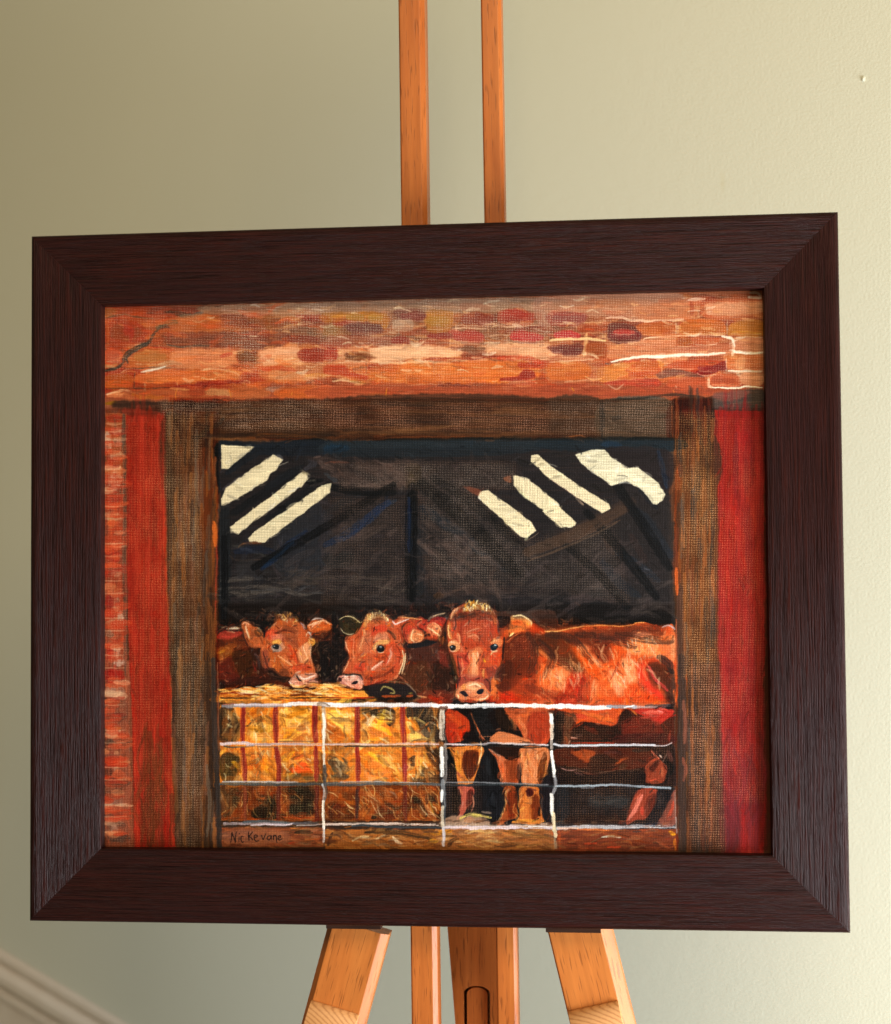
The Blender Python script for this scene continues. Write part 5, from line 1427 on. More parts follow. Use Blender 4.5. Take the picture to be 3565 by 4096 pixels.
    p('c', '6a5450', '1140,1060 1190,1060 1180,1120 1120,1110', .8, 8)
    s('c', '8a7880', 20, '1290,1050 1340,1070 1400,1050', .8)
    s('c', '1c1c20', 20, '1170,1090 1200,1140 1240,1160', .95, .1)
    s('c', 'c86a4c', 30, '1150,1180 1220,1190 1290,1160', .7)
    s('c', 'a05040', 20, '1400,1110 1440,1140', .6)
    s('c', '302024', 20, '1060,1230 1150,1260 1290,1240 1400,1270', .8)
    p('c', 'a85a30', '860,240 960,180 1080,190 1150,280 1180,420 1000,430 880,380', .95, 10)
    p('c', '6a3424', '1000,360 1160,380 1180,460 960,440', .7, 16)
    s('c', '1a1c1e', 44, '690,310 760,330 830,360', .9)
    s('c', '1a1c1e', 30, '820,280 850,230', .9)
    s('c', 'e8c8d8', 16, '1225,320 1260,360 1285,420', .9)
    s('c', 'e8e8f0', 22, '1340,455 1370,490 1385,525', .9)
    s('c', '2c1c20', 12, '1190,300 1300,400', .5)
    p('c', 'c06a3c', '380,330 450,310 560,380 640,420 700,500 700,640 520,680 460,600 400,480', 1, 5)
    s('c', 'f0c098', 30, '440,350 460,450 500,560', .85)
    s('c', 'e89870', 30, '390,350 430,330 480,360', .8)
    p('c', '7a3c20', '500,400 600,430 600,520 520,560', .7, 14)
    p('c', '4c3420', '560,430 640,430 660,500 600,520', .9, 8)
    s('c', 'a89878', 22, '570,385 630,410 665,460', .9)
    s('c', '1c1a20', 40, '650,380 700,440 700,530', .9)
    s('c', '5c3830', 26, '390,420 420,560 480,660', .9)
    p('c', 'c0683c', '540,540 700,540 700,660 540,680', .7, 16)
    p('c', 'c8622c', '1320,370 1380,300 1450,260 1560,270 1660,330 1660,420 1560,460 1440,470 1350,440', 1, 5)
    s('c', 'f4b898', 36, '1330,360 1440,330 1540,290 1640,340', .9)
    s('c', 'c8bcb4', 30, '1390,290 1450,260 1530,270', .85)
    s('c', 'ffe8d8', 18, '1380,400 1430,350 1500,330', .8)
    s('c', 'd85a1c', 60, '1480,400 1580,370', .7)
    p('c', '5c3020', '1400,470 1650,430 1660,560 1440,560', .85, 10)
    s('c', '16181c', 34, '1640,450 1630,510 1570,555', .9)
    s('c', 'a04838', 8, '1430,590 1560,580 1660,560', .7)
    p('d', '4a2820', '1150,640 1400,560 1600,560 1750,640 1800,1000 1800,1480 1300,1480 1180,1280 1060,1100 1120,900', 1, 8)
    p('d', '52322c', '1200,680 1600,600 1640,700 1640,860 1240,860', .8, 20)
    p('d', '5a3620', '1160,1000 1300,880 1500,900 1560,1080 1500,1400 1300,1300 1100,1120', .8, 24)
    p('d', '2a1c16', '1540,1000 1640,900 1760,960 1800,1300 1660,1320 1480,1240', .9, 24)
    p('d', '8a3428', '1620,740 1700,720 1760,880 1760,960 1640,900', .85, 14)
    s('d', '7a3a34', 30, '1470,900 1520,980 1560,1060', .6)
    s('d', '8a5034', 12, '1270,880 1290,980 1240,1080', .7)
    s('d', '9a6038', 14, '1180,860 1150,1000 1120,1080', .6)
    p('d', '8c3a28', '1300,1360 1500,1290 1800,1320 1800,1480 1380,1480', .9, 16)
    s('d', 'd04a30', 26, '1480,1400 1600,1410 1700,1400', .7)
    p('d', '1c1c20', '1180,640 1380,600 1470,570 1600,600 1500,640 1240,690', .8, 12)
    p('d', 'c8623c', '560,280 620,190 760,170 860,200 960,280 1040,360 1120,640 1150,700 1130,860 1060,1060 980,1140 820,1160 620,1220 550,1200 530,1080 440,1050 260,1040 300,920 350,790 290,700 280,600 300,520 400,500 480,440', 1, 4)
    p('d', 'd8703c', '330,540 440,520 460,680 440,840 360,800 330,660', .7, 20)
    p('d', 'd0401f', '350,560 420,540 440,680 380,700', .7, 12)
    p('d', 'd8402c', '720,370 860,360 880,440 720,480 650,540 660,470', .85, 12)
    p('d', 'c07858', '560,470 660,470 660,620 600,760 520,720 500,560', .7, 16)
    p('d', 'e8a068', '480,560 560,540 560,640 480,760', .5, 16)
    p('d', 'dca080', '720,480 860,470 900,560 780,560 700,600', .85, 12)
    p('d', 'eccc80', '730,600 800,570 920,580 900,640 850,640 780,630 740,680 700,700', .95, 6)
    s('d', 'f4d890', 18, '700,640 690,700 720,740', .8)
    s('d', '6a5048', 18, '690,600 740,550 820,540', .8)
    s('d', '2a2024', 14, '690,608 710,590', .9)
    s('d', '3a3428', 34, '900,440 960,480 1000,560', .85)
    s('d', '1a1a20', 20, '910,430 950,470', .8)
    s('d', '5a4030', 30, '900,540 930,590', .7)
    p('d', 'c8482c', '920,600 1040,620 1090,760 1060,980 980,960 1000,760 900,700', .7, 20)
    s('d', 'e89888', 40, '950,680 940,800 880,920', .8)
    s('d', 'e8a898', 50, '820,870 740,940 680,990', .85)
    s('d', 'f0c0a8', 26, '660,960 720,1000', .6)
    s('d', 'd03c28', 44, '910,760 870,880 830,920', .7)
    p('d', 'b84a20', '700,780 880,760 880,840 720,850', .6, 16)
    p('d', 'd8402c', '430,920 560,900 560,1000 420,1020', .8, 12)
    s('d', 'f0b060', 20, '500,800 540,800 590,770', .8, .1)
    s('d', 'f0b060', 16, '470,850 530,855', .8, .1)
    s('d', 'e8a070', 24, '400,720 400,840', .7)
    p('d', 'a84020', '580,1060 800,1020 980,980 1020,1060 900,1140 620,1190', .8, 18)
    s('d', '6a2c18', 30, '700,1080 880,1040 980,1000', .5)
    p('d', 'a84434', '620,1180 900,1140 860,1180 640,1230', .8, 10)
    s('d', 'f0b088', 12, '290,590 300,660 340,740', .8)
    s('d', 'e8a878', 12, '340,880 290,980 260,1030', .8)
    s('d', 'e8b880', 26, '1110,720 1130,820 1110,920 1060,1060', .95, .1)
    s('d', 'f0cc98', 18, '1150,760 1140,900 1100,1060', .9, .1)
    s('d', 'e8a070', 30, '1040,1080 1000,1120', .8)
    s('d', 'e08860', 24, '1070,1090 1130,1150 1190,1190', .9)
    p('d', '1c1a20', '1080,600 1130,640 1180,580 1190,700 1130,690', .95, 5)
    p('d', '14181c', '740,690 780,650 830,655 850,695 830,735 780,745 745,725', 1, 3, warp=.4)
    s('d', 'd8d8d8', 14, '785,665 810,668', .95, 0)
    s('d', '5a5c60', 20, '785,685 810,688', .5)
    s('d', 'f0e0c0', 8, '760,745 800,755 840,742', .8)
    p('d', 'e0a090', '180,1110 260,1070 440,1070 530,1100 545,1180 520,1260 440,1270 300,1240 210,1180', 1, 4)
    p('d', 'f0ccb8', '270,1080 440,1085 400,1150 300,1140', .8, 10)
    s('d', '3a2c28', 22, '255,1055 330,1075 420,1065 500,1080 540,1140', .9)
    p('d', '8a7478', '480,1090 540,1100 540,1150 490,1130', .7, 6)
    s('d', 'd8c8b8', 14, '185,1100 170,1160', .9)
    p('d', '3a2020', '200,1110 230,1110 235,1160 205,1160', .9, 5)
    p('d', '1c181c', '385,1190 430,1160 475,1165 440,1200 395,1205', 1, 4)
    s('d', '8a4c48', 22, '240,1170 300,1220', .6)
    s('d', 'f4d0c0', 22, '490,1210 520,1250', .8)
    s('d', 'a86058', 20, '420,1240 490,1270', .7)
    p('d', 'e0b070', '560,280 620,190 760,170 860,210 900,300 760,260 640,300 580,380', .9, 8)
    s('d', '8a5c38', 40, '720,270 840,280', .8)
    s('d', 'c87840', 40, '620,320 760,320', .6)
    s('d', 'e8a84c', 30, '570,290 560,380', .7)
    s('d', 'e8b878', 40, '540,430 570,480', .7)
    p('d', '3a3424', '200,270 300,230 420,240 520,330 480,430 400,480 300,480 220,400', 1, 5)
    s('d', 'd8b880', 14, '205,275 300,235 400,250 500,320 530,300', .95, .1)
    s('d', 'c8b898', 14, '220,400 260,450 340,490 400,480', .9)
    p('d', 'c85a34', '960,310 1100,250 1280,250 1400,280 1320,370 1120,360 1100,440 1120,600 1040,560 980,420', 1, 5)
    s('d', 'f4c0a8', 26, '970,300 1010,350 1080,310 1180,270', .9)
    s('d', 'e8d8e8', 18, '985,300 1000,340', .9, .1)
    s('d', 'e89860', 26, '1100,250 1240,255 1390,280', .9)
    s('d', 'c03c28', 20, '1040,340 1160,310 1250,300', .8)
    p('d', 'c04c34', '1110,400 1200,350 1320,380 1400,450 1400,560 1300,640 1190,620 1130,500', 1, 5)
    s('d', '2c1c1c', 22, '1100,430 1130,350 1220,310', .9)
    p('d', 'e8a868', '1190,560 1260,420 1400,480 1400,560 1300,630 1210,620', .9, 12)
    s('d', 'f4c898', 26, '1260,460 1240,560 1290,600', .7)
    s('d', 'f0b880', 20, '1320,490 1400,500', .8)
    s('d', 'd83c2c', 34, '1200,370 1190,460', .7)
    s('d', 'f0d0a0', 26, '1320,360 1380,300', .9)
    s('d', '2a2020', 34, '1330,400 1400,430 1420,480', .85)
    p('e', 'b84030', '-20,350 60,310 160,310 220,350 190,470 160,560 110,600 0,560 -120,480 -220,400 -160,320', 1, 6)
    s('e', 'a83048', 44, '80,330 180,340', .8)
    p('e', 'e8a068', '-40,440 60,400 150,460 160,560 100,590 -20,540', .9, 14)
    s('e', 'f8d0a0', 34, '20,480 110,560', .8)
    s('e', 'c8b0a0', 26, '-20,330 80,290 200,260', .8)
    s('e', 'e0b080', 18, '60,300 210,250', .8)
    s('e', 'b0a0a8', 34, '220,320 240,340', .8)
    p('e', '4a2c20', '160,470 230,440 260,600 240,720 160,700 100,620', .95, 8)
    s('e', 'e0a858', 20, '120,580 140,660', .8)
    s('e', 'd8782c', 30, '190,600 180,700', .8)
    s('e', '16181a', 26, '215,530 220,640', .95)
    p('e', 'c8502c', '-60,590 100,600 110,640 -60,630', .8, 8)
    p('f', 'c8683c', '-400,200 -260,80 -240,100 0,240 100,250 400,220 700,180 1000,200 1250,150 1400,170 1560,210 1690,240 1690,1150 -480,1150 -500,400', 1, 5)
    p('e', '3c211a', '1080,620 1200,560 1400,530 1560,560 1560,900 1560,1100 1440,1160 1300,1180 1160,1340 1000,1380 940,1260 1040,1000 1060,800', 1, 14)
    p('e', '5a2c20', '1150,640 1500,580 1560,800 1300,800 1150,760', .8, 26)
    p('e', '8c442c', '1280,620 1500,600 1480,760 1300,720', .5, 26)
    p('e', '2a1c1a', '1060,960 1180,950 1180,1150 1080,1200', .8, 24)
    p('e', '7c3c28', '1200,1150 1500,1060 1580,1200 1480,1440 1250,1420 1180,1280', .85, 26)
    p('e', 'a04a30', '1260,1250 1560,1180 1620,1500 1300,1500', .7, 26)
    p('e', 'cc5a2c', '1540,880 1660,940 1700,1160 1560,1240 1560,1060', .9, 16)
    p('e', 'e08848', '1580,1050 1720,1000 1760,1300 1620,1400', .7, 24)
    p('e', '382820', '1460,600 1800,560 1800,1000 1700,900 1600,800 1520,740', .85, 14)
    s('e', 'e8a060', 54, '1530,780 1640,850 1720,920', .9)
    s('e', 'f4c490', 24, '1560,790 1680,880 1780,940', .8)
    p('e', 'c84a20', '1400,440 1500,410 1640,500 1640,560 1440,520', .95, 8)
    s('e', 'e8a868', 40, '1650,510 1792,525', .9)
    p('e', 'b03820', '850,1440 1100,1380 1240,1440 1280,1540 830,1550', .95, 8)
    p('e', 'd84028', '1030,1400 1140,1370 1200,1420 1180,1480 1040,1480', .8, 14)
    s('e', 'e8642c', 40, '1100,1500 1220,1490', .7)
    p('e', 'e07838', '880,1220 1000,1190 1010,1260 940,1300 960,1480 880,1480', .95, 8)
    p('e', '4a2620', '1000,1210 1100,1240 1160,1340 1060,1380 960,1350', .9, 14)
    p('e', '28242c', '960,1060 1060,980 1060,1180 1000,1240 920,1200', .95, 8)
    s('f', 'f0a058', 18, '90,255 250,255 420,220 560,200', .95)
    s('f', 'e8964c', 12, '560,195 780,185 1000,195 1160,180 1230,150', .9)
    s('f', 'c8b070', 8, '1190,155 1290,148 1330,160', .8)
    s('f', 'b09098', 22, '1540,210 1620,185 1700,235', .8)
    p('f', '4a2c24', '340,290 560,240 900,230 1180,200 1400,190 1520,230 1560,320 1300,290 1120,360 1100,420 920,400 880,520 700,480 640,440 400,420', 1, 12)
    p('f', '6a3c38', '700,330 1000,320 1050,400 900,400 760,420', .6, 20)
    p('f', '3a2018', '640,480 760,500 880,540 820,660 740,560 640,500', .9, 12)
    p('f', '8a4028', '650,470 920,480 940,600 820,640', .5, 20)
    p('f', '3c2a1e', '40,300 340,300 560,700 540,780 400,760 260,660 160,560 100,460 0,400', .95, 14)
    p('f', '54402c', '300,600 480,560 560,700 480,760 330,700', .7, 16)
    s('f', '7a3c24', 50, '80,400 200,460', .5)
    s('f', '7a6a64', 30, '690,270 800,300 900,290', .6, .6)
    s('f', 'c85a30', 24, '480,220 620,210 640,260', .7)
    p('f', 'e06820', '390,430 480,460 640,560 700,660 780,740 760,860 640,780 560,700 480,580', .95, 10)
    p('f', 'e8a878', '490,440 580,420 660,460 640,520 600,540', .9, 12)
    s('f', 'f4c498', 44, '620,520 720,620 800,700', .85)
    s('f', 'f8dcc0', 30, '680,580 760,680 840,720', .7)
    p('f', 'd8682c', '900,430 980,390 1080,430 1100,540 1020,620 940,700 860,700 940,560', .9, 14)
    p('f', 'f0bc84', '1120,380 1300,330 1440,330 1480,400 1460,560 1280,540 1180,560 1100,480', .95, 14)
    s('f', 'dcd0cc', 50, '1190,320 1290,290 1400,310', .85)
    s('f', 'f8e4c0', 60, '1290,360 1440,380', .8)
    s('f', 'e8c8b8', 50, '1420,430 1440,540', .7)
    p('f', 'e0a074', '1480,360 1690,320 1690,620 1560,600 1480,580', .9, 14)
    s('f', 'e08038', 34, '1520,350 1680,330', .7)
    p('f', 'd8743c', '760,700 900,640 1040,680 1180,640 1240,760 1100,900 900,900 780,860', .7, 20)
    p('f', 'f4c8a4', '1040,640 1160,600 1220,760 1220,900 1120,920 1060,920 1070,760', .95, 12)
    p('f', 'f0c4a4', '880,720 960,740 1000,800 1080,880 1060,1060 980,1060 920,960 890,880', .95, 10)
    s('f', 'fce4d0', 34, '1100,760 1150,880', .7)
    s('f', 'f8dcc8', 30, '930,860 980,980 1000,1040', .7)
    s('f', 'f0c4a0', 40, '1030,640 1100,600', .8)
    p('f', 'e0783c', '620,860 780,840 880,900 920,1040 960,1130 640,1140 560,1000', .8, 20)
    s('f', 'c89878', 70, '700,860 690,1000 650,1130', .7)
    s('f', 'e8b088', 50, '730,900 720,1060', .5)
    p('f', 'b83424', '390,800 560,780 560,960 480,1150 200,1150 320,990', .9, 14)
    p('f', '8a3430', '480,860 640,840 640,1100 560,1150 460,1120', .8, 20)
    p('f', 'f0b484', '170,700 330,690 420,780 350,860 340,960 290,1000 180,900', .9, 14)
    p('f', 'e8844c', '0,720 160,600 240,660 200,860 120,980 0,960', .8, 20)
    p('f', 'd87850', '0,960 240,940 260,1040 180,1150 0,1150', .8, 20)
    s('f', 'f4c8a0', 50, '270,760 320,860 310,970', .8)
    s('f', 'f0b080', 40, '60,740 100,860 90,1000', .5)
    p('f', 'd85a24', '1080,940 1200,900 1300,960 1400,1000 1480,1060 1560,1090 1500,1140 960,1140 1060,1060', .95, 12)
    s('f', 'e87a30', 34, '800,1090 960,1100 1200,1110 1500,1120', .7)
    p('f', 'd84838', '1230,700 1330,640 1380,680 1320,760 1380,900 1480,990 1560,1060 1540,1110 1460,1090 1340,980 1260,860', .95, 8)
    s('f', 'f04048', 44, '1300,760 1360,900 1440,980 1530,1070', .85)
    s('f', '8a7078', 34, '1260,880 1340,980 1400,1020', .7)
    p('f', 'c84a30', '1320,620 1480,590 1690,640 1690,740 1560,680 1400,640', .9, 10)
    s('f', 'e07838', 22, '1520,640 1620,690 1690,730', .8)
    p('f', '201e1e', '1370,680 1440,645 1540,650 1640,720 1690,760 1690,1140 1580,1090 1560,1000 1460,900 1400,780', .98, 8)
    p('f', '4a2c2c', '1340,700 1420,700 1460,900 1500,990 1420,940 1350,800', .8, 12)
    s('f', '5a2c28', 30, '1620,760 1660,820', .6)
    p('f', '3a2826', '1600,900 1700,850 1700,1150 1610,1140', .8, 14)
    p('f', '8c4a30', '560,1100 640,1080 620,1150 540,1150', .5, 14)
    p('e', 'c05434', '270,300 340,190 440,140 560,100 760,100 860,160 940,260 980,400 970,520 1040,620 1020,780 1010,900 950,1060 880,1200 840,1400 830,1480 700,1530 500,1530 370,1470 390,1340 400,1180 340,1020 280,840 260,700 240,560 240,420', 1, 4)
    p('e', '34281c', '280,830 330,860 400,1100 420,1260 350,1240 300,1060', .9, 8)
    s('e', '5c4420', 34, '310,880 350,1000 370,1120', .7)
    s('e', '1c2024', 26, '290,1000 340,1150 360,1230', .9)
    p('e', '9a3c24', '450,300 640,320 800,340 880,480 860,640 760,740 640,760 560,760 450,640 430,460', .6, 40)
    p('e', 'a83a28', '400,380 520,330 520,460 420,500', .7, 20)
    p('e', 'b84430', '740,320 920,340 930,540 840,560', .7, 24)
    p('e', 'd88a5c', '520,540 660,560 700,660 600,620 540,600', .7, 16)
    s('e', 'e09468', 24, '620,500 680,460 740,480', .6)
    s('e', 'd88858', 40, '380,540 420,640 380,720', .8)
    p('e', 'e0905c', '540,820 700,740 760,800 700,900 690,1160 540,1160 560,960', .9, 20)
    p('e', 'f0b888', '600,840 690,820 680,960 680,1140 600,1160 600,1000', .7, 16)
    s('e', 'c86840', 34, '640,900 630,1100', .4)
    p('e', 'c8443a', '380,860 520,820 560,940 500,1060 460,1100 420,960', .75, 18)
    s('e', '6a2c20', 50, '400,860 480,900 530,940', .6)
    s('e', '5a4a50', 26, '400,940 430,1040 430,1140', .8)
    s('e', 'e09878', 24, '450,960 460,1060 450,1140', .7)
    s('e', 'd85a38', 26, '370,900 400,1040 400,1160', .7)
    p('e', 'd04420', '880,830 990,820 1000,940 960,1020 880,990 850,900', .9, 12)
    s('e', 'e02a10', 44, '940,900 950,980', .6)
    p('e', '6a2c30', '820,1040 960,1020 940,1120 860,1210 820,1140', .95, 6)
    s('e', 'c86a4c', 9, '965,1040 930,1130 870,1210', .8)
    s('e', 'c0602c', 40, '830,880 790,1000', .6)
    s('e', 'f0c870', 26, '770,1060 760,1120 770,1180', .9)
    p('e', '8a4448', '420,1160 560,1120 740,1180 760,1240 560,1240 430,1280', .6, 20)
    p('e', 'a05040', '400,1240 520,1180 540,1260 440,1340', .6, 14)
    p('e', '5a2a34', '770,1200 860,1200 870,1380 800,1330 770,1260', .9, 10)
    p('e', 'e8a474', '400,1340 500,1260 620,1240 740,1260 800,1330 840,1420 830,1490 700,1510 560,1490 460,1500 370,1460 370,1400', 1, 5)
    p('e', 'f4cc9c', '520,1280 640,1250 720,1300 660,1370 540,1340', .85, 14)
    p('e', 'e09c40', '450,1300 510,1270 520,1340 470,1350', .8, 10)
    p('e', '241c24', '425,1390 480,1370 520,1400 540,1440 490,1445', 1, 5)
    p('e', '1e2028', '665,1390 720,1350 770,1350 750,1410 700,1425', 1, 5)
    s('e', 'f4dc98', 30, '390,1440 420,1470', .8)
    s('e', 'f4d8a4', 26, '700,1490 780,1490 830,1440', .9)
    s('e', 'd06060', 20, '740,1430 770,1410', .7)
    s('e', 'c86850', 34, '560,1420 640,1440', .5)
    s('e', '8a3428', 26, '480,1510 640,1530 800,1520', .8)
    p('e', 'd49060', '260,690 310,650 380,660 430,740 400,800 330,810 280,770', .95, 6)
    s('e', 'e8b898', 26, '290,670 350,680', .9)
    p('e', '14181c', '275,740 310,715 355,722 370,755 345,788 300,788', 1, 3, warp=.4)
    s('e', 'c8ccd0', 12, '300,738 318,742', .9, 0)
    s('e', 'f4d8c8', 8, '290,795 330,808 370,790', .8)
    p('e', 'e8b078', '870,690 920,640 1000,620 1040,660 1000,740 960,700', .9, 6)
    s('e', 'f4d0a0', 24, '900,660 980,640', .8)
    p('e', '16202a', '865,735 900,705 950,700 975,735 950,775 910,795 875,775', 1, 3, warp=.4)
    s('e', 'd0dce0', 18, '925,715 950,720', .9, 0)
    s('e', '4c5a64', 20, '900,735 950,745', .6)
    s('e', 'f0d0c0', 9, '870,790 910,805 960,790', .8)
    s('e', 'd8a878', 24, '870,860 900,810 960,800', .6)
    s('e', 'e0a070', 50, '300,340 350,220 440,170', .9)
    s('e', 'd8c0c8', 40, '380,200 350,240', .7)
    s('e', 'e8a85c', 50, '280,400 270,520 300,620', .85)
    s('e', 'a08888', 34, '340,340 360,440 340,520', .7)
    s('e', '6a4a48', 40, '340,460 340,540', .7)
    p('e', 'e8b468', '470,200 540,100 700,90 840,140 870,240 760,220 600,200 500,240', .95, 7)
    s('e', 'c88418', 50, '620,170 660,130', .7)
    s('e', '8a7a20', 30, '800,140 850,170', .7)
    s('e', 'e08848', 44, '880,240 920,300 940,400', .7)
    s('e', 'f0c8a0', 14, '880,190 930,270', .8)
    p('e', '4a2c20', '400,260 460,250 480,300 430,320 400,300', .95, 6)
    s('e', '6a4028', 44, '350,270 370,300', .9)
    s('e', 'e8e0d0', 14, '400,300 420,320', .8)
    p('e', '6a3c24', '560,260 640,240 660,290 600,320', .7, 10)
    s('e', '181818', 12, '660,218 720,212', .95, 0)
    s('e', '9aa090', 34, '735,215 775,240', .9)
    s('e', '2c2420', 8, '730,240 770,262', .9)
    s('e', '2c1c18', 8, '870,330 915,352', .8)
    s('e', '3c2420', 24, '880,570 890,630', .6)
    s('e', '5c3c40', 24, '960,400 990,520 1000,580', .8)
    p('e', 'e0a060', '1150,340 1180,290 1300,280 1420,330 1470,390 1430,470 1300,520 1180,560 1120,590 1130,480', 1, 5)
    p('e', 'f0c888', '1180,300 1320,290 1450,380 1430,460 1380,420 1340,340 1180,360', .9, 10)
    p('e', 'd8703c', '1170,390 1240,350 1320,370 1300,440 1180,450', .9, 12)
    p('e', '2c2020', '990,330 1130,310 1160,380 1150,480 1080,480 990,440', .95, 8)
    s('e', '6a3428', 50, '1020,480 1040,580', .9)
    s('e', 'a84c30', 24, '1000,480 1080,500', .7)
    s('e', '5c4838', 26, '1160,480 1240,460 1330,450', .8)
    s('e', 'e88058', 26, '1200,530 1300,500 1400,500', .8)
    s('e', '4a3c3c', 30, '1330,490 1370,480', .9)
    s('e', 'f4e090', 34, '1140,590 1190,540', .9)
    s('e', 'a86040', 30, '1130,650 1180,610', .8)
    s('e', '14161c', 34, '1060,600 1050,760 1040,900 1020,1000', .9)
    s('e', '5a3430', 24, '1110,620 1090,760', .7)
    s('e', '3c2420', 14, '1140,700 1220,620 1340,550', .8)
# broken colour over the animals
smudge('o', '900,1240 1060,1255 1345,1255 1348,1408 900,1408', 4, 4, .8)
smudge('o', '443,1225 900,1225 900,1380 443,1380', 2, 3, .6)
R_ = ['f0a060','a03c20','e8703c','d84828','f8c898','6a2818']
broken('o', '440,1250 560,1230 760,1220 900,1210 1060,1240 1345,1260 1350,1410 440,1380', 2600, 11, 3.6, .2, .16, .62, 5, 3, .45, R_)
broken('o', '440,1250 560,1230 760,1220 900,1210 1060,1240 1345,1260 1350,1410 440,1380', 1200, 6, 2.2, .3, .2, .7, 4, 4, .3, R_)
GA = .4
animals_again()
GA = 1.
smudge('o', '1060,1255 1345,1255 1348,1408 1010,1408', 3, 4, .75)
broken('o', '440,1225 560,1225 700,1240 760,1225 880,1240 930,1210 1000,1212 1070,1240 1355,1255 1355,1412 900,1412 640,1380 440,1390', 2600, 8, 2.6, .3, .18, .7, 4, 31, .35, ['f4b888','7a2c18','3a1c14','c84a2c','f8d8b0'])
tone('o', '440,1215 1350,1215 1350,1400 440,1400', (.90,.84,.80), 1.22, .84, 4)
GA = .4
animals_again()
GA = 1.
smudge('o', '1060,1255 1345,1255 1348,1408 1010,1408', 3, 4, .75)
broken('o', '440,1225 560,1225 700,1240 760,1225 880,1240 930,1210 1000,1212 1070,1240 1355,1255 1355,1412 900,1412 640,1380 440,1390', 2600, 8, 2.6, .3, .18, .7, 4, 31, .35, ['f4b888','7a2c18','3a1c14','c84a2c','f8d8b0'])
tone('o', '1010,1240 1350,1250 1350,1410 1000,1410', (.96,.84,.76), 1.06, 1.06, 6)
p('c', 'b09080', '800,660 850,640 930,650 950,720 880,740 820,720', .85, 6)
p('c', '14181c', '820,650 860,640 915,660 905,695 860,700 825,680', 1, 4)
s('c', 'f0f0f0', 12, '838,655 852,662', .95, 0)
s('c', '1c1c20', 10, '815,640 870,632 930,650', .9, .1)
s('c', '5a4a44', 16, '830,740 870,730 910,725', .7)
p('d', '14181c', '740,690 780,650 830,655 850,695 830,735 780,745 745,725', 1, 3, warp=.4)
s('d', 'd8d8d8', 14, '785,665 810,668', .95, 0)
s('d', '5a5c60', 20, '785,685 810,688', .5)
s('d', 'f0e0c0', 8, '760,745 800,755 840,742', .8)
p('e', 'd49060', '260,690 310,650 380,660 430,740 400,800 330,810 280,770', .95, 6)
s('e', 'e8b898', 26, '290,670 350,680', .9)
p('e', '14181c', '275,740 310,715 355,722 370,755 345,788 300,788', 1, 3, warp=.4)
s('e', 'c8ccd0', 12, '300,738 318,742', .9, 0)
s('e', 'f4d8c8', 8, '290,795 330,808 370,790', .8)
p('e', '16202a', '865,735 900,705 950,700 975,735 950,775 910,795 875,775', 1, 3, warp=.4)
s('e', 'd0dce0', 18, '925,715 950,720', .9, 0)
s('e', '4c5a64', 20, '900,735 950,745', .6)
s('e', 'f0d0c0', 9, '870,790 910,805 960,790', .8)
s('e', 'd8a878', 24, '870,860 900,810 960,800', .6)
s('c', '1c1c20', 20, '1170,1090 1200,1140 1240,1160', .95, .1)
p('d', '1c1c20', '1180,640 1380,600 1470,570 1600,600 1500,640 1240,690', .8, 12)
s('d', '3a2c28', 22, '255,1055 330,1075 420,1065 500,1080 540,1140', .9)
p('d', '3a2020', '200,1110 230,1110 235,1160 205,1160', .9, 5)
p('d', '1c181c', '385,1190 430,1160 475,1165 440,1200 395,1205', 1, 4)
p('e', '241c24', '425,1390 480,1370 520,1400 540,1440 490,1445', 1, 5)
p('e', '1e2028', '665,1390 720,1350 770,1350 750,1410 700,1425', 1, 5)
# --- top of the bales
p('c', 'd89a44', '50,1330 300,1290 420,1240 640,1250 800,1200 960,1260 1100,1290 1400,1280 1500,1210 1660,1200 1800,1260 1800,1470 60,1470', .95, 8)
p('d', 'e0a850', '-20,1210 200,1240 400,1290 600,1300 620,1380 560,1400 0,1400', .95, 8)
sc('c', 'f4d888 c87828 f8e0a0 a05020 e0b050 8a4020', '60,1330 440,1250 800,1210 1100,1300 1500,1240 1792,1260 1792,1440 60,1440', 110, 150, 20, 2, 12, .75)
sc('d', 'f4d888 c87828 f8e0a0 d08838', '0,1230 400,1290 600,1340 500,1400 0,1400', 40, 120, 18, 5, 10, .75)
s('c', '8a3820', 34, '60,1340 240,1330 500,1350 540,1340', .8)
s('c', '4a3828', 34, '80,1400 300,1400 520,1390 620,1360', .7)
s('c', '7c6c40', 26, '540,1390 640,1360 720,1370', .7)
s('c', 'f4ccb0', 30, '600,1430 700,1400 790,1360', .9)
s('c', '8a4a24', 30, '1080,1350 1250,1330 1420,1350', .9)
s('c', '5a3018', 14, '1060,1380 1300,1360 1500,1370', .8)
s('c', 'f8e4c0', 40, '1440,1350 1520,1350', .9, .1, .2)
s('c', '1c1a18', 18, '940,1395 1200,1400 1400,1395 1792,1400', .7)
s('c', 'e07830', 30, '900,1430 1100,1440 1380,1430', .8)
s('c', '16181a', 20, '770,1225 830,1210 840,1180', .95, .1)
s('c', '16181a', 16, '390,1265 450,1230 520,1215', .95, .1)
s('c', '16181a', 18, '530,1240 590,1240 700,1200', .9, .1)
s('c', 'b8a888', 14, '1515,1215 1600,1235', .8)
s('c', 'c8bca8', 14, '1625,1180 1670,1240 1690,1290', .8)
p('d', '241e20', '560,1230 700,1210 900,1180 1100,1200 1220,1260 1310,1340 1340,1420 700,1430 620,1370 560,1300', .95, 8)
s('d', '7a6448', 10, '860,1160 1040,1170 1180,1200 1280,1290 1320,1370', .9)
s('d', 'a08c80', 12, '1160,1200 1240,1260 1300,1330', .8)
s('d', 'a09058', 24, '800,1290 830,1240 900,1250 980,1290 990,1330 930,1330', .9, .1)
s('d', 'a85028', 40, '820,1370 940,1380 1080,1370', .9)
s('d', 'a85028', 34, '1170,1380 1250,1370', .9)
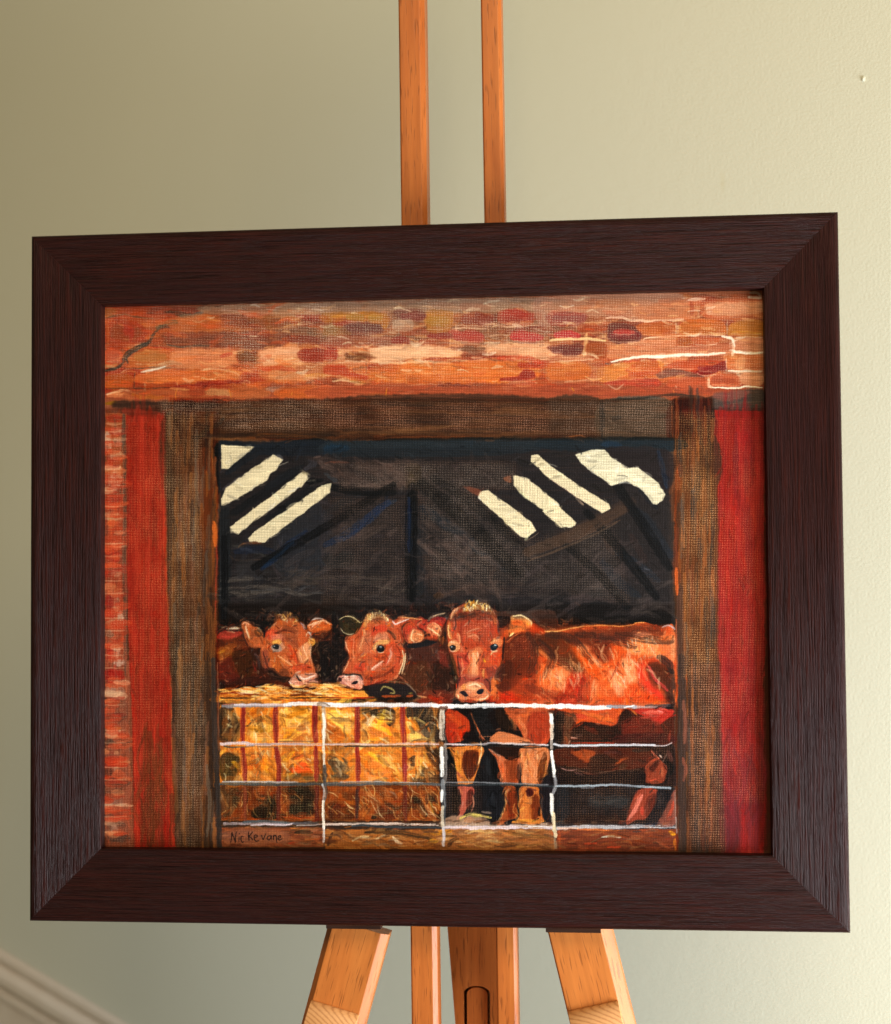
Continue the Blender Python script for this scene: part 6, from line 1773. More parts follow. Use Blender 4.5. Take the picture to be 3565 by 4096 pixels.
s('d', '9a8840', 18, '1200,1340 1250,1330', .8)
s('d', 'b03c20', 24, '380,1400 560,1400 700,1390', .8)
s('d', 'e8b080', 26, '1330,1370 1380,1380 1450,1390', .7)
s('d', '3a2418', 26, '20,1430 300,1430 600,1420', .6)
# --- bale cells
p('k', 'd08434', '60,60 1420,60 1420,1110 60,1110', 1, 4, True)
p('l', 'd08434', '0,90 1500,90 1500,1110 0,1110', 1, 4, True)
p('k', 'a8642c', '60,1130 1420,1130 1440,1600 60,1600', 1, 6, True)
p('l', 'b8702c', '0,1130 1540,1130 1540,1600 0,1600', 1, 6, True)
sc('k', 'f4c060 d07c24 f8d888 e0983c c06c20', '60,90 1420,90 1420,1100 60,1100', 130, 110, 24, 65, 30, .7)
sc('l', 'f4c060 d07c24 f8d888 e0983c c06c20', '10,100 1500,100 1500,1100 10,1100', 150, 110, 24, 55, 30, .7)
sc('k', '5a3420 8a5424 c88040 3c2c24', '60,1150 1420,1150 1420,1590 60,1590', 100, 120, 24, 70, 35, .7)
sc('l', '7a4820 a86024 d89848 5c3418', '10,1150 1520,1150 1520,1590 10,1590', 110, 120, 24, 45, 35, .7)
p('k', '332820', '70,110 240,110 300,260 310,400 260,540 70,540', .95, 10)
s('k', '8c7c60', 26, '200,290 150,380 95,460', .85); s('k', '8c7c64', 40, '320,300 240,370', .6)
s('k', 'c8b888', 24, '210,160 270,200', .6)
p('k', '3a3018', '120,700 220,680 320,740 310,900 240,1060 90,1060 60,800', .95, 12)
p('k', 'f4cc78', '470,340 560,300 700,320 720,520 480,530', .7, 20); p('k', 'f4c868', '880,110 1260,100 1290,260 1000,330 890,300', .8, 20)
p('k', 'b87840', '900,360 1100,330 1270,400 1280,530 900,530', .8, 20)
s('k', 'f8e8c0', 16, '670,340 600,390 560,430', .9); s('k', '6a7038', 16, '540,430 570,390', .8)
s('k', 'f8dca0', 16, '1120,300 1080,370 1040,430', .8); s('k', 'f4d898', 14, '1010,270 980,350', .7)
s('k', '3c3430', 34, '410,340 450,330 480,300', .9)
s('k', '9a5420', 60, '480,740 600,740', .9, .1, .3); s('k', '9a5420', 70, '480,860 560,860', .9, .1, .3)
p('k', 'e0a048', '640,680 790,680 790,1060 640,1060', .5, 20)
s('k', 'd8541c', 50, '1080,780 1160,750 1240,800', .8); p('k', 'd85a24', '1010,920 1100,850 1200,830 1290,940 1280,970 1040,975', .95, 8)
s('k', 'f09048', 12, '1030,890 1120,830 1200,820', .8)
p('k', '5c4c34', '950,1000 1100,970 1290,970 1290,1060 950,1070', .9, 10)
p('k', '5c4c34', '60,1150 300,1150 330,1350 200,1500 120,1560 60,1400', .8, 14)
s('k', 'a09078', 40, '90,1250 100,1380 110,1480', .9); s('k', '988868', 44, '230,1180 180,1280 150,1440', .9); s('k', '4a4034', 50, '280,1260 220,1400 180,1560', .8)
s('k', 'c86040', 24, '420,1300 390,1450 340,1580', .8); s('k', '8a3c28', 50, '400,1200 400,1400', .6)
p('k', '26241e', '690,1330 760,1240 800,1330 800,1580 520,1570 480,1480 620,1380', .95, 10)
p('k', '2a2824', '900,1180 1280,1150 1300,1400 1240,1520 1000,1500 990,1280', .95, 10)
p('k', '202a2e', '1080,1380 1180,1340 1160,1490 1080,1480', .7, 10)
s('k', 'e89040', 22, '560,1330 640,1300 680,1320', .8); s('k', 'd05020', 12, '820,1230 830,1400 850,1480', .9); s('k', 'd89048', 14, '870,1160 880,1350 870,1480', .8)
s('k', 'e07028', 20, '200,1570 500,1580 760,1570', .6); s('k', 'e07028', 20, '860,1540 1100,1570 1340,1560', .7)
p('l', 'b06428', '10,350 150,340 250,460 220,540 10,540', .8, 20); p('l', 'f4cc68', '30,140 350,150 370,300 300,460 160,340 40,250', .7, 24)
p('l', '332c28', '470,150 680,110 900,110 930,260 860,340 760,260 600,200', .95, 8)
s('l', 'c8bc88', 34, '740,140 820,150 890,190', .95, .1); s('l', 'e8d898', 34, '630,215 760,230 890,230', .95); s('l', 'e8c058', 40, '680,250 800,290 890,290', .9)
s('l', 'fae0b0', 60, '590,320 700,340 850,450', .85); s('l', 'c87838', 50, '600,430 740,470', .7); s('l', '8a7868', 44, '780,520 880,490', .7)
p('l', '26242a', '1080,110 1400,100 1440,240 1500,400 1500,560 1380,520 1260,420 1160,260 1080,220', .97, 6)
s('l', 'd8cc90', 30, '1110,240 1220,250 1330,310', .95, .1); s('l', 'e0a060', 30, '1330,330 1370,300', .8)
p('l', 'd8c880', '1070,290 1140,290 1160,380 1290,470 1420,520 1200,540 1090,540 1120,440', .95, 6)
s('l', '9a8c80', 50, '1230,400 1290,460', .6); s('l', 'e08838', 30, '1370,360 1380,420', .8)
s('l', '4a3c38', 20, '1150,540 1300,520 1420,540', .8)
p('l', '4a4038', '40,820 120,760 260,780 320,920 300,1040 90,1050 70,900', .9, 12); s('l', 'e0b878', 30, '90,790 200,800 280,870', .8); s('l', '708070', 50, '110,880 130,1000', .6)
sc('l', 'e0c088 c89048 f0d098', '200,860 320,860 310,1020 200,1020', 14, 80, 8, 70, 20, .8)
p('l', 'd88440', '570,840 760,840 880,950 940,1050 600,1040', .8, 20); s('l', 'fae8c8', 40, '790,810 850,880 930,940', .9); s('l', 'f4d898', 60, '640,720 780,760 900,860', .6)
s('l', '6a5c48', 20, '600,690 780,670 940,720', .5); s('l', '5c5044', 20, '560,860 580,790', .7)
p('l', '4a3428', '1100,780 1200,740 1190,880 1110,860', .9, 10); p('l', '3c2c24', '1200,900 1320,880 1480,980 1500,1090 1100,1080 1200,1020', .9, 10)
p('l', '2e2220', '1340,680 1500,660 1500,960 1400,860', .9, 10); s('l', 'e8b078', 18, '1280,690 1400,700 1470,820', .8); s('l', 'e0b888', 18, '1350,780 1430,880 1480,980', .8); s('l', 'e8b878', 24, '1320,930 1400,940 1450,990', .9)
p('l', 'f0b868', '1200,760 1300,760 1290,880 1250,1020 1220,1000', .8, 12)
s('l', 'd8a060', 22, '170,1250 260,1280 350,1380', .7); p('l', '4a2c18', '90,1400 300,1420 380,1580 80,1580', .7, 20)
s('l', 'f0b890', 20, '550,1240 680,1320 840,1430 1000,1560', .9); s('l', 'c8bcb8', 30, '800,1220 900,1230 960,1310', .7, .5); s('l', '3c2820', 50, '800,1340 920,1440', .8); s('l', 'e0a058', 10, '780,1290 860,1290 920,1320', .8)
p('l', '5a2c1c', '680,1440 800,1420 980,1560 640,1590', .7, 14); s('l', '262224', 40, '620,1570 680,1550', .8)
sc('l', 'e8b878 d8a060', '500,1350 620,1300 600,1500 480,1560', 12, 130, 9, 110, 12, .7)
p('l', '3c2c18', '1140,1260 1230,1290 1360,1480 1330,1560 1180,1400', .95, 8); s('l', 'f0c890', 26, '1170,1240 1300,1310 1380,1440 1460,1560', .95, .1); s('l', 'f4d8a8', 10, '1300,1310 1340,1400 1400,1500', .8)
p('l', '382a1c', '1380,1230 1500,1380 1540,1580 1480,1560 1400,1380', .9, 10); s('l', 'e08828', 30, '1440,1380 1500,1500', .8); s('l', 'd8a838', 24, '1140,1440 1130,1560', .6)
broken('o', '443,1405 885,1405 890,1640 443,1640', 1100, 24, 8, .26, .15, .7, 8, 5, .4, ['6a3818','f8dc90','d8701c','8a4a20','f0b048','4a3020','fae8b8','c85818'])
tone('o', '443,1400 890,1400 890,1650 443,1650', (1.03,.94,.82), 1.12, .95, 4)
tone('o', '443,1575 890,1575 890,1650 443,1650', (.72,.64,.64), 1.1, 1.0, 5)

sc('k', 'f8e4b0 f4cc80 fff0d0 f0b860 fae8c0', '90,110 1420,110 1420,1060 90,1060', 48, 100, 24, 60, 14, .6, .4, .13)
sc('l', 'f8e4b0 f4cc80 fff0d0 f0b860 fae8c0', '20,120 1500,120 1500,1060 20,1060', 55, 120, 24, 50, 14, .6, .4, .13)
sc('k', 'e8b870 f4d498 c88848', '90,1160 1420,1160 1420,1570 90,1570', 34, 120, 12, 55, 30, .6, .4, .13)
sc('l', 'f0c480 f8dca8 d89850 fae4b8', '20,1160 1520,1160 1520,1570 20,1570', 50, 150, 12, 45, 22, .7, .4, .13)
sc('k', '3a2618 5a3418 8a4c1c', '90,110 1420,110 1420,1060 90,1060', 18, 80, 26, 50, 30, .5, .4, .12)
sc('l', '3a2618 5a3418 8a4c1c', '20,120 1500,120 1500,1060 20,1060', 18, 80, 26, 50, 30, .5, .4, .12)
# red straps
for t, X in (('k', ((370, 372, 365, 395, 400), (805, 800, 815, 845, 840), (1325, 1320, 1335, 1345, 1350))), ('l', ((430, 430, 425, 435, 420), (1030, 1030, 1045, 1060, 1060)))):
    for i, x in enumerate(X):
        w_ = 60 if i == 0 and t == 'k' else 72
        s(t, '8c2420', w_, [(x[0], 90), (x[1], 300), (x[2], 540)], .95, .15, .1); s(t, '8c2420', w_-6, [(x[2], 640), (x[3], 860), (x[3], 1060)], .95, .15, .1)
        s(t, '5c1c18' if i != 0 or t == 'l' else '8a4028', w_-14, [(x[3], 1170), (x[4], 1380), (x[4], 1590)], .85, .2, .1)
        s(t, 'd8501c', 14, [(x[0]-34, 100), (x[1]-34, 300), (x[2]-34, 530)], .6); s(t, 'e88828', 16, [(x[0]+46, 110), (x[1]+48, 300), (x[2]+46, 530)], .6)
        s(t, '5a1a1c', 18, [(x[1], 200), (x[1]+6, 420)], .6); s(t, 'e88828', 14, [(x[2]-40, 660), (x[3]-42, 1050)], .6)
s('l', 'a84048', 30, '1020,200 1030,340 1040,440', .7); s('l', 'a84048', 30, '1060,840 1065,1000', .7); s('l', '3c2824', 50, '425,1190 425,1400 420,1570', .8)
s('k', 'c85830', 20, '350,660 360,860 370,1060', .7)
# floor strip below the gate
p('k', '8a4a2c', '70,1690 1440,1690 1440,1950 70,1950', 1, 6, True); p('l', 'a8642e', '0,1720 1560,1720 1560,1980 0,1980', 1, 6, True)
p('m', 'a8683a', '0,1710 1560,1710 1600,1990 0,1990', 1, 6, True); p('n', '7c3c24', '90,1650 1640,1650 1640,1930 60,1930', 1, 6, True)
sc('k', '6a3428 b86a38 8a4c34 c87c40', '80,1700 1440,1700 1440,1940 80,1940', 60, 160, 26, 0, 10, .6)
sc('l', 'd89c58 7a3c1c e8b87c b87030 4c2c18', '0,1730 1540,1730 1540,1970 0,1970', 80, 180, 26, 8, 12, .6)
sc('m', 'd8a05c 6a3c1c e8bc80 b87838 8a5428', '0,1730 1540,1730 1540,1980 0,1980', 90, 180, 26, 4, 12, .6)
sc('n', '6a3428 94422a 5c3028 a85030 b8642c', '90,1660 1600,1660 1600,1920 90,1920', 60, 160, 26, 0, 8, .5)
s('k', '2c2418', 50, '1060,1760 1200,1750 1290,1760', .9); s('k', 'e89038', 18, '1000,1700 1150,1710 1300,1710', .7); s('k', 'c84c30', 34, '980,1900 1090,1890', .7); s('k', '5c4038', 60, '120,1820 240,1780 500,1760', .5); s('k', '4a3630', 60, '180,1850 500,1820 860,1830', .35)
s('l', '2c2218', 60, '540,1760 900,1750 1200,1800 1400,1850', .85); s('l', '3c241c', 40, '90,1770 60,1860 40,1930', .9); s('l', '4c2c20', 30, '100,1800 160,1790 220,1840', .8)
s('l', 'f4dcb0', 34, '360,1860 500,1810 640,1840 800,1790', .7); s('l', 'f8e0c0', 40, '900,1820 960,1880 1020,1900', .85); s('l', 'e0a030', 60, '1400,1870 1490,1870', .8); s('l', 'e89028', 60, '1500,1760 1580,1740', .5)
s('m', '3c2418', 60, '180,1940 240,1860 300,1840', .8); s('m', 'e0b878', 40, '440,1770 540,1730 640,1760 790,1760', .8); s('m', 'e8c080', 36, '620,1870 780,1870 900,1880', .8); s('m', '6a4824', 40, '920,1740 1200,1800 1500,1810', .7); s('m', '7a5028', 30, '1000,1900 1300,1920 1500,1900', .6); s('m', 'e09820', 70, '60,1760 200,1750', .5); s('m', '4a3020', 26, '780,1950 1000,1940 1100,1920', .7)
s('n', 'c8c4b0', 24, '660,1755 780,1745 900,1755', .9, .1); s('n', '7c5c40', 16, '480,1840 600,1790 660,1760', .8); s('n', 'd84c28', 26, '440,1835 600,1830', .8); s('n', 'd84c28', 26, '730,1885 900,1880', .8); s('n', 'e8a020', 50, '1530,1690 1590,1720', .9); s('n', 'd88028', 34, '1600,1780 1600,1920', .8)
s('n', 'e08040', 26, '360,1650 700,1660 1000,1660', .7); s('n', 'c85828', 40, '110,1680 130,1900', .5)
# --- cow legs and shadow under the barn
p('m', '26282e', '130,600 700,600 900,1100 900,1560 700,1640 130,1560', 1, 6)
p('m', 'c84c24', '150,110 300,130 420,220 470,380 400,520 180,550 140,300', .98, 8)
p('m', 'a83424', '150,330 280,330 260,540 160,540', .6, 16); s('m', 'd8622c', 70, '180,200 280,260 340,320', .6)
p('m', '241c1e', '200,110 480,110 520,400 600,540 740,540 800,430 700,200 860,110 1000,160 1100,300 1200,500 1000,460 860,400 700,560 560,560 400,540 360,440 460,400 440,260 300,150', .95, 8)
s('m', 'a86840', 22, '480,170 520,280 560,380 620,480', .9); s('m', 'e08050', 22, '560,370 600,460 660,530', .9)
p('m', '33261c', '800,130 900,120 1000,200 1040,380 900,380 820,280', .9, 12); s('m', '8a7050', 60, '980,220 1040,300 1060,380', .6)
p('m', 'c8683c', '920,120 1100,110 1500,120 1500,560 1200,560 1160,460 1080,330', .97, 8)
p('m', 'a83c24', '1260,180 1500,180 1490,540 1240,540', .7, 24); s('m', 'e89868', 60, '1120,240 1180,360 1200,480', .6); p('m', 'e0905c', '790,440 900,420 1180,500 1230,560 740,560', .95, 8)
p('m', 'e09040', '160,630 620,620 600,800 520,1060 480,1110 310,1110 270,900 200,700', 1, 5)
p('m', '5c2c18', '370,720 440,670 570,670 570,860 520,1000 440,1040 370,920', .95, 8); s('m', 'e8a838', 50, '290,680 320,820 330,960', .7); s('m', '9a4c48', 26, '290,940 330,1010 380,1030', .7)
s('m', 'f4d8a8', 20, '610,560 610,700 570,860', .9, .1)
p('m', '1a1c20', '150,660 200,660 260,800 290,1100 200,1060 160,850', .97, 5)
p('m', 'c06a58', '300,1150 500,1160 510,1260 440,1400 360,1540 280,1590 340,1400 340,1280', 1, 5); p('m', '5c2420', '440,1200 500,1190 500,1330 460,1440 420,1440 410,1320', .9, 8); s('m', 'e8a080', 20, '500,1260 510,1380 480,1480', .8); s('m', 'e09060', 34, '330,1180 360,1240', .7)
p('m', '1c1c1e', '230,1160 310,1180 345,1290 330,1440 260,1500 230,1400', .95, 6)
p('m', 'd0784c', '700,640 900,740 1140,740 1130,860 1100,1110 880,1110 850,900 800,760', 1, 5)
p('m', '38241a', '720,620 1100,620 1130,700 1090,760 960,780 860,720', .97, 6); s('m', '141416', 24, '930,770 1000,780 1110,750', .95, .1); s('m', 'c8a08c', 22, '720,650 800,700 870,750', .8)
p('m', '8c4420', '930,800 1090,790 1090,900 1080,1090 950,1090 940,900', .8, 12); s('m', 'd86a38', 34, '880,820 910,960 920,1080', .7)
p('m', 'd88c58', '1130,640 1500,640 1490,900 1400,1100 1160,1110 1150,900', 1, 5); sc('m', 'e8a878 c87040 f0b888', '1140,660 1480,660 1400,1090 1170,1090', 26, 130, 22, 90, 8, .6)
p('m', '6a3c1c', '1370,900 1440,700 1480,720 1480,900 1430,1090 1370,1090', .95, 6); s('m', 'd8a058', 14, '1480,800 1460,960 1420,1080', .8)
p('m', 'a85c30', '910,1160 1070,1160 1090,1400 1080,1560 960,1600 820,1680 880,1540 930,1340', 1, 5); p('m', '6c2c14', '970,1220 1080,1220 1080,1500 990,1580 960,1400', .7, 12); s('m', 'f0c078', 24, '940,1200 930,1380 870,1560 810,1660', .9); s('m', '3a2c1c', 30, '1000,1210 1020,1220', .8)
p('m', 'd0803c', '1130,1160 1370,1160 1390,1400 1440,1620 1080,1640 1020,1620 1120,1540', 1, 5); p('m', '6a3018', '1290,1280 1370,1240 1390,1500 1300,1600 1270,1400', .8, 12); p('m', '4a1c20', '1195,1210 1250,1170 1305,1210 1290,1270 1220,1280', .97, 5)
sc('m', 'f0b868 c06c2c e8a050', '1100,1200 1300,1300 1280,1600 1060,1620', 26, 130, 18, 90, 10, .6)
s('m', '1c1c1e', 30, '1380,1420 1390,1540', .9); s('m', '2a2220', 20, '1290,1610 1380,1570', .9)
p('m', '242830', '680,1160 900,1150 920,1300 860,1500 780,1640 740,1500 700,1350', .9, 14); s('m', '3c4650', 60, '760,1250 770,1400', .5); s('m', '343c44', 70, '700,760 720,980', .6); p('m', '18191c', '730,700 850,900 860,1030 760,1010', .9, 8)
s('m', '3c3030', 60, '600,1200 610,1440', .5); s('m', '241c1c', 40, '1110,860 1110,1100', .7); p('m', '2c2830', '1480,1000 1640,1000 1640,1600 1450,1600 1400,1300 1380,1160', .95, 10)
s('m', '8c7868', 30, '1420,1300 1410,1500', .4)
p('m', 'b89c84', '150,1560 400,1530 700,1580 800,1660 1500,1640 1500,1700 150,1700', .85, 12); s('m', 'e0d878', 34, '330,1570 460,1520 600,1530 740,1560', .95, .1); s('m', 'c89468', 80, '400,1600 500,1590', .6); s('m', '3a342c', 20, '540,1630 700,1590', .8); s('m', 'e8b040', 40, '1040,1620 1200,1600 1460,1610', .7); s('m', 'a89c90', 30, '620,1480 740,1500', .7)
sc('m', 'f0dcc8 d8b090 8a6c5c', '150,1590 1500,1620 1500,1690 150,1690', 50, 50, 12, 85, 15, .6)
# right cell
p('n', '2c2a2e', '40,1100 1600,1120 1600,1640 80,1640', 1, 6, True); p('n', '30211f', '60,600 1600,600 1620,1100 60,1100', 1, 6, True); p('n', '5a2a1c', '60,110 1580,110 1600,560 60,560', 1, 6, True)
p('n', 'd8602c', '110,110 900,110 880,200 820,320 560,290 400,280 340,330 300,180', .95, 14); s('n', 'e88038', 60, '420,160 640,220 800,270', .7); s('n', 'c83c30', 60, '340,200 460,220', .6)
p('n', 'c83c30', '1060,130 1300,110 1570,120 1570,190 1480,260 1400,310 1240,220', .95, 12); s('n', 'e07868', 40, '1200,160 1320,150 1440,160', .8); s('n', 'e8a0a0', 20, '1380,130 1450,155', .8); s('n', 'e08838', 26, '1040,120 1120,200', .8)
p('n', '34201a', '270,400 380,280 560,290 840,330 900,180 970,120 1060,170 1120,210 1000,280 900,400 880,470 500,500 300,480', .95, 12)
p('n', '742c20', '940,260 1200,200 1400,300 1440,420 1200,440 920,420', .8, 24); p('n', '4c2424', '900,440 1500,430 1560,560 900,560', .8, 20); s('n', '8a3820', 70, '450,340 600,420', .5); s('n', 'a84a34', 30, '1540,400 1520,540', .7)
p('n', '24201f', '80,170 180,180 160,400 160,540 60,520', .95, 8); p('n', '6a4c38', '190,180 330,200 270,360 260,560 170,560 180,360', .9, 14); s('n', '94502e', 40, '200,470 220,560', .8)
s('n', 'e8c0b0', 20, '270,480 350,485', .9, .1); s('n', '1c1612', 40, '270,520 500,525 780,520', .8); s('n', 'd85038', 12, '280,550 500,545 820,550', .8)
p('n', '5a2a18', '80,620 700,600 1260,620 1300,680 1260,800 1180,860 950,890 700,900 450,880 200,850 70,800', .97, 8)
p('n', 'b85c28', '280,640 560,650 560,730 490,800 330,720', .8, 16); p('n', '34201a', '520,740 700,690 860,780 820,870 500,880', .9, 14); s('n', 'c0622c', 34, '830,830 920,760 1000,740', .8); s('n', '5c4048', 60, '700,660 900,680', .6); p('n', '5c3024', '1000,800 1290,690 1240,820 1050,850', .8, 14); s('n', '4a4030', 60, '900,860 980,820', .7); s('n', '3a3230', 50, '1060,650 1260,640', .8)
s('n', 'b89490', 16, '130,860 220,900 340,890', .9); s('n', '8a7060', 10, '340,900 560,930 760,910 900,890 1150,890', .8); s('n', '9c5c48', 26, '420,930 600,960', .5)
p('n', '211a1e', '90,900 300,920 560,960 800,930 1160,910 1220,1000 1220,1100 90,1090', .95, 8)
s('n', 'e08468', 24, '1290,640 1340,700 1400,750', .9); p('n', '9a4c34', '1220,840 1340,740 1430,780 1500,870 1480,960 1430,1060 1240,1060 1220,960', .98, 6); p('n', '4a241c', '1270,860 1390,770 1380,840 1310,920', .9, 8); s('n', 'd0583c', 20, '1270,1030 1420,1000', .8); s('n', 'f4e4d8', 16, '1400,700 1440,745', .95, .1); s('n', 'c87c58', 30, '1430,860 1440,980', .6)
p('n', '181a1e', '1440,740 1580,840 1560,960 1470,1080 1500,940 1500,840', .97, 6); s('n', '8c5c54', 60, '1510,660 1560,780', .6); s('n', '4a3434', 40, '1540,960 1500,1080', .6)
p('n', '38444a', '540,1230 1000,1240 960,1350 540,1350', .7, 30); s('n', '5a6468', 40, '560,1300 900,1290', .4, .6); p('n', '26323c', '90,1150 230,1150 230,1500 100,1600', .7, 20); s('n', '4a6070', 40, '110,1560 200,1540', .5)
p('n', '3a2620', '300,1480 900,1480 900,1600 220,1600', .6, 30)
p('n', 'a04c38', '1130,1150 1380,1150 1340,1300 1240,1500 1100,1540 980,1590 1000,1440', .97, 8); s('n', 'e89080', 50, '1180,1220 1090,1400 1010,1530', .85); s('n', 'd85848', 44, '1180,1380 1180,1460', .8); p('n', '5c2c24', '1250,1240 1370,1200 1300,1400 1220,1480', .7, 16); s('n', 'f0b0a0', 14, '1150,1200 1060,1380', .6)
p('n', '20242e', '1380,1150 1560,1150 1460,1380 1360,1590 1230,1590 1290,1440 1370,1300', .97, 8); s('n', '4c4c50', 60, '1420,1200 1400,1360', .6); p('n', '8a5448', '1460,1420 1560,1200 1610,1170 1600,1590 1380,1590', .95, 10); s('n', 'c85840', 34, '1580,1300 1540,1480', .8); s('n', '9a8074', 14, '1600,1180 1605,1500', .7)

def posts_again():
    for t, q, c_, a_ in (('D','505,-10 915,-10 925,700 918,1600 570,1600','54361f',.45),('G','570,-10 925,-10 945,1470 605,1470','4c3626',.45),('A','520,1000 1000,1000 900,1230 930,1600 510,1600','4a2e1c',.4),
                         ('F','1000,-10 1335,-10 1345,1600 1010,1600 985,900 1000,500','5c381e',.5),('I','1015,-10 1350,-10 1395,1515 1015,1515','4a2e22',.45),('B','0,890 1792,885 1792,1170 0,1170','442a1c',.45),('C','0,890 400,890 400,1170 0,1170','44301f',.4)):
        p(t, c_, q, a_, 10, True)
    sc('o', '3a2416 7c4c28 a0602c 2a2220 8a5a44 6a6058 b07038 4a3a30', '338,830 436,890 440,1705 350,1705', 230, 90, 7, 90, 2, .55, .5, .01)
    sc('o', '3a2416 8c4c28 a8642c 2a2a2e 7a3c28 c07038 5c5450 30343a', '1358,820 1432,820 1440,1705 1362,1705', 190, 90, 7, 90, 2, .55, .5, .01)
    sc('o', '2e1e16 6a4428 3a261c 7c5434 241a18', '345,806 1200,806 1200,884 440,884', 150, 110, 7, 0, 2, .5, .5, .01)
    s('F', '503428', 60, '1030,900 1035,1200 1040,1593', .95, .1, .1); s('I', '40302a', 66, '1045,-40 1050,400 1052,900 1056,1500', .9, .1, .1)
    s('F', 'a8583a', 14, '1004,1150 1008,1350 1012,1593', .8); s('I', '8a5240', 30, '1060,300 1075,450 1070,640', .8); s('I', '94503c', 30, '1055,760 1080,860 1060,940', .7)
    s('G', '3a3230', 40, '900,-20 905,300 915,700 940,1100 950,1460', .85, .1, .1); s('G', '9a6248', 9, '935,0 940,300 945,700', .8); s('G', '74685c', 30, '850,820 865,1000 872,1200 850,1380', .6)
    s('F', 'c8602c', 26, '1005,740 1010,850 1012,950', .9, .1)
    s('D', 'cc6a2c', 36, '905,370 912,450 912,560', .95, .1, .5); s('D', 'a84430', 10, '926,560 928,700 922,900 915,1150', .8)

def inner_again():
    p('o', '17171c', '443,900 1340,900 1345,1245 443,1245', .3, 6, True)
    sc('o', '5a4842 4c3c38 66544e 3a2e2c', '640,925 820,930 820,975 700,980', 60, 50, 11, 10, 14, .6, .9, .05)
    sc('o', '5a4842 4c3c38 6a5852 3a2e2c', '845,1000 900,1010 1040,1150 1040,1200 845,1200', 80, 50, 11, 20, 30, .55, .9, .05)
    sc('o', '4c4040 3c3434 5c504c', '1050,1140 1250,1080 1330,1180 1300,1240 1060,1220', 60, 50, 12, -20, 20, .5, .9, .05)
    sc('o', '4c403c 3c3230 5a4c48', '600,1080 780,1020 815,1180 560,1200', 60, 50, 12, -30, 20, .5, .9, .05)
    sc('o', '50463e 6c625a 3a3634', '450,1150 830,1160 830,1215 450,1210', 50, 60, 7, 0, 6, .5, .9, .05)
    for q, w_, a_ in (('510,1140 650,1062 790,975',15,.7),('828,980 826,1090 826,1200',22,.8),('850,975 940,1050 1040,1150',26,.7),('870,960 960,1020 1060,1110',16,.5),
                    ('600,960 700,985 790,990',14,.6),('1230,960 1290,1050 1345,1140',18,.6),('1180,1030 1250,1110 1320,1200',16,.6),('1130,1090 1200,1150 1260,1220',14,.6),('450,1080 452,1180 450,1240',12,.7)):
        s('o', '0f1115', w_*1.15, q, min(1, a_+.2), .15, .2)
    s('o', '1a3050', 8, '690,1085 740,1050 785,1010', .6); s('o', '182c4c', 7, '822,1000 822,1110', .6); s('o', '16304c', 7, '530,1140 590,1090', .5)
    s('o', '4a382e', 22, '1060,1110 1150,1075 1250,1025', .85, .25, .1); s('o', '6a5240', 5, '1060,1128 1160,1090 1240,1050', .6)
    sc('o', '54443e 6a5a54 3c3032 4a4044', '650,920 1050,930 1060,1190 500,1200', 120, 26, 5, 20, 60, .35, .6)
    sc('o', '34302f 4c423e 242022', '445,1190 1345,1190 1345,1250 445,1245', 60, 50, 8, 5, 14, .4, .5)
def lights_again():
    p('A', W_, '965,1252 1228,1268 1090,1380 1020,1440 968,1440', 1, 5, True)
    p('A', W_, '1380,1330 1455,1365 1400,1450 1200,1593 1000,1600 1100,1520', 1, 6, True)
    p('D', W_, '965,185 1000,100 1330,-40 1380,-60 1330,40 1130,160 1000,240 968,240', 1, 6, True)
    p('D', W_, '1035,410 1100,360 1560,20 1610,-10 1670,20 1500,170 1130,440 1100,470 1040,460', 1, 5, True)
    p('A', W_, '1600,1470 1650,1480 1660,1520 1600,1593 1440,1593', 1, 5, True)
    p('D', W_, '1180,500 1230,450 1770,80 1840,60 1830,140 1400,460 1310,535 1190,528', 1, 5, True)
    p('E', W_, '-50,110 0,90 35,110 0,160 -60,190', 1, 5, True)
    p('F', W_, '-155,-115 -150,-158 -100,-165 0,-80 240,90 470,230 480,265 415,300 330,250 0,30', 1, 4, True)
    p('E', W_, '1230,130 1300,120 1450,230 1640,370 1680,440 1610,495 1560,490 1400,340 1215,180', 1, 4, True)
    p('E', W_, '1500,0 1600,20 1792,170 1860,230 1860,370 1792,320 1600,180 1500,80', 1, 5, True)
    p('F', W_, '0,200 60,240 210,380 200,400 160,415 90,415 0,340 -60,290', 1, 4, True)
    p('C', 'dfd6ba', '200,1330 330,1290 430,1290 500,1360 650,1450 740,1540 850,1593 700,1593 600,1535 490,1575 380,1500 250,1400', 1, 4, True)
    p('F', 'dfd6ba', '340,-40 700,-60 860,60 920,150 900,200 850,235 820,230 760,150 680,70 620,45 490,85 440,50', 1, 4, True)
broken('o', '443,1645 1355,1650 1355,1705 443,1700', 700, 20, 4, .25, .12, .6, 7, 6, .4, ['3c2418','e8b878','b86830'], 0)
broken('o', '890,1405 1350,1405 1350,1650 890,1640', 1700, 13, 3.4, .22, .15, .6, 4, 7, .45)
tone('o', '890,1400 1355,1400 1355,1655 890,1655', (.90,.82,.78), 1.22, .86, 4)
broken('o', '205,820 440,820 440,1700 205,1700', 1500, 24, 4.5, .2, .12, .5, 4, 8, .6, None, 90)
broken('o', '1350,820 1540,820 1540,1710 1360,1710', 1300, 26, 4.5, .2, .12, .5, 4, 9, .6, None, 90)
broken('o', '340,800 1430,800 1430,885 340,885', 700, 24, 4, .22, .12, .5, 4, 10, .6, None, 0)
tone('o', '250,830 340,830 345,1700 265,1700', (.9,.88,.82), 1.0, .96, 4)
tone('o', '1430,820 1540,820 1540,1710 1440,1710', (.88,.84,.9), 1.0, .96, 5)


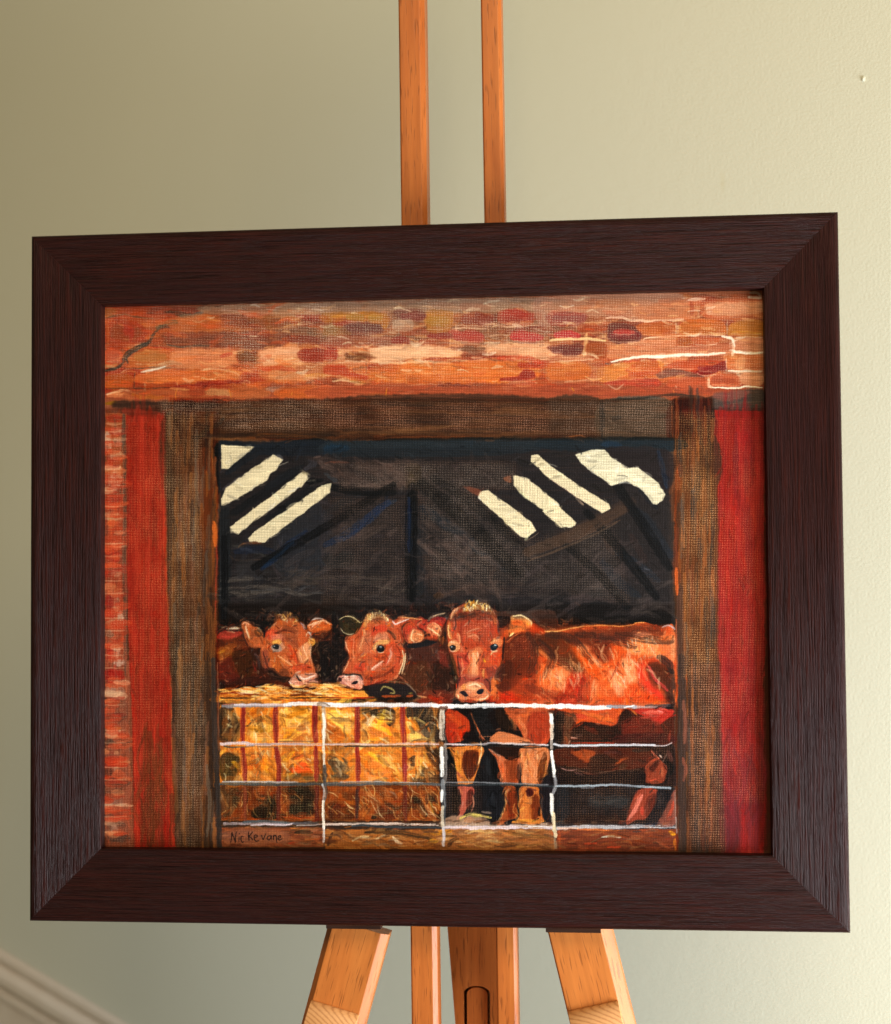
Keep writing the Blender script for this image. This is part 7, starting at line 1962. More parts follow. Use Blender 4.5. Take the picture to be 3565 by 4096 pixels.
tone('o', '340,800 440,800 440,1710 350,1710', (.82,.66,.58), 1.15, 1.0, 3)
tone('o', '1355,800 1435,800 1440,1710 1360,1710', (.88,.74,.64), 1.15, 1.0, 3)
tone('o', '345,802 1430,802 1430,884 345,884', (.85,.74,.66), 1.15, 1.0, 3)

tone('o', '200,820 340,820 345,1710 200,1710', (.84,.78,.78), 1.08, 1.05, 3)
tone('o', '1435,820 1545,820 1545,1710 1440,1710', (.92,.80,.74), 1.05, 1.0, 3)

sc('o', '8c2018 b83422 a02a1c d04a30 7c2818', '262,850 330,850 345,1700 272,1700', 200, 110, 8, 90, 2, .4, .5, .01)
sc('o', '6a3018 7a3c20 58301c', '285,1500 335,1500 345,1700 280,1700', 50, 80, 8, 90, 2, .6, .4)
sc('o', '8c1c20 a82424 7a2028 c03a34', '1440,830 1535,830 1540,1705 1450,1705', 220, 110, 8, 90, 2, .4, .5, .01)
sc('o', '6c2428 84303a 5c2c30', '1440,1500 1540,1500 1540,1705 1452,1705', 70, 90, 9, 90, 2, .5, .4)
sc('o', 'c83c1c d85a30 a83020 e08858 f0bc94 d8502c c04424', '207,835 243,835 252,1690 207,1690', 150, 26, 13, 0, 3, .75, .4, .03)
for yy in range(34): s('o', 'e8b894' if yy%3 else '7a5040', 2.6, [(207, 842+yy*25), (225, 843+yy*25), (244+yy*.3, 842+yy*25)], .5, .4, .2)
posts_again()
inner_again()
GA = .9
lights_again()
GA = 1.
broken('o', '445,890 1345,890 1345,1240 445,1240', 1500, 16, 4.5, .2, .12, .6, 3, 11, .6)
# accents once the glaze is dry
s('c', 'e8dcc0', 14, '205,412 270,404 340,405', .8); s('c', 'f4b890', 16, '400,340 440,320 490,350', .8); s('c', 'f4d0a8', 16, '440,370 455,450 490,540', .9); s('c', '3a1c18', 22, '395,420 420,560 470,650', .8); s('c', '6a2c18', 26, '590,470 660,560 690,640', .5)
s('c', '4a1e16', 26, '880,470 1000,430 1140,470', .6); s('c', '7a3420', 34, '1000,540 1110,600 1170,680', .5); s('c', '3c1a16', 22, '690,740 720,860 760,960 860,1040', .7); s('c', 'f0a878', 20, '900,800 1000,860 1110,940', .8); s('c', 'f8c8a0', 16, '1260,660 1290,760 1330,840', .8)
s('c', 'f4b088', 16, '1200,700 1220,800 1250,880', .7); s('c', '8a3420', 22, '1120,680 1170,800 1190,900', .6); s('c', '6a241a', 26, '1040,980 1150,940 1300,930', .4); s('c', 'fce0d0', 22, '1200,1085 1280,1130 1420,1080', .9); s('c', 'f8d4c4', 20, '1070,1180 1120,1225 1210,1225', .9); s('c', '1c1214', 18, '1165,1085 1200,1140 1250,1160', .9)
s('c', '2a1618', 14, '1290,1060 1350,1075 1420,1055', .6); s('c', '7a4040', 14, '1280,1180 1380,1150 1460,1140', .6); s('c', 'f0c8a8', 10, '1340,560 1370,660 1366,800 1400,920', .7); s('c', '1a1214', 18, '1060,1240 1160,1270 1300,1250 1400,1280', .7); s('c', '2c1412', 20, '1400,500 1560,560 1650,470', .7)
s('c', 'f8c8a0', 20, '1340,365 1440,325 1560,290 1650,340', .85); s('c', 'e07838', 34, '1450,410 1580,380', .6); s('c', 'd8c8c0', 16, '1400,280 1460,258 1540,268', .8); s('c', '1c1418', 12, '690,300 640,420 700,540', .5); s('c', 'f0c060', 24, '840,600 900,590', .8); s('c', '3a1a14', 12, '800,640 760,700 800,740', .6)
sc('c', 'f4c468 e8a04c fae0a0 7a3c1c c8b090', '880,180 1000,150 1110,190 1200,300 1120,390 1000,300 900,260', 34, 46, 12, 60, 60, .85)
s('d', 'f0dca8', 10, '205,275 300,232 400,248 500,320', .9); s('d', 'd8c8a0', 10, '225,410 270,465 350,490 410,478', .8); s('d', '1c1814', 22, '300,330 360,300 430,350', .7)
sc('d', 'f8e4a8 f0c070 e09048 fcf0c0', '560,290 620,190 780,165 880,230 930,300 800,250 680,250 600,330', 34, 50, 13, 80, 30, .9)
s('d', '7a3c24', 22, '700,280 780,260 860,290', .7); s('d', '8a3420', 26, '520,440 500,560 480,700', .35); s('d', 'f0b080', 16, '560,420 540,560 500,700', .7); s('d', 'e89870', 16, '420,560 400,700 420,840', .6); s('d', 'f4c098', 14, '295,600 310,680 345,740', .9); s('d', 'f4c098', 12, '340,880 300,960 262,1030', .8)
s('d', '7c2c1c', 24, '440,980 520,1000 560,1080', .6); s('d', '5c2018', 34, '600,1130 760,1100 900,1040 1000,940', .6); s('d', '3c1614', 20, '640,1220 780,1180 880,1140', .7); s('d', '8a3020', 22, '700,800 800,830 900,790', .6); s('d', 'f4c8b0', 26, '670,990 740,930 830,870', .8); s('d', 'f0b8a0', 16, '930,700 940,800 890,900', .8)
s('d', '6a2418', 20, '1020,640 1080,760 1060,900', .6); s('d', 'f8e0b8', 14, '1110,720 1130,820 1110,920 1060,1060', .95); s('d', 'f8e0b8', 11, '1152,760 1140,900 1095,1060', .9); s('d', '1a1014', 14, '1170,700 1190,820 1170,960 1110,1070', .7); s('d', '2c1614', 18, '880,440 940,480 1000,570', .7)
s('d', 'f8e4d8', 20, '290,1090 360,1080 430,1095', .8); s('d', 'f4ccc0', 16, '300,1180 340,1220 430,1250', .7); s('d', '1a1216', 14, '200,1120 215,1150', .8); s('d', 'fcf0f4', 16, '970,300 1010,340 1100,310 1200,265', .9); s('d', 'f0a868', 14, '1100,248 1240,252 1390,282', .9); s('d', '7a2820', 26, '1040,400 1090,500 1100,600', .5)
s('d', 'f8d8a8', 20, '1260,430 1230,540 1280,600', .8); s('d', 'f4c898', 14, '1320,480 1400,505', .8); s('d', '5c1c18', 16, '1130,420 1160,540 1200,600', .6); s('d', '180f10', 16, '1180,620 1320,640 1400,600', .7)
s('e', 'f8d8a8', 22, '-30,470 60,520 130,580', .8); s('e', 'f4c898', 14, '60,400 120,440 160,520', .7); s('e', '7c1c20', 26, '40,350 140,330 200,370', .6); s('e', 'ecc8a0', 12, '40,300 130,270 220,250', .8)
s('e', 'f0b080', 26, '290,340 330,240 400,180', .8); s('e', 'f4c88c', 22, '262,430 262,540 290,620', .8); s('e', '3c1c18', 22, '350,300 370,420 340,520', .6); s('e', 'f0a878', 20, '390,540 430,640 400,720', .8); s('e', '6a2018', 40, '460,400 440,560 470,700', .35); s('e', '7c2418', 40, '840,380 880,500 850,640', .4)
sc('e', 'fae8b0 f4c870 e09830 fff4d0 c8801c', '470,200 540,95 700,85 850,140 890,250 760,215 600,195 500,230', 44, 60, 16, 85, 25, .9)
s('e', 'f0b890', 14, '520,540 600,500 700,480', .6); s('e', 'f0b890', 16, '540,600 640,570 700,620', .6); s('e', 'f4c098', 40, '620,840 640,960 620,1120', .6); s('e', 'f8d0a8', 24, '680,820 690,900', .6); s('e', '6a2018', 26, '560,800 500,900 540,960', .6); s('e', '5a1c18', 24, '760,820 760,940 720,1040', .5); s('e', '3c1614', 20, '390,880 410,1020 420,1150', .7)
s('e', 'f0b070', 14, '450,900 470,1020 455,1130', .6); s('e', '2c1418', 26, '800,1200 850,1260 860,1380', .8); s('e', '3c1820', 30, '430,1170 400,1260 390,1330', .7); s('e', 'fae0b8', 30, '560,1290 650,1270 720,1310', .8); s('e', 'fae4b8', 18, '390,1430 410,1480', .8); s('e', 'fae4c0', 16, '710,1490 790,1480 830,1430', .85); s('e', '6a2018', 16, '540,1440 600,1470 680,1440', .5)
s('e', 'f8e0b0', 20, '1190,300 1310,290 1440,370 1450,440', .85); s('e', 'c8501c', 30, '1190,400 1290,390', .6); s('e', 'f8e8a8', 20, '1140,585 1200,540', .9); s('e', '120c10', 22, '1060,600 1050,760 1035,920', .8); s('e', 'e08858', 14, '1110,660 1180,600 1300,530', .7)
s('f', 'f8b870', 14, '90,258 250,258 420,222 560,202', .9); s('f', 'f0a058', 10, '560,197 780,187 1000,197 1160,182 1230,152 1320,158', .9); s('f', 'd8c0c0', 14, '1540,212 1620,188 1700,235', .8)
for q in ('120,700 160,840 150,980', '220,720 280,860 290,980', '640,540 740,660 830,720', '900,760 960,880 980,1020', '1080,680 1120,780 1130,880', '1180,640 1200,760 1190,860', '1300,350 1400,420 1430,520', '700,860 680,980 650,1100'): s('f', 'f4c098', 26, q, .32, .5)
for q in ('300,620 400,700 480,780', '560,700 640,800 740,860', '420,860 380,980 300,1100', '560,820 540,960 500,1100', '1000,640 960,760 900,860', '820,560 880,620 860,680', '1240,880 1280,980 1360,1040', '40,420 160,520 260,640', '60,1000 160,1060 260,1100'): s('f', '7c2818', 30, q, .45, .5)
sc('f', 'f0b080 d86838 8a3420 e08850 b84828', '0,640 340,600 640,480 1000,420 1480,340 1690,400 1690,640 1400,640 1240,900 1400,1040 1400,1120 0,1120', 170, 90, 13, 80, 22, .5, .5)
# light weave tops and knots of straw again
s('c', '8a3c20', 24, '60,1345 240,1335 500,1352 700,1345', .8); s('c', '3c2a1c', 22, '80,1405 300,1405 520,1392 620,1365', .8); s('c', '5a2c14', 20, '1060,1370 1300,1345 1500,1362 1700,1350', .8); s('c', '1c1614', 14, '900,1395 1200,1402 1500,1395 1792,1405', .7); s('c', 'e87c28', 16, '300,1430 700,1440 1200,1430', .6); s('d', 'a8381c', 20, '0,1390 300,1400 700,1392', .7); s('c', 'f8dc88', 20, '640,1260 760,1240 900,1275', .8); s('c', 'f8e09c', 20, '1480,1260 1600,1240 1760,1270', .8)
s('c', '1a1412', 16, '160,1300 300,1270 440,1235 560,1225 700,1195', .7)
spk('e', '470,340 860,340 860,640 470,640', .3, 'f4a888', 60); spk('e', '1150,600 1500,600 1500,900 1150,900', .25, 'c86848', 60); spk('f', '700,900 1300,960 1300,1130 300,1130', .3, 'f8b070', 60); spk('f', '250,560 560,700 540,790 300,700', .3, 'd8b078', 30)
for q in ('1060,1275 1075,1310 1065,1350', '1085,1290 1110,1320 1095,1360', '1100,1275 1150,1285 1190,1330', '1160,1275 1230,1285 1275,1300', '1240,1275 1300,1285 1350,1290'): s('o', '34201a', 17, q, .6, .5)
s('o', '241c1c', 16, '1325,1320 1345,1335 1350,1350', .8); s('o', 'e04848', 7, '1305,1340 1320,1368 1342,1388', .7); s('o', '5a2418', 18, '1060,1380 1100,1395 1150,1400', .4)
sc('o', 'f8c898 fadcb8 f0a870', '1120,1300 1330,1290 1330,1395 1100,1395', 40, 26, 4.5, 75, 14, .5, .5)
sc('o', 'f0c878 c8782c 8a4a20 f8e0a8 5c3418 d89040', '445,1382 540,1376 640,1372 720,1378 720,1402 445,1402', 90, 22, 4, 3, 10, .75, .4, .1)
tone('o', '443,1376 740,1376 740,1403 443,1403', (1.02,.95,.88), 1.1, 1., 2)
# the single bricks that stand out in the courses
for t, x, y, L, w_, c_ in (('B',700,225,200,62,'7c3632'),('B',1210,250,250,90,'86382a'),('B',1530,228,270,100,'9c3226'),('B',310,318,280,80,'6e3e3a'),('B',600,420,150,56,'8c2c20'),('B',915,385,210,46,'8a2a20'),('B',1140,385,250,70,'a63e36'),('B',1610,388,260,66,'b43438'),
    ('C',150,240,270,80,'8e4440'),('C',140,375,210,60,'b4343a'),('C',600,378,260,90,'74282e'),('C',590,352,170,34,'c04038'),('C',860,325,270,80,'b05c2a'),('C',1205,312,340,90,'b06028'),('C',1560,320,260,86,'b87430'),('C',1072,432,110,60,'9a4a18'),('C',130,500,240,70,'6a2c2e'),('C',365,480,150,100,'9a4c24'),('C',1240,430,180,44,'b85c34'),
    ('A',1610,412,230,50,'82341f'),('A',1700,535,200,90,'962f1e'),('A',1175,552,160,84,'7a421c'),('B',1610,700,130,70,'982820'),('B',1480,728,180,30,'962a20'),('B',40,530,110,80,'a43420'),('C',1290,640,230,44,'861a22'),('C',1100,612,280,56,'b44e28'),('C',770,615,190,80,'bc5c2c'),
    ('C',1380,735,190,64,'a84c30'),('B',240,235,150,60,'a87a34'),('B',400,238,120,60,'ac7e36'),('B',900,260,180,120,'a87834'),('B',240,560,170,44,'7a4a2c'),('A',230,340,90,120,'a83626'),('A',400,550,260,100,'b8763e'),('A',100,540,110,80,'b8583c'),('B',1180,490,190,44,'7a4c36'),('B',90,660,200,60,'b4482a')):
    for k_ in (0, 1): s(t, c_, w_*(.9-.25*k_), [(x-L/2+w_*.35, y), (x, y+(4 if k_ else -3)), (x+L/2-w_*.35, y+2)], .62, .45, .1)
    s(t, 'e8c4a4', 11, [(x-L*.45, y+w_*.56), (x, y+w_*.6), (x+L*.46, y+w_*.55)], .45, .5, .3)
sc('A', 'e8c8b0 f8e4d0 c88868', '840,150 1780,130 1780,240 900,230', 30, 90, 9, 0, 5, .5, .7, .03)
s('A', '33383c', 24, '50,655 110,645 165,615 215,545 300,480 385,440 425,375 440,345', .55, .5); s('A', 'efe4d4', 14, '325,672 420,655 520,625', .85)
s('C', 'fff4e4', 18, '490,590 620,565 760,548 900,552 1000,537 1180,537 1390,522', .9, .3, .4); s('C', 'fff2e0', 16, '1460,505 1560,522 1690,517', .9); s('C', 'f8ead4', 14, '1300,793 1480,800 1560,785 1690,795', .9); s('C', 'f0d09c', 16, '0,422 120,410 280,407 440,424', .85); s('C', 'f8ecdc', 16, '1370,388 1440,402 1470,470', .85); s('C', 'f8e8d4', 14, '1420,660 1500,665 1690,665', .8)
sc('c', 'fae8b4 f4d080 fff0d0', '100,1320 440,1250 800,1215 1100,1295 1500,1230 1792,1250 1792,1330 1100,1340 100,1345', 46, 130, 16, 3, 8, .7, .4, .06)
sc('f', 'fae0c0 f8c898 fff0dc', '560,450 700,560 900,720 1000,1000 1200,900 1220,700 1480,540 1480,340 1300,330 1100,400 1100,560 900,640', 60, 70, 12, 78, 16, .5, .6, .05)
sc('f', 'f8c090 f0a068', '20,700 300,720 320,980 40,1050', 36, 100, 14, 92, 10, .5, .6, .05)
p('c', 'b09080', '800,660 850,640 930,650 950,720 880,740 820,720', .85, 6)
p('c', '14181c', '820,650 860,640 915,660 905,695 860,700 825,680', 1, 4)
s('c', 'f0f0f0', 12, '838,655 852,662', .95, 0)
s('c', '1c1c20', 10, '815,640 870,632 930,650', .9, .1)
s('c', '5a4a44', 16, '830,740 870,730 910,725', .7)
p('d', '14181c', '740,690 780,650 830,655 850,695 830,735 780,745 745,725', 1, 3, warp=.4)
s('d', 'd8d8d8', 14, '785,665 810,668', .95, 0)
s('d', '5a5c60', 20, '785,685 810,688', .5)
s('d', 'f0e0c0', 8, '760,745 800,755 840,742', .8)
p('e', 'd49060', '260,690 310,650 380,660 430,740 400,800 330,810 280,770', .95, 6)
s('e', 'e8b898', 26, '290,670 350,680', .9)
p('e', '14181c', '275,740 310,715 355,722 370,755 345,788 300,788', 1, 3, warp=.4)
s('e', 'c8ccd0', 12, '300,738 318,742', .9, 0)
s('e', 'f4d8c8', 8, '290,795 330,808 370,790', .8)
p('e', '16202a', '865,735 900,705 950,700 975,735 950,775 910,795 875,775', 1, 3, warp=.4)
s('e', 'd0dce0', 18, '925,715 950,720', .9, 0)
s('e', '4c5a64', 20, '900,735 950,745', .6)
s('e', 'f0d0c0', 9, '870,790 910,805 960,790', .8)
s('e', 'd8a878', 24, '870,860 900,810 960,800', .6)
s('c', '1c1c20', 20, '1170,1090 1200,1140 1240,1160', .95, .1)
p('d', '1c1c20', '1180,640 1380,600 1470,570 1600,600 1500,640 1240,690', .8, 12)
s('d', '3a2c28', 22, '255,1055 330,1075 420,1065 500,1080 540,1140', .9)
p('d', '3a2020', '200,1110 230,1110 235,1160 205,1160', .9, 5)
p('d', '1c181c', '385,1190 430,1160 475,1165 440,1200 395,1205', 1, 4)
p('e', '241c24', '425,1390 480,1370 520,1400 540,1440 490,1445', 1, 5)
p('e', '1e2028', '665,1390 720,1350 770,1350 750,1410 700,1425', 1, 5)
TP = .1
# --- the gate
Wt, Gy, Dk = 'f4ecf0', '8f8f9c', '3a4248'
s('k', Gy, 44, '100,80 400,75 800,72 1000,75', .9); s('k', 'd8ccd8', 34, '260,62 500,60 800,58 1000,56', .95, .2); s('k', 'c87868', 14, '110,58 260,45', .8)
s('k', Wt, 50, '920,62 1100,48 1300,52 1660,60', .97, .1)
s('l', Wt, 58, '-20,50 100,66 400,62 700,56 1000,64 1400,66 1680,78', .97, .1, .1); s('l', 'a0a4b4', 12, '300,84 600,80 900,88 1400,84', .7)
s('m', 'f8f4f4', 52, '-20,76 300,82 700,74 1000,70 1400,76 1680,90', .97, .1, .1); s('m', '8a98a8', 12, '400,86 600,84 900,88', .6)
s('n', 'f0f0f4', 56, '-20,80 200,78 400,90 560,98 760,90', .97, .1, .1); s('n', '8a9cae', 36, '740,78 900,85 1100,84', .9); s('n', 'a8acb8', 34, '1060,92 1250,88 1360,84', .8); s('n', '4a4448', 30, '1220,70 1400,68 1540,66', .8); s('n', 'fdfdfd', 16, '950,92 1020,80 1075,68', .95, .1)
s('k', 'e4d4dc', 40, '80,582 300,570 400,568 500,592', .95, .2); s('k', 'd0b8c0', 36, '420,596 700,588 1000,584 1300,590 1410,596', .85, .4); s('k', Dk, 18, '120,608 220,628 340,620 520,610', .85); s('k', '5c4c48', 18, '860,545 1100,548 1300,550', .7); s('k', '6a5c54', 14, '560,618 900,625 1300,618', .5)
s('l', 'e0c4c4', 28, '-10,582 200,586 400,582 700,590 1000,580 1300,578 1500,580', .9, .4); s('l', '3a3634', 24, '260,612 500,612 800,612 1100,616 1300,620', .85); s('l', '5c5450', 14, '1200,604 1480,608', .7)
s('m', 'e4d8dc', 24, '130,582 350,586 500,592 800,570 1100,584 1500,596', .92, .3); s('m', 'a0908c', 16, '400,580 700,590', .7); s('m', '26201e', 14, '730,614 1000,620 1250,632 1450,620', .9, .1); s('m', 'f0ccb8', 14, '850,572 1100,570 1300,590', .7)
s('n', 'dcdce4', 28, '50,560 150,584 400,578 700,576 1000,572 1340,580', .95, .15); s('n', 'd8c8c8', 14, '1330,586 1480,580 1560,545', .9, .1); s('n', '1c1a1c', 12, '50,600 200,605 400,600', .8)
s('k', 'b8b8c0', 24, '100,1085 400,1082 800,1086 1100,1092', .85, .4); s('k', '4a5258', 40, '60,1112 400,1112 800,1118 1420,1112', .9, .3); s('k', 'd8d4d8', 12, '200,1080 600,1084 860,1092', .6, .5); s('k', '3a3c3e', 36, '1000,1112 1420,1112', .8)
s('l', '5c6066', 44, '-10,1112 300,1112 600,1104 1000,1112 1540,1118', .9, .3); s('l', 'c8c8d0', 12, '200,1086 600,1080 1000,1090 1300,1098', .8, .3); s('l', '3c3a3c', 22, '0,1130 200,1132 400,1140', .8)
s('m', '8a8c92', 20, '130,1092 500,1090 900,1102 1200,1112 1500,1128', .85, .2); s('m', '343c40', 26, '140,1126 500,1126 900,1118 1100,1130 1600,1150', .85, .2)
s('n', 'a8b4be', 28, '80,1096 400,1100 820,1084 1200,1108 1540,1126', .95, .15); s('n', '1c2024', 14, '820,1120 1200,1130', .7); s('n', '8a9098', 12, '400,1124 560,1122', .8)
s('k', 'c8b8c0', 34, '120,1640 400,1640 700,1636 1000,1650', .85, .4); s('k', '5c6a74', 34, '380,1622 600,1612 860,1620 1030,1630', .8); s('k', 'e8d8e0', 18, '480,1660 700,1652 900,1660 1040,1636', .9, .2); s('k', '6c6a74', 30, '1040,1640 1300,1630 1360,1640', .8); s('k', 'e0d0d0', 14, '1080,1662 1300,1660 1430,1640', .8)
s('l', 'f0d8cc', 34, '-10,1650 200,1650 420,1644 700,1640 1100,1646 1500,1652', .92, .35); s('l', Dk, 30, '360,1676 500,1662 800,1682 1100,1688 1530,1692', .95, .1)
s('m', 'e8d4dc', 50, '130,1690 400,1694 800,1690 1200,1680 1560,1690', .92, .4); s('m', 'f4ecec', 12, '1240,1676 1400,1678 1550,1690', .9, .1)
s('n', 'd0ccd0', 44, '100,1640 400,1620 700,1624 1000,1620 1340,1620 1600,1622', .85, .4); s('n', 'e88040', 16, '350,1650 560,1656 800,1660', .6); s('n', 'f0b898', 20, '100,1636 200,1640 360,1636', .7)
# uprights
s('k', 'e0c8b0', 50, '1440,110 1440,300 1442,500', .85); s('k', 'fcf4e8', 34, '1430,180 1450,300 1440,540 1440,700 1450,890', .95, .15); s('k', '4c4c50', 44, '1455,880 1460,1000 1458,1110', .9); s('k', 'd8d8dc', 30, '1430,1120 1450,1200 1444,1350', .8); s('k', '5a6068', 24, '1470,1120 1478,1240 1460,1340', .8); s('k', 'fcf0e0', 36, '1440,1340 1430,1480 1440,1600 1444,1700', .95); s('k', 'f0e4e0', 30, '1440,1680 1444,1780 1440,1880', .9); s('k', '8a7464', 50, '1370,60 1440,52 1500,80', .85)
s('l', 'c8a898', 18, '6,100 10,400 8,540', .6)
s('l', 'f0e0d0', 70, '1555,130 1550,300 1555,500', .9, .4); s('l', '8a8078', 20, '1590,400 1600,600 1600,900', .5); s('l', 'fffaf4', 56, '1545,640 1550,800 1560,1000', .97, .1); s('l', '9c9490', 50, '1590,600 1600,900 1585,1100', .8, .4); s('l', '8a8c90', 60, '1565,1080 1570,1200 1580,1400', .9); s('l', 'fffef8', 34, '1552,1200 1550,1340', .97, 0); s('l', 'e8dcc8', 44, '1560,1420 1555,1600 1570,1700', .85); s('l', '6c747c', 18, '1590,1400 1590,1640', .7); s('l', 'dcd4dc', 40, '1570,1690 1575,1800 1570,1930', .92); s('l', '6a4c40', 50, '1530,100 1580,110 1610,95', .9)
s('m', 'f4e0cc', 50, '1540,180 1550,320 1550,500', .9); s('m', 'fffcf8', 44, '1540,200 1555,310', .95, .1); s('m', 'f0dcd0', 34, '1545,520 1548,640', .8); s('m', 'fffaf4', 44, '1550,680 1565,850 1580,1010', .97, .1); s('m', 'a8a8ac', 40, '1590,1000 1600,1130 1570,1240', .85); s('m', 'fffaf4', 50, '1550,1250 1550,1400 1560,1520', .95, .1); s('m', 'f0dcb8', 50, '1570,1500 1580,1650 1600,1800', .95); s('m', 'b89c80', 40, '1590,1840 1600,1960', .7); s('m', '6a3828', 40, '1510,150 1570,155', .8)
s('n', 'a89c98', 14, '1612,1500 1616,1640 1625,1700', .8)
# signature
TP = None
p('k', 'a0644a', '150,1730 900,1730 920,1900 180,1910', .6, 30)
K_ = dict(w=13, a=.95, dry=.05, taper=.3)
for q in ('205,1900 222,1760 215,1830', '220,1765 244,1822 268,1888', '268,1888 268,1820 279,1748', '318,1812 316,1880', '318,1768 322,1776', '376,1812 350,1808 345,1850 358,1888 378,1880',
          '445,1745 440,1800 452,1865', '498,1745 470,1790 446,1808 480,1830 500,1862', '520,1828 560,1812 548,1788 520,1800 520,1850 545,1872 585,1862', '612,1790 640,1850 660,1800 668,1775', '735,1800 700,1806 690,1840 715,1856 738,1830 742,1800 750,1848',
          '770,1800 775,1850', '772,1812 800,1795 812,1830 816,1880 826,1890', '832,1840 870,1822 862,1800 836,1812 835,1850 862,1858 890,1838'):
    s('k', '1a1416', K_['w'], q, .95, .05, .3)
spk('o', '205,600 1535,590 1535,770 205,770', .42, 'f4d0b0', 20)
spk('o', '430,600 1160,592 1160,700 430,720', .62, 'ecd0b8', 25)
spk('A', '480,910 1792,900 1792,1130 1000,1130 480,1000', 0.60, 'e8b898', 30)
spk('B', '0,910 1792,930 1792,1150 0,1110', 0.56, 'd89878', 30)
spk('C', '0,910 960,910 960,1160 0,1160', 0.41, 'd0a890', 30)
spk('A', '42,1000 215,1000 215,1593 42,1593', 0.34, 'e8b890'); spk('D', '42,0 215,0 215,1593 42,1593', .45, 'e8b890')
spk('G', '42,0 260,0 275,1470 42,1470', 0.38, 'd8a080')
spk('A', '215,1050 510,1050 505,1600 215,1600', 0.38, 'f07a50'); spk('D', '220,0 520,0 540,1600 240,1600', .5, 'f08a58'); spk('G', '250,0 570,0 590,1440 270,1440', .45, 'ec8050')
spk('A', '520,1010 900,1010 800,1250 800,1600 520,1600', 0.56, 'e0a878', 24)
spk('D', '520,0 800,0 810,700 800,1593 570,1593', 0.60, 'dcae84', 24)
spk('G', '600,0 830,0 840,500 780,1470 610,1470', 0.56, 'd8ae88', 30)
spk('C', '1330,1050 1680,1050 1680,1600 1330,1600', 0.30, 'f08a60'); spk('F', '1340,0 1690,0 1690,1600 1340,1600', .45, 'f08058'); spk('I', '1380,0 1690,0 1690,1100 1400,1100', .45, 'e87858')
spk('C', '1000,1000 1300,1000 1310,1600 1000,1600', 0.52, 'd8985e', 24); spk('F', '1050,0 1325,0 1330,1600 1060,1600', .75, 'e0a068', 24); spk('I', '1110,0 1370,0 1390,1490 1120,1490', .75, 'e09a70', 26)
spk('E', '0,200 640,200 640,1000 0,1000', 0.21, 'a88878', 40); spk('E', '760,60 1050,60 1600,560 1792,520 1792,900 860,900', .35, 'b8a090', 60)
spk('B', '120,1400 1500,1400 1500,1593 120,1593', 0.30, 'c0a898', 30)
spk('F', '0,480 500,380 600,1000 0,900', 0.22, 'a89080', 50)
spk('e', '1150,600 1500,600 1500,900 1150,900', 0.22, 'c86848', 60); spk('e', '470,340 860,340 860,640 470,640', .35, 'f0a888', 60)
spk('f', '250,560 560,700 540,790 300,700', 0.30, 'd8b078', 30)
spk('d', '600,1030 1000,1000 950,1130 620,1170', 0.19, 'e88850', 40)
spk('k', '80,90 1430,90 1430,1590 80,1590', .16, 'f8d898', 40); spk('l', '10,100 1500,100 1500,1590 10,1590', .16, 'f8d898', 40); spk('n', '100,120 1560,120 1560,1600 100,1600', .2, 'c88860', 40)
spk('m', '140,900 560,900 560,1500 140,1500', .3, 'b88868', 60)
# ---------------------------------------------------------------- wall behind
WANG = math.radians(-24)      # the wall runs away from the camera towards the left
wall_me = prism([(-3.2, 0), (2.6, 0), (2.6, .12), (-3.2, .12)], -1.25, 1.75, axis='Z')
wall = link('wall', wall_me, M_WALL, None, (0, .52, 1.25), (0, 0, WANG)); tag(wall, kind='structure')
# a dried drip of paint on the wall
bm = bmesh.new(); bmesh.ops.create_uvsphere(bm, u_segments=16, v_segments=10, radius=1)
for v in bm.verts: v.co = Vector((v.co.x*.0017, v.co.y*.0012, v.co.z*.0026*(1.25 if v.co.z < 0 else .9)))
me = bpy.data.meshes.new('paint_blob'); bm.to_mesh(me); bm.free()
for q in me.polygons: q.use_smooth = True
blob = link('paint_blob', me, M_WALL, wall, (.4782, -.0004, .500)); blob['label'] = 'dried blob of wall paint standing proud of the surface'

# stair stringer: moulded board running down to the right along the foot of the wall
SL = math.radians(-STR_A)
prof = [(0, 0), (0, .006), (-.005, .010), (-.013, .010), (-.017, .006), (-.021, .006), (-.024, .013), (-.030, .017), (-.040, .017), (-.046, .013), (-.049, .007), (-.054, .007), (-.058, .011), (-.066, .011), (-.069, .006), (-.22, .006), (-.22, 0)]

stringer_root = empty('stair_stringer', STR_LOC, (0, 0, WANG))
tag(stringer_root, 'cream painted moulded stair stringer sloping down to the right along the wall', 'stair trim')
# cross plane (y, z) -> (depth, up)
bm = bmesh.new(); X0, X1 = -1.6, 1.9
A = [bm.verts.new((X0, -b, a)) for a, b in prof]; B = [bm.verts.new((X1, -b, a)) for a, b in prof]
for i in range(len(A)): bm.faces.new((A[i], A[(i+1) % len(A)], B[(i+1) % len(A)], B[i]))
bm.faces.new(A[::-1]); bm.faces.new(B); bmesh.ops.recalc_face_normals(bm, faces=bm.faces)
bmesh.ops.bevel(bm, geom=[e for e in bm.edges if e.calc_face_angle() > .3], offset=.0012, segments=2, affect='EDGES')

me2 = bpy.data.meshes.new('moulded_board'); bm.to_mesh(me2); bm.free()
link('moulded_board', me2, M_TRIM, stringer_root, (0, -.0005, 0), (0, -SL, 0))

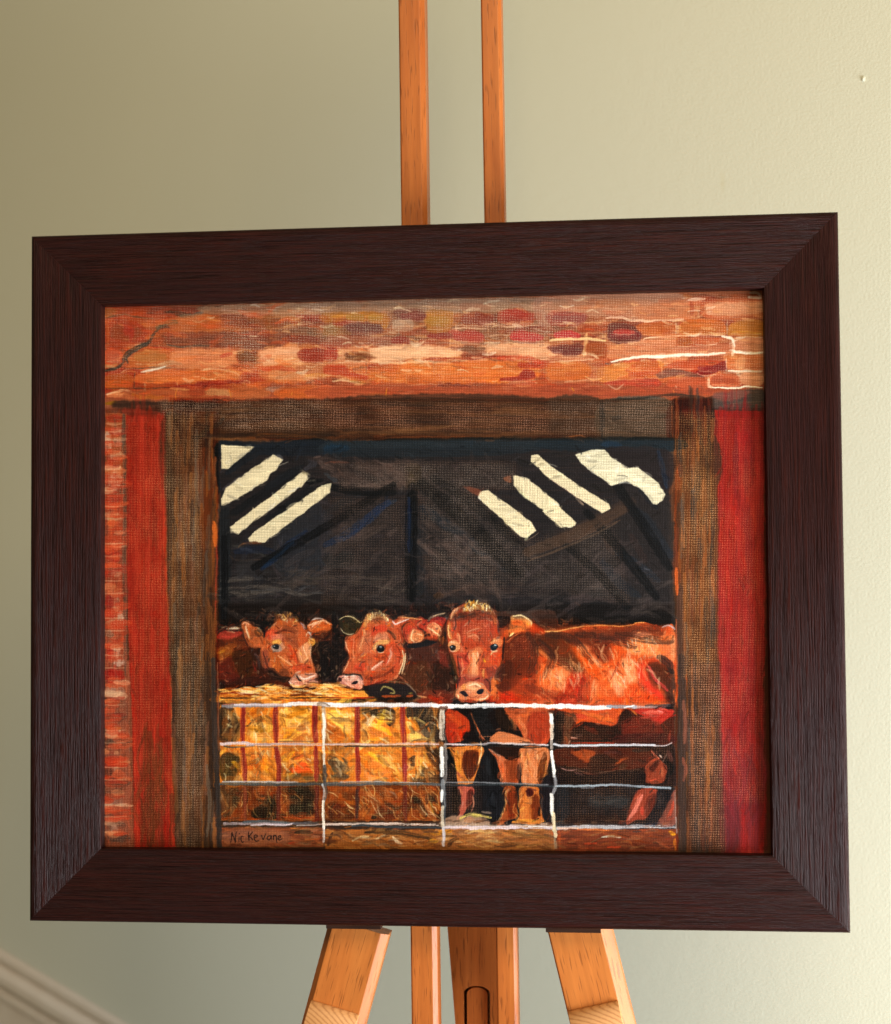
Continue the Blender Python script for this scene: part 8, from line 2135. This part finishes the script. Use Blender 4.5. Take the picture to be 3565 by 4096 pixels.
# ---------------------------------------------------------------- easel
F_EUL = (PI/2-LEAN, 0, 0)
easel = empty('easel', F_ORG, F_EUL); tag(easel, 'orange beech studio easel with twin masts holding up the framed painting', 'easel')
def mast(x0, x1, y0, y1, w, d, z, ch):
    """square batten from (x0,y0) up to (x1,y1), its right front edge chamfered"""
    L = math.hypot(x1-x0, y1-y0); a = math.atan2(x0-x1, y1-y0)
    b = .0012
    out = [(b, 0), (w-ch, 0), (w, -ch*.8), (w, -d), (0, -d), (0, -b)]
    return prism(out, 0, L, .0006), (x0, y0, z), (0, 0, a)
me, lc, rt = mast(-.0200, -.0292, -.62, .80, .0245, .028, -.040, .0045); link('mast', me, M_BEECH, easel, lc, rt)
me, lc, rt = mast(.0592, .0482, -.62, .80, .0190, .028, -.040, .0030); link('mast', me, M_BEECH, easel, lc, rt)
def leg(px, py, ang, w, chl, chr_):
    d = .026
    out = [(chl, 0), (w, 0), (w+chr_, -chr_*.75), (w+chr_, -d), (0, -d), (0, -chl*1.2)]
    return prism(out, -.62, .012, .0007), (px, py, -.030), (0, 0, ang)
AL = math.radians(-15.6); AR = math.radians(13.2)
me, lc, rt = leg(-.0955-.0035, -.328, AL, .0495, .0050, .0075)
legl = link('leg', me, M_BEECH2, easel, lc, rt)
me, lc, rt = leg(.1050, -.327, AR, .0470, .0012, .0100)
legr = link('leg', me, M_BEECH2, easel, lc, rt)
# dark rest blocks the frame stands on
link('rest_block', prism([(-.0950, -.0305), (-.0450, -.0305), (-.0450, -.010), (-.0950, -.010)], -.3218, -.3178, .0006), M_LEDGE_AND_SHADE, easel)
link('rest_block', prism([(.1040, -.0305), (.1530, -.0305), (.1530, -.010), (.1040, -.010)], -.3222, -.3180, .0006), M_LEDGE_AND_SHADE, easel)
# rounded cross pegs low on each leg
def peg(parent, y, w, x0):
    out = [(0, 0)]; R_ = .021
    pts = [(R_*math.sin(a)-R_, R_*math.cos(a)*.55) for a in np.linspace(PI/2, -PI/2, 17)]
    me = prism([(p[0], p[1]+.0002) for p in pts], 0, w, .0005, 'X')
    for q in me.polygons: q.use_smooth = len(q.vertices) == 4
    return link('peg', me, M_END, parent, (x0, y, 0))
peg(legl, -.0640, .046, .0040); peg(legr, -.0715, .0462, .0012)
# rear leg with its slot and the sliding stay inside it
cxs, rs, ys = .0319, .0128, -.3975
arc = [(cxs+rs*math.cos(a), ys-.0075+.0075*math.sin(a)) for a in np.linspace(0, PI, 15)]
outer = [(.0000, -.24), (.0560, -.24), (.0560, -.66), (cxs+rs, -.66)] + arc + [(cxs-rs, -.66), (.0170, -.66), (.0110, -.435), (.0040, -.343)]
def plate(name, outline, z0, z1, m, parent, bev=.0006):
    bm = bmesh.new(); A = [bm.verts.new((x, y, z0)) for x, y in outline]; B = [bm.verts.new((x, y, z1)) for x, y in outline]; n = len(A)
    for i in range(n): bm.faces.new((A[i], A[(i+1) % n], B[(i+1) % n], B[i]))
    f1 = bm.faces.new(A[::-1]); f2 = bm.faces.new(B); bmesh.ops.recalc_face_normals(bm, faces=bm.faces)
    bmesh.ops.triangulate(bm, faces=[f1, f2]); me = bpy.data.meshes.new(name); bm.to_mesh(me); bm.free()
    return link(name, me, m, parent)
rear = plate('rear_leg', outer, -.142, -.120, M_BEECH, easel)
stay = [(cxs-rs+.0030, -.66), (cxs+rs-.0028, -.66)] + [(cxs+.0001+(rs-.0029)*math.cos(a), ys-.0022-.0065+.0065*math.sin(a)) for a in np.linspace(0, PI, 13)]
plate('sliding_stay', stay, -.146, -.1225, M_BEECH, rear)

plate('slot_shade_plate', [(.0125, -.66), (.050, -.66), (.050, -.380), (.0125, -.380)], -.156, -.1465, M_LEDGE_AND_SHADE, rear)  # added dark plate: its colour stands in for shade in the slot gaps

# ---------------------------------------------------------------- picture frame
pic = empty('framed_painting', F_ORG, F_EUL)
tag(pic, 'painting of three brown cows behind a gate, in a wide dark wood frame', 'framed painting')
FW, FH, MW = .74, .6345, .0657
PROF = [(0.0, -.022), (0.0, -.0078), (.0006, -.0070), (.004, -.0062), (.012, -.0052), (.026, -.0040), (.042, -.0026), (.052, -.0014), (.0585, -.0004), (.0600, -.0004), (.0625, -.0008), (.0645, -.0020), (.0657, -.0042), (.0657, -.024), (.0, -.024)]
def rail(L, seg=60):
    """mitred moulding, length along X, outer edge at y=0, inner edge at y=-MW"""
    bm = bmesh.new(); rows = []
    for i in range(2):
        row = []
        for u, z in PROF:
            y = -(MW-u); inset = -y*1.0
            x = (-L/2+inset) if i == 0 else (L/2-inset)
            row.append(bm.verts.new((x, y, z)))
        rows.append(row)
    n = len(PROF)
    for k in range(n): bm.faces.new((rows[0][k], rows[0][(k+1) % n], rows[1][(k+1) % n], rows[1][k]))
    bm.faces.new(rows[0][::-1]); bm.faces.new(rows[1]); bmesh.ops.recalc_face_normals(bm, faces=bm.faces)
    me = bpy.data.meshes.new('rail'); bm.to_mesh(me); bm.free(); return me
g = .0001
link('frame_rail', rail(FW-g), M_FRAME, pic, (0, FH/2, 0), (0, 0, 0))
link('frame_rail', rail(FW-g), M_FRAME, pic, (0, -FH/2, 0), (0, 0, PI))
link('frame_rail', rail(FH-g), M_FRAME, pic, (-FW/2, 0, 0), (0, 0, PI/2))
link('frame_rail', rail(FH-g), M_FRAME, pic, (FW/2, 0, 0), (0, 0, -PI/2))

# canvas with its paint: colour and relief per vertex from the brush engine
CX, CY, CZ = FW/2-MW, FH/2-MW, -.0195
NX, NY = 1420, 1180
xs = np.linspace(-CX, CX, NX); ys_ = np.linspace(-CY, CY, NY)
GX, GY = np.meshgrid(xs, ys_)
Rm = np.array(CR); T_ = np.array(CT)
V = GX[..., None]*Rm[:, 0]+GY[..., None]*Rm[:, 1]+CZ*Rm[:, 2]+T_      # canvas -> drawing sheet
U_ = 1782.5+6600*V[..., 0]/-V[..., 2]; W_ = 2048-6600*V[..., 1]/-V[..., 2]
def samp(A):
    x = np.clip((U_-SX0)*SS-.5, 0, PW-1.001); y = np.clip((W_-SY0)*SS-.5, 0, PH-1.001)
    xi = x.astype(int); yi = y.astype(int); fx = x-xi; fy = y-yi
    if A.ndim == 3: fx = fx[..., None]; fy = fy[..., None]
    return (A[yi, xi]*(1-fx)+A[yi, xi+1]*fx)*(1-fy)+(A[yi+1, xi]*(1-fx)+A[yi+1, xi+1]*fx)*fy
col = samp(IMG); hh = samp(HGT); sk = samp(SPK); sc_ = samp(SPC)
def lin(a): return np.where(a <= .04045, a/12.92, ((a+.055)/1.055)**2.4)
col = np.clip(lin(np.clip(col, 0, 1)), 0, 1)**1.12*1.0; sc_ = lin(sc_)*.85
GZ = CZ+np.clip(hh, 0, 1)*.00025
co = np.stack([GX, GY, GZ], -1).reshape(-1, 3).astype(np.float32)
me = bpy.data.meshes.new('painted_canvas'); nv = NX*NY; nf = (NX-1)*(NY-1)
me.vertices.add(nv); me.vertices.foreach_set('co', co.ravel())
q = (np.arange(NY-1)[:, None]*NX+np.arange(NX-1)[None]).ravel()
idx = np.stack([q, q+1, q+NX+1, q+NX], 1).astype(np.int32)
me.loops.add(nf*4); me.loops.foreach_set('vertex_index', idx.ravel())
me.polygons.add(nf); me.polygons.foreach_set('loop_start', (np.arange(nf)*4).astype(np.int32)); me.polygons.foreach_set('loop_total', np.full(nf, 4, np.int32))
me.update(calc_edges=True); me.polygons.foreach_set('use_smooth', np.ones(nf, bool))
for nm, arr, al in (('paint', col, np.ones_like(sk)), ('ground_paint', sc_, sk)):
    at = me.color_attributes.new(nm, 'FLOAT_COLOR', 'POINT')
    at.data.foreach_set('color', np.concatenate([arr, al[..., None]], -1).reshape(-1).astype(np.float32))
m, nt, b = mat('oil_paint_on_canvas')
a1 = nd(nt, 'ShaderNodeAttribute', attribute_name='paint'); a2 = nd(nt, 'ShaderNodeAttribute', attribute_name='ground_paint')
tc = nd(nt, 'ShaderNodeTexCoord'); wn = noise(nt, tc.outputs['Object'], 260, 2, .5); wn2 = noise(nt, tc.outputs['Object'], 900, 2, .6); wl = noise(nt, tc.outputs['Object'], 38, 3, .6)
sx = nd(nt, 'ShaderNodeSeparateXYZ'); nt.links.new(tc.outputs['Object'], sx.inputs[0])
def thread(o, k):
    ph = mth(nt, 'ADD', mth(nt, 'MULTIPLY', o, 2*PI/k), mth(nt, 'MULTIPLY', wn, 5.0)); return mth(nt, 'MULTIPLY_ADD', mth(nt, 'SINE', ph), .5)
def th(o, k):
    ph = mth(nt, 'ADD', mth(nt, 'MULTIPLY', o, 2*PI/k), mth(nt, 'MULTIPLY', wn, 5.0))
    return mth(nt, 'ADD', mth(nt, 'MULTIPLY', mth(nt, 'SINE', ph), .5), .5)
tx = th(sx.outputs[0], .00146); ty = th(sx.outputs[1], .00150)
wv = mth(nt, 'MULTIPLY', tx, ty)
top = ramp(nt, mth(nt, 'ADD', wv, mth(nt, 'MULTIPLY', mth(nt, 'SUBTRACT', wn2, .5), .7)), [(.46, 0.), (.82, 1.)])
amt = mth(nt, 'MULTIPLY', a2.outputs['Alpha'], ramp(nt, wl, [(.32, .2), (.66, 1.4)]))
fac = mth(nt, 'MULTIPLY', top, amt, True)
shade = ramp(nt, mth(nt, 'ADD', mth(nt, 'MULTIPLY', wv, .6), mth(nt, 'MULTIPLY', wn2, .4)), [(.15, .72), (.75, 1.26)])
c = mixc(nt, 1.0, a1.outputs['Color'], shade, 'MULTIPLY')
c = mixc(nt, fac, c, a2.outputs['Color'])
nt.links.new(c, b.inputs['Base Color']); b.inputs['Roughness'].default_value = .46; b.inputs['Specular IOR Level'].default_value = .10
bump(nt, b, wv, .35, .0004)
link('painted_canvas', me, m, pic)
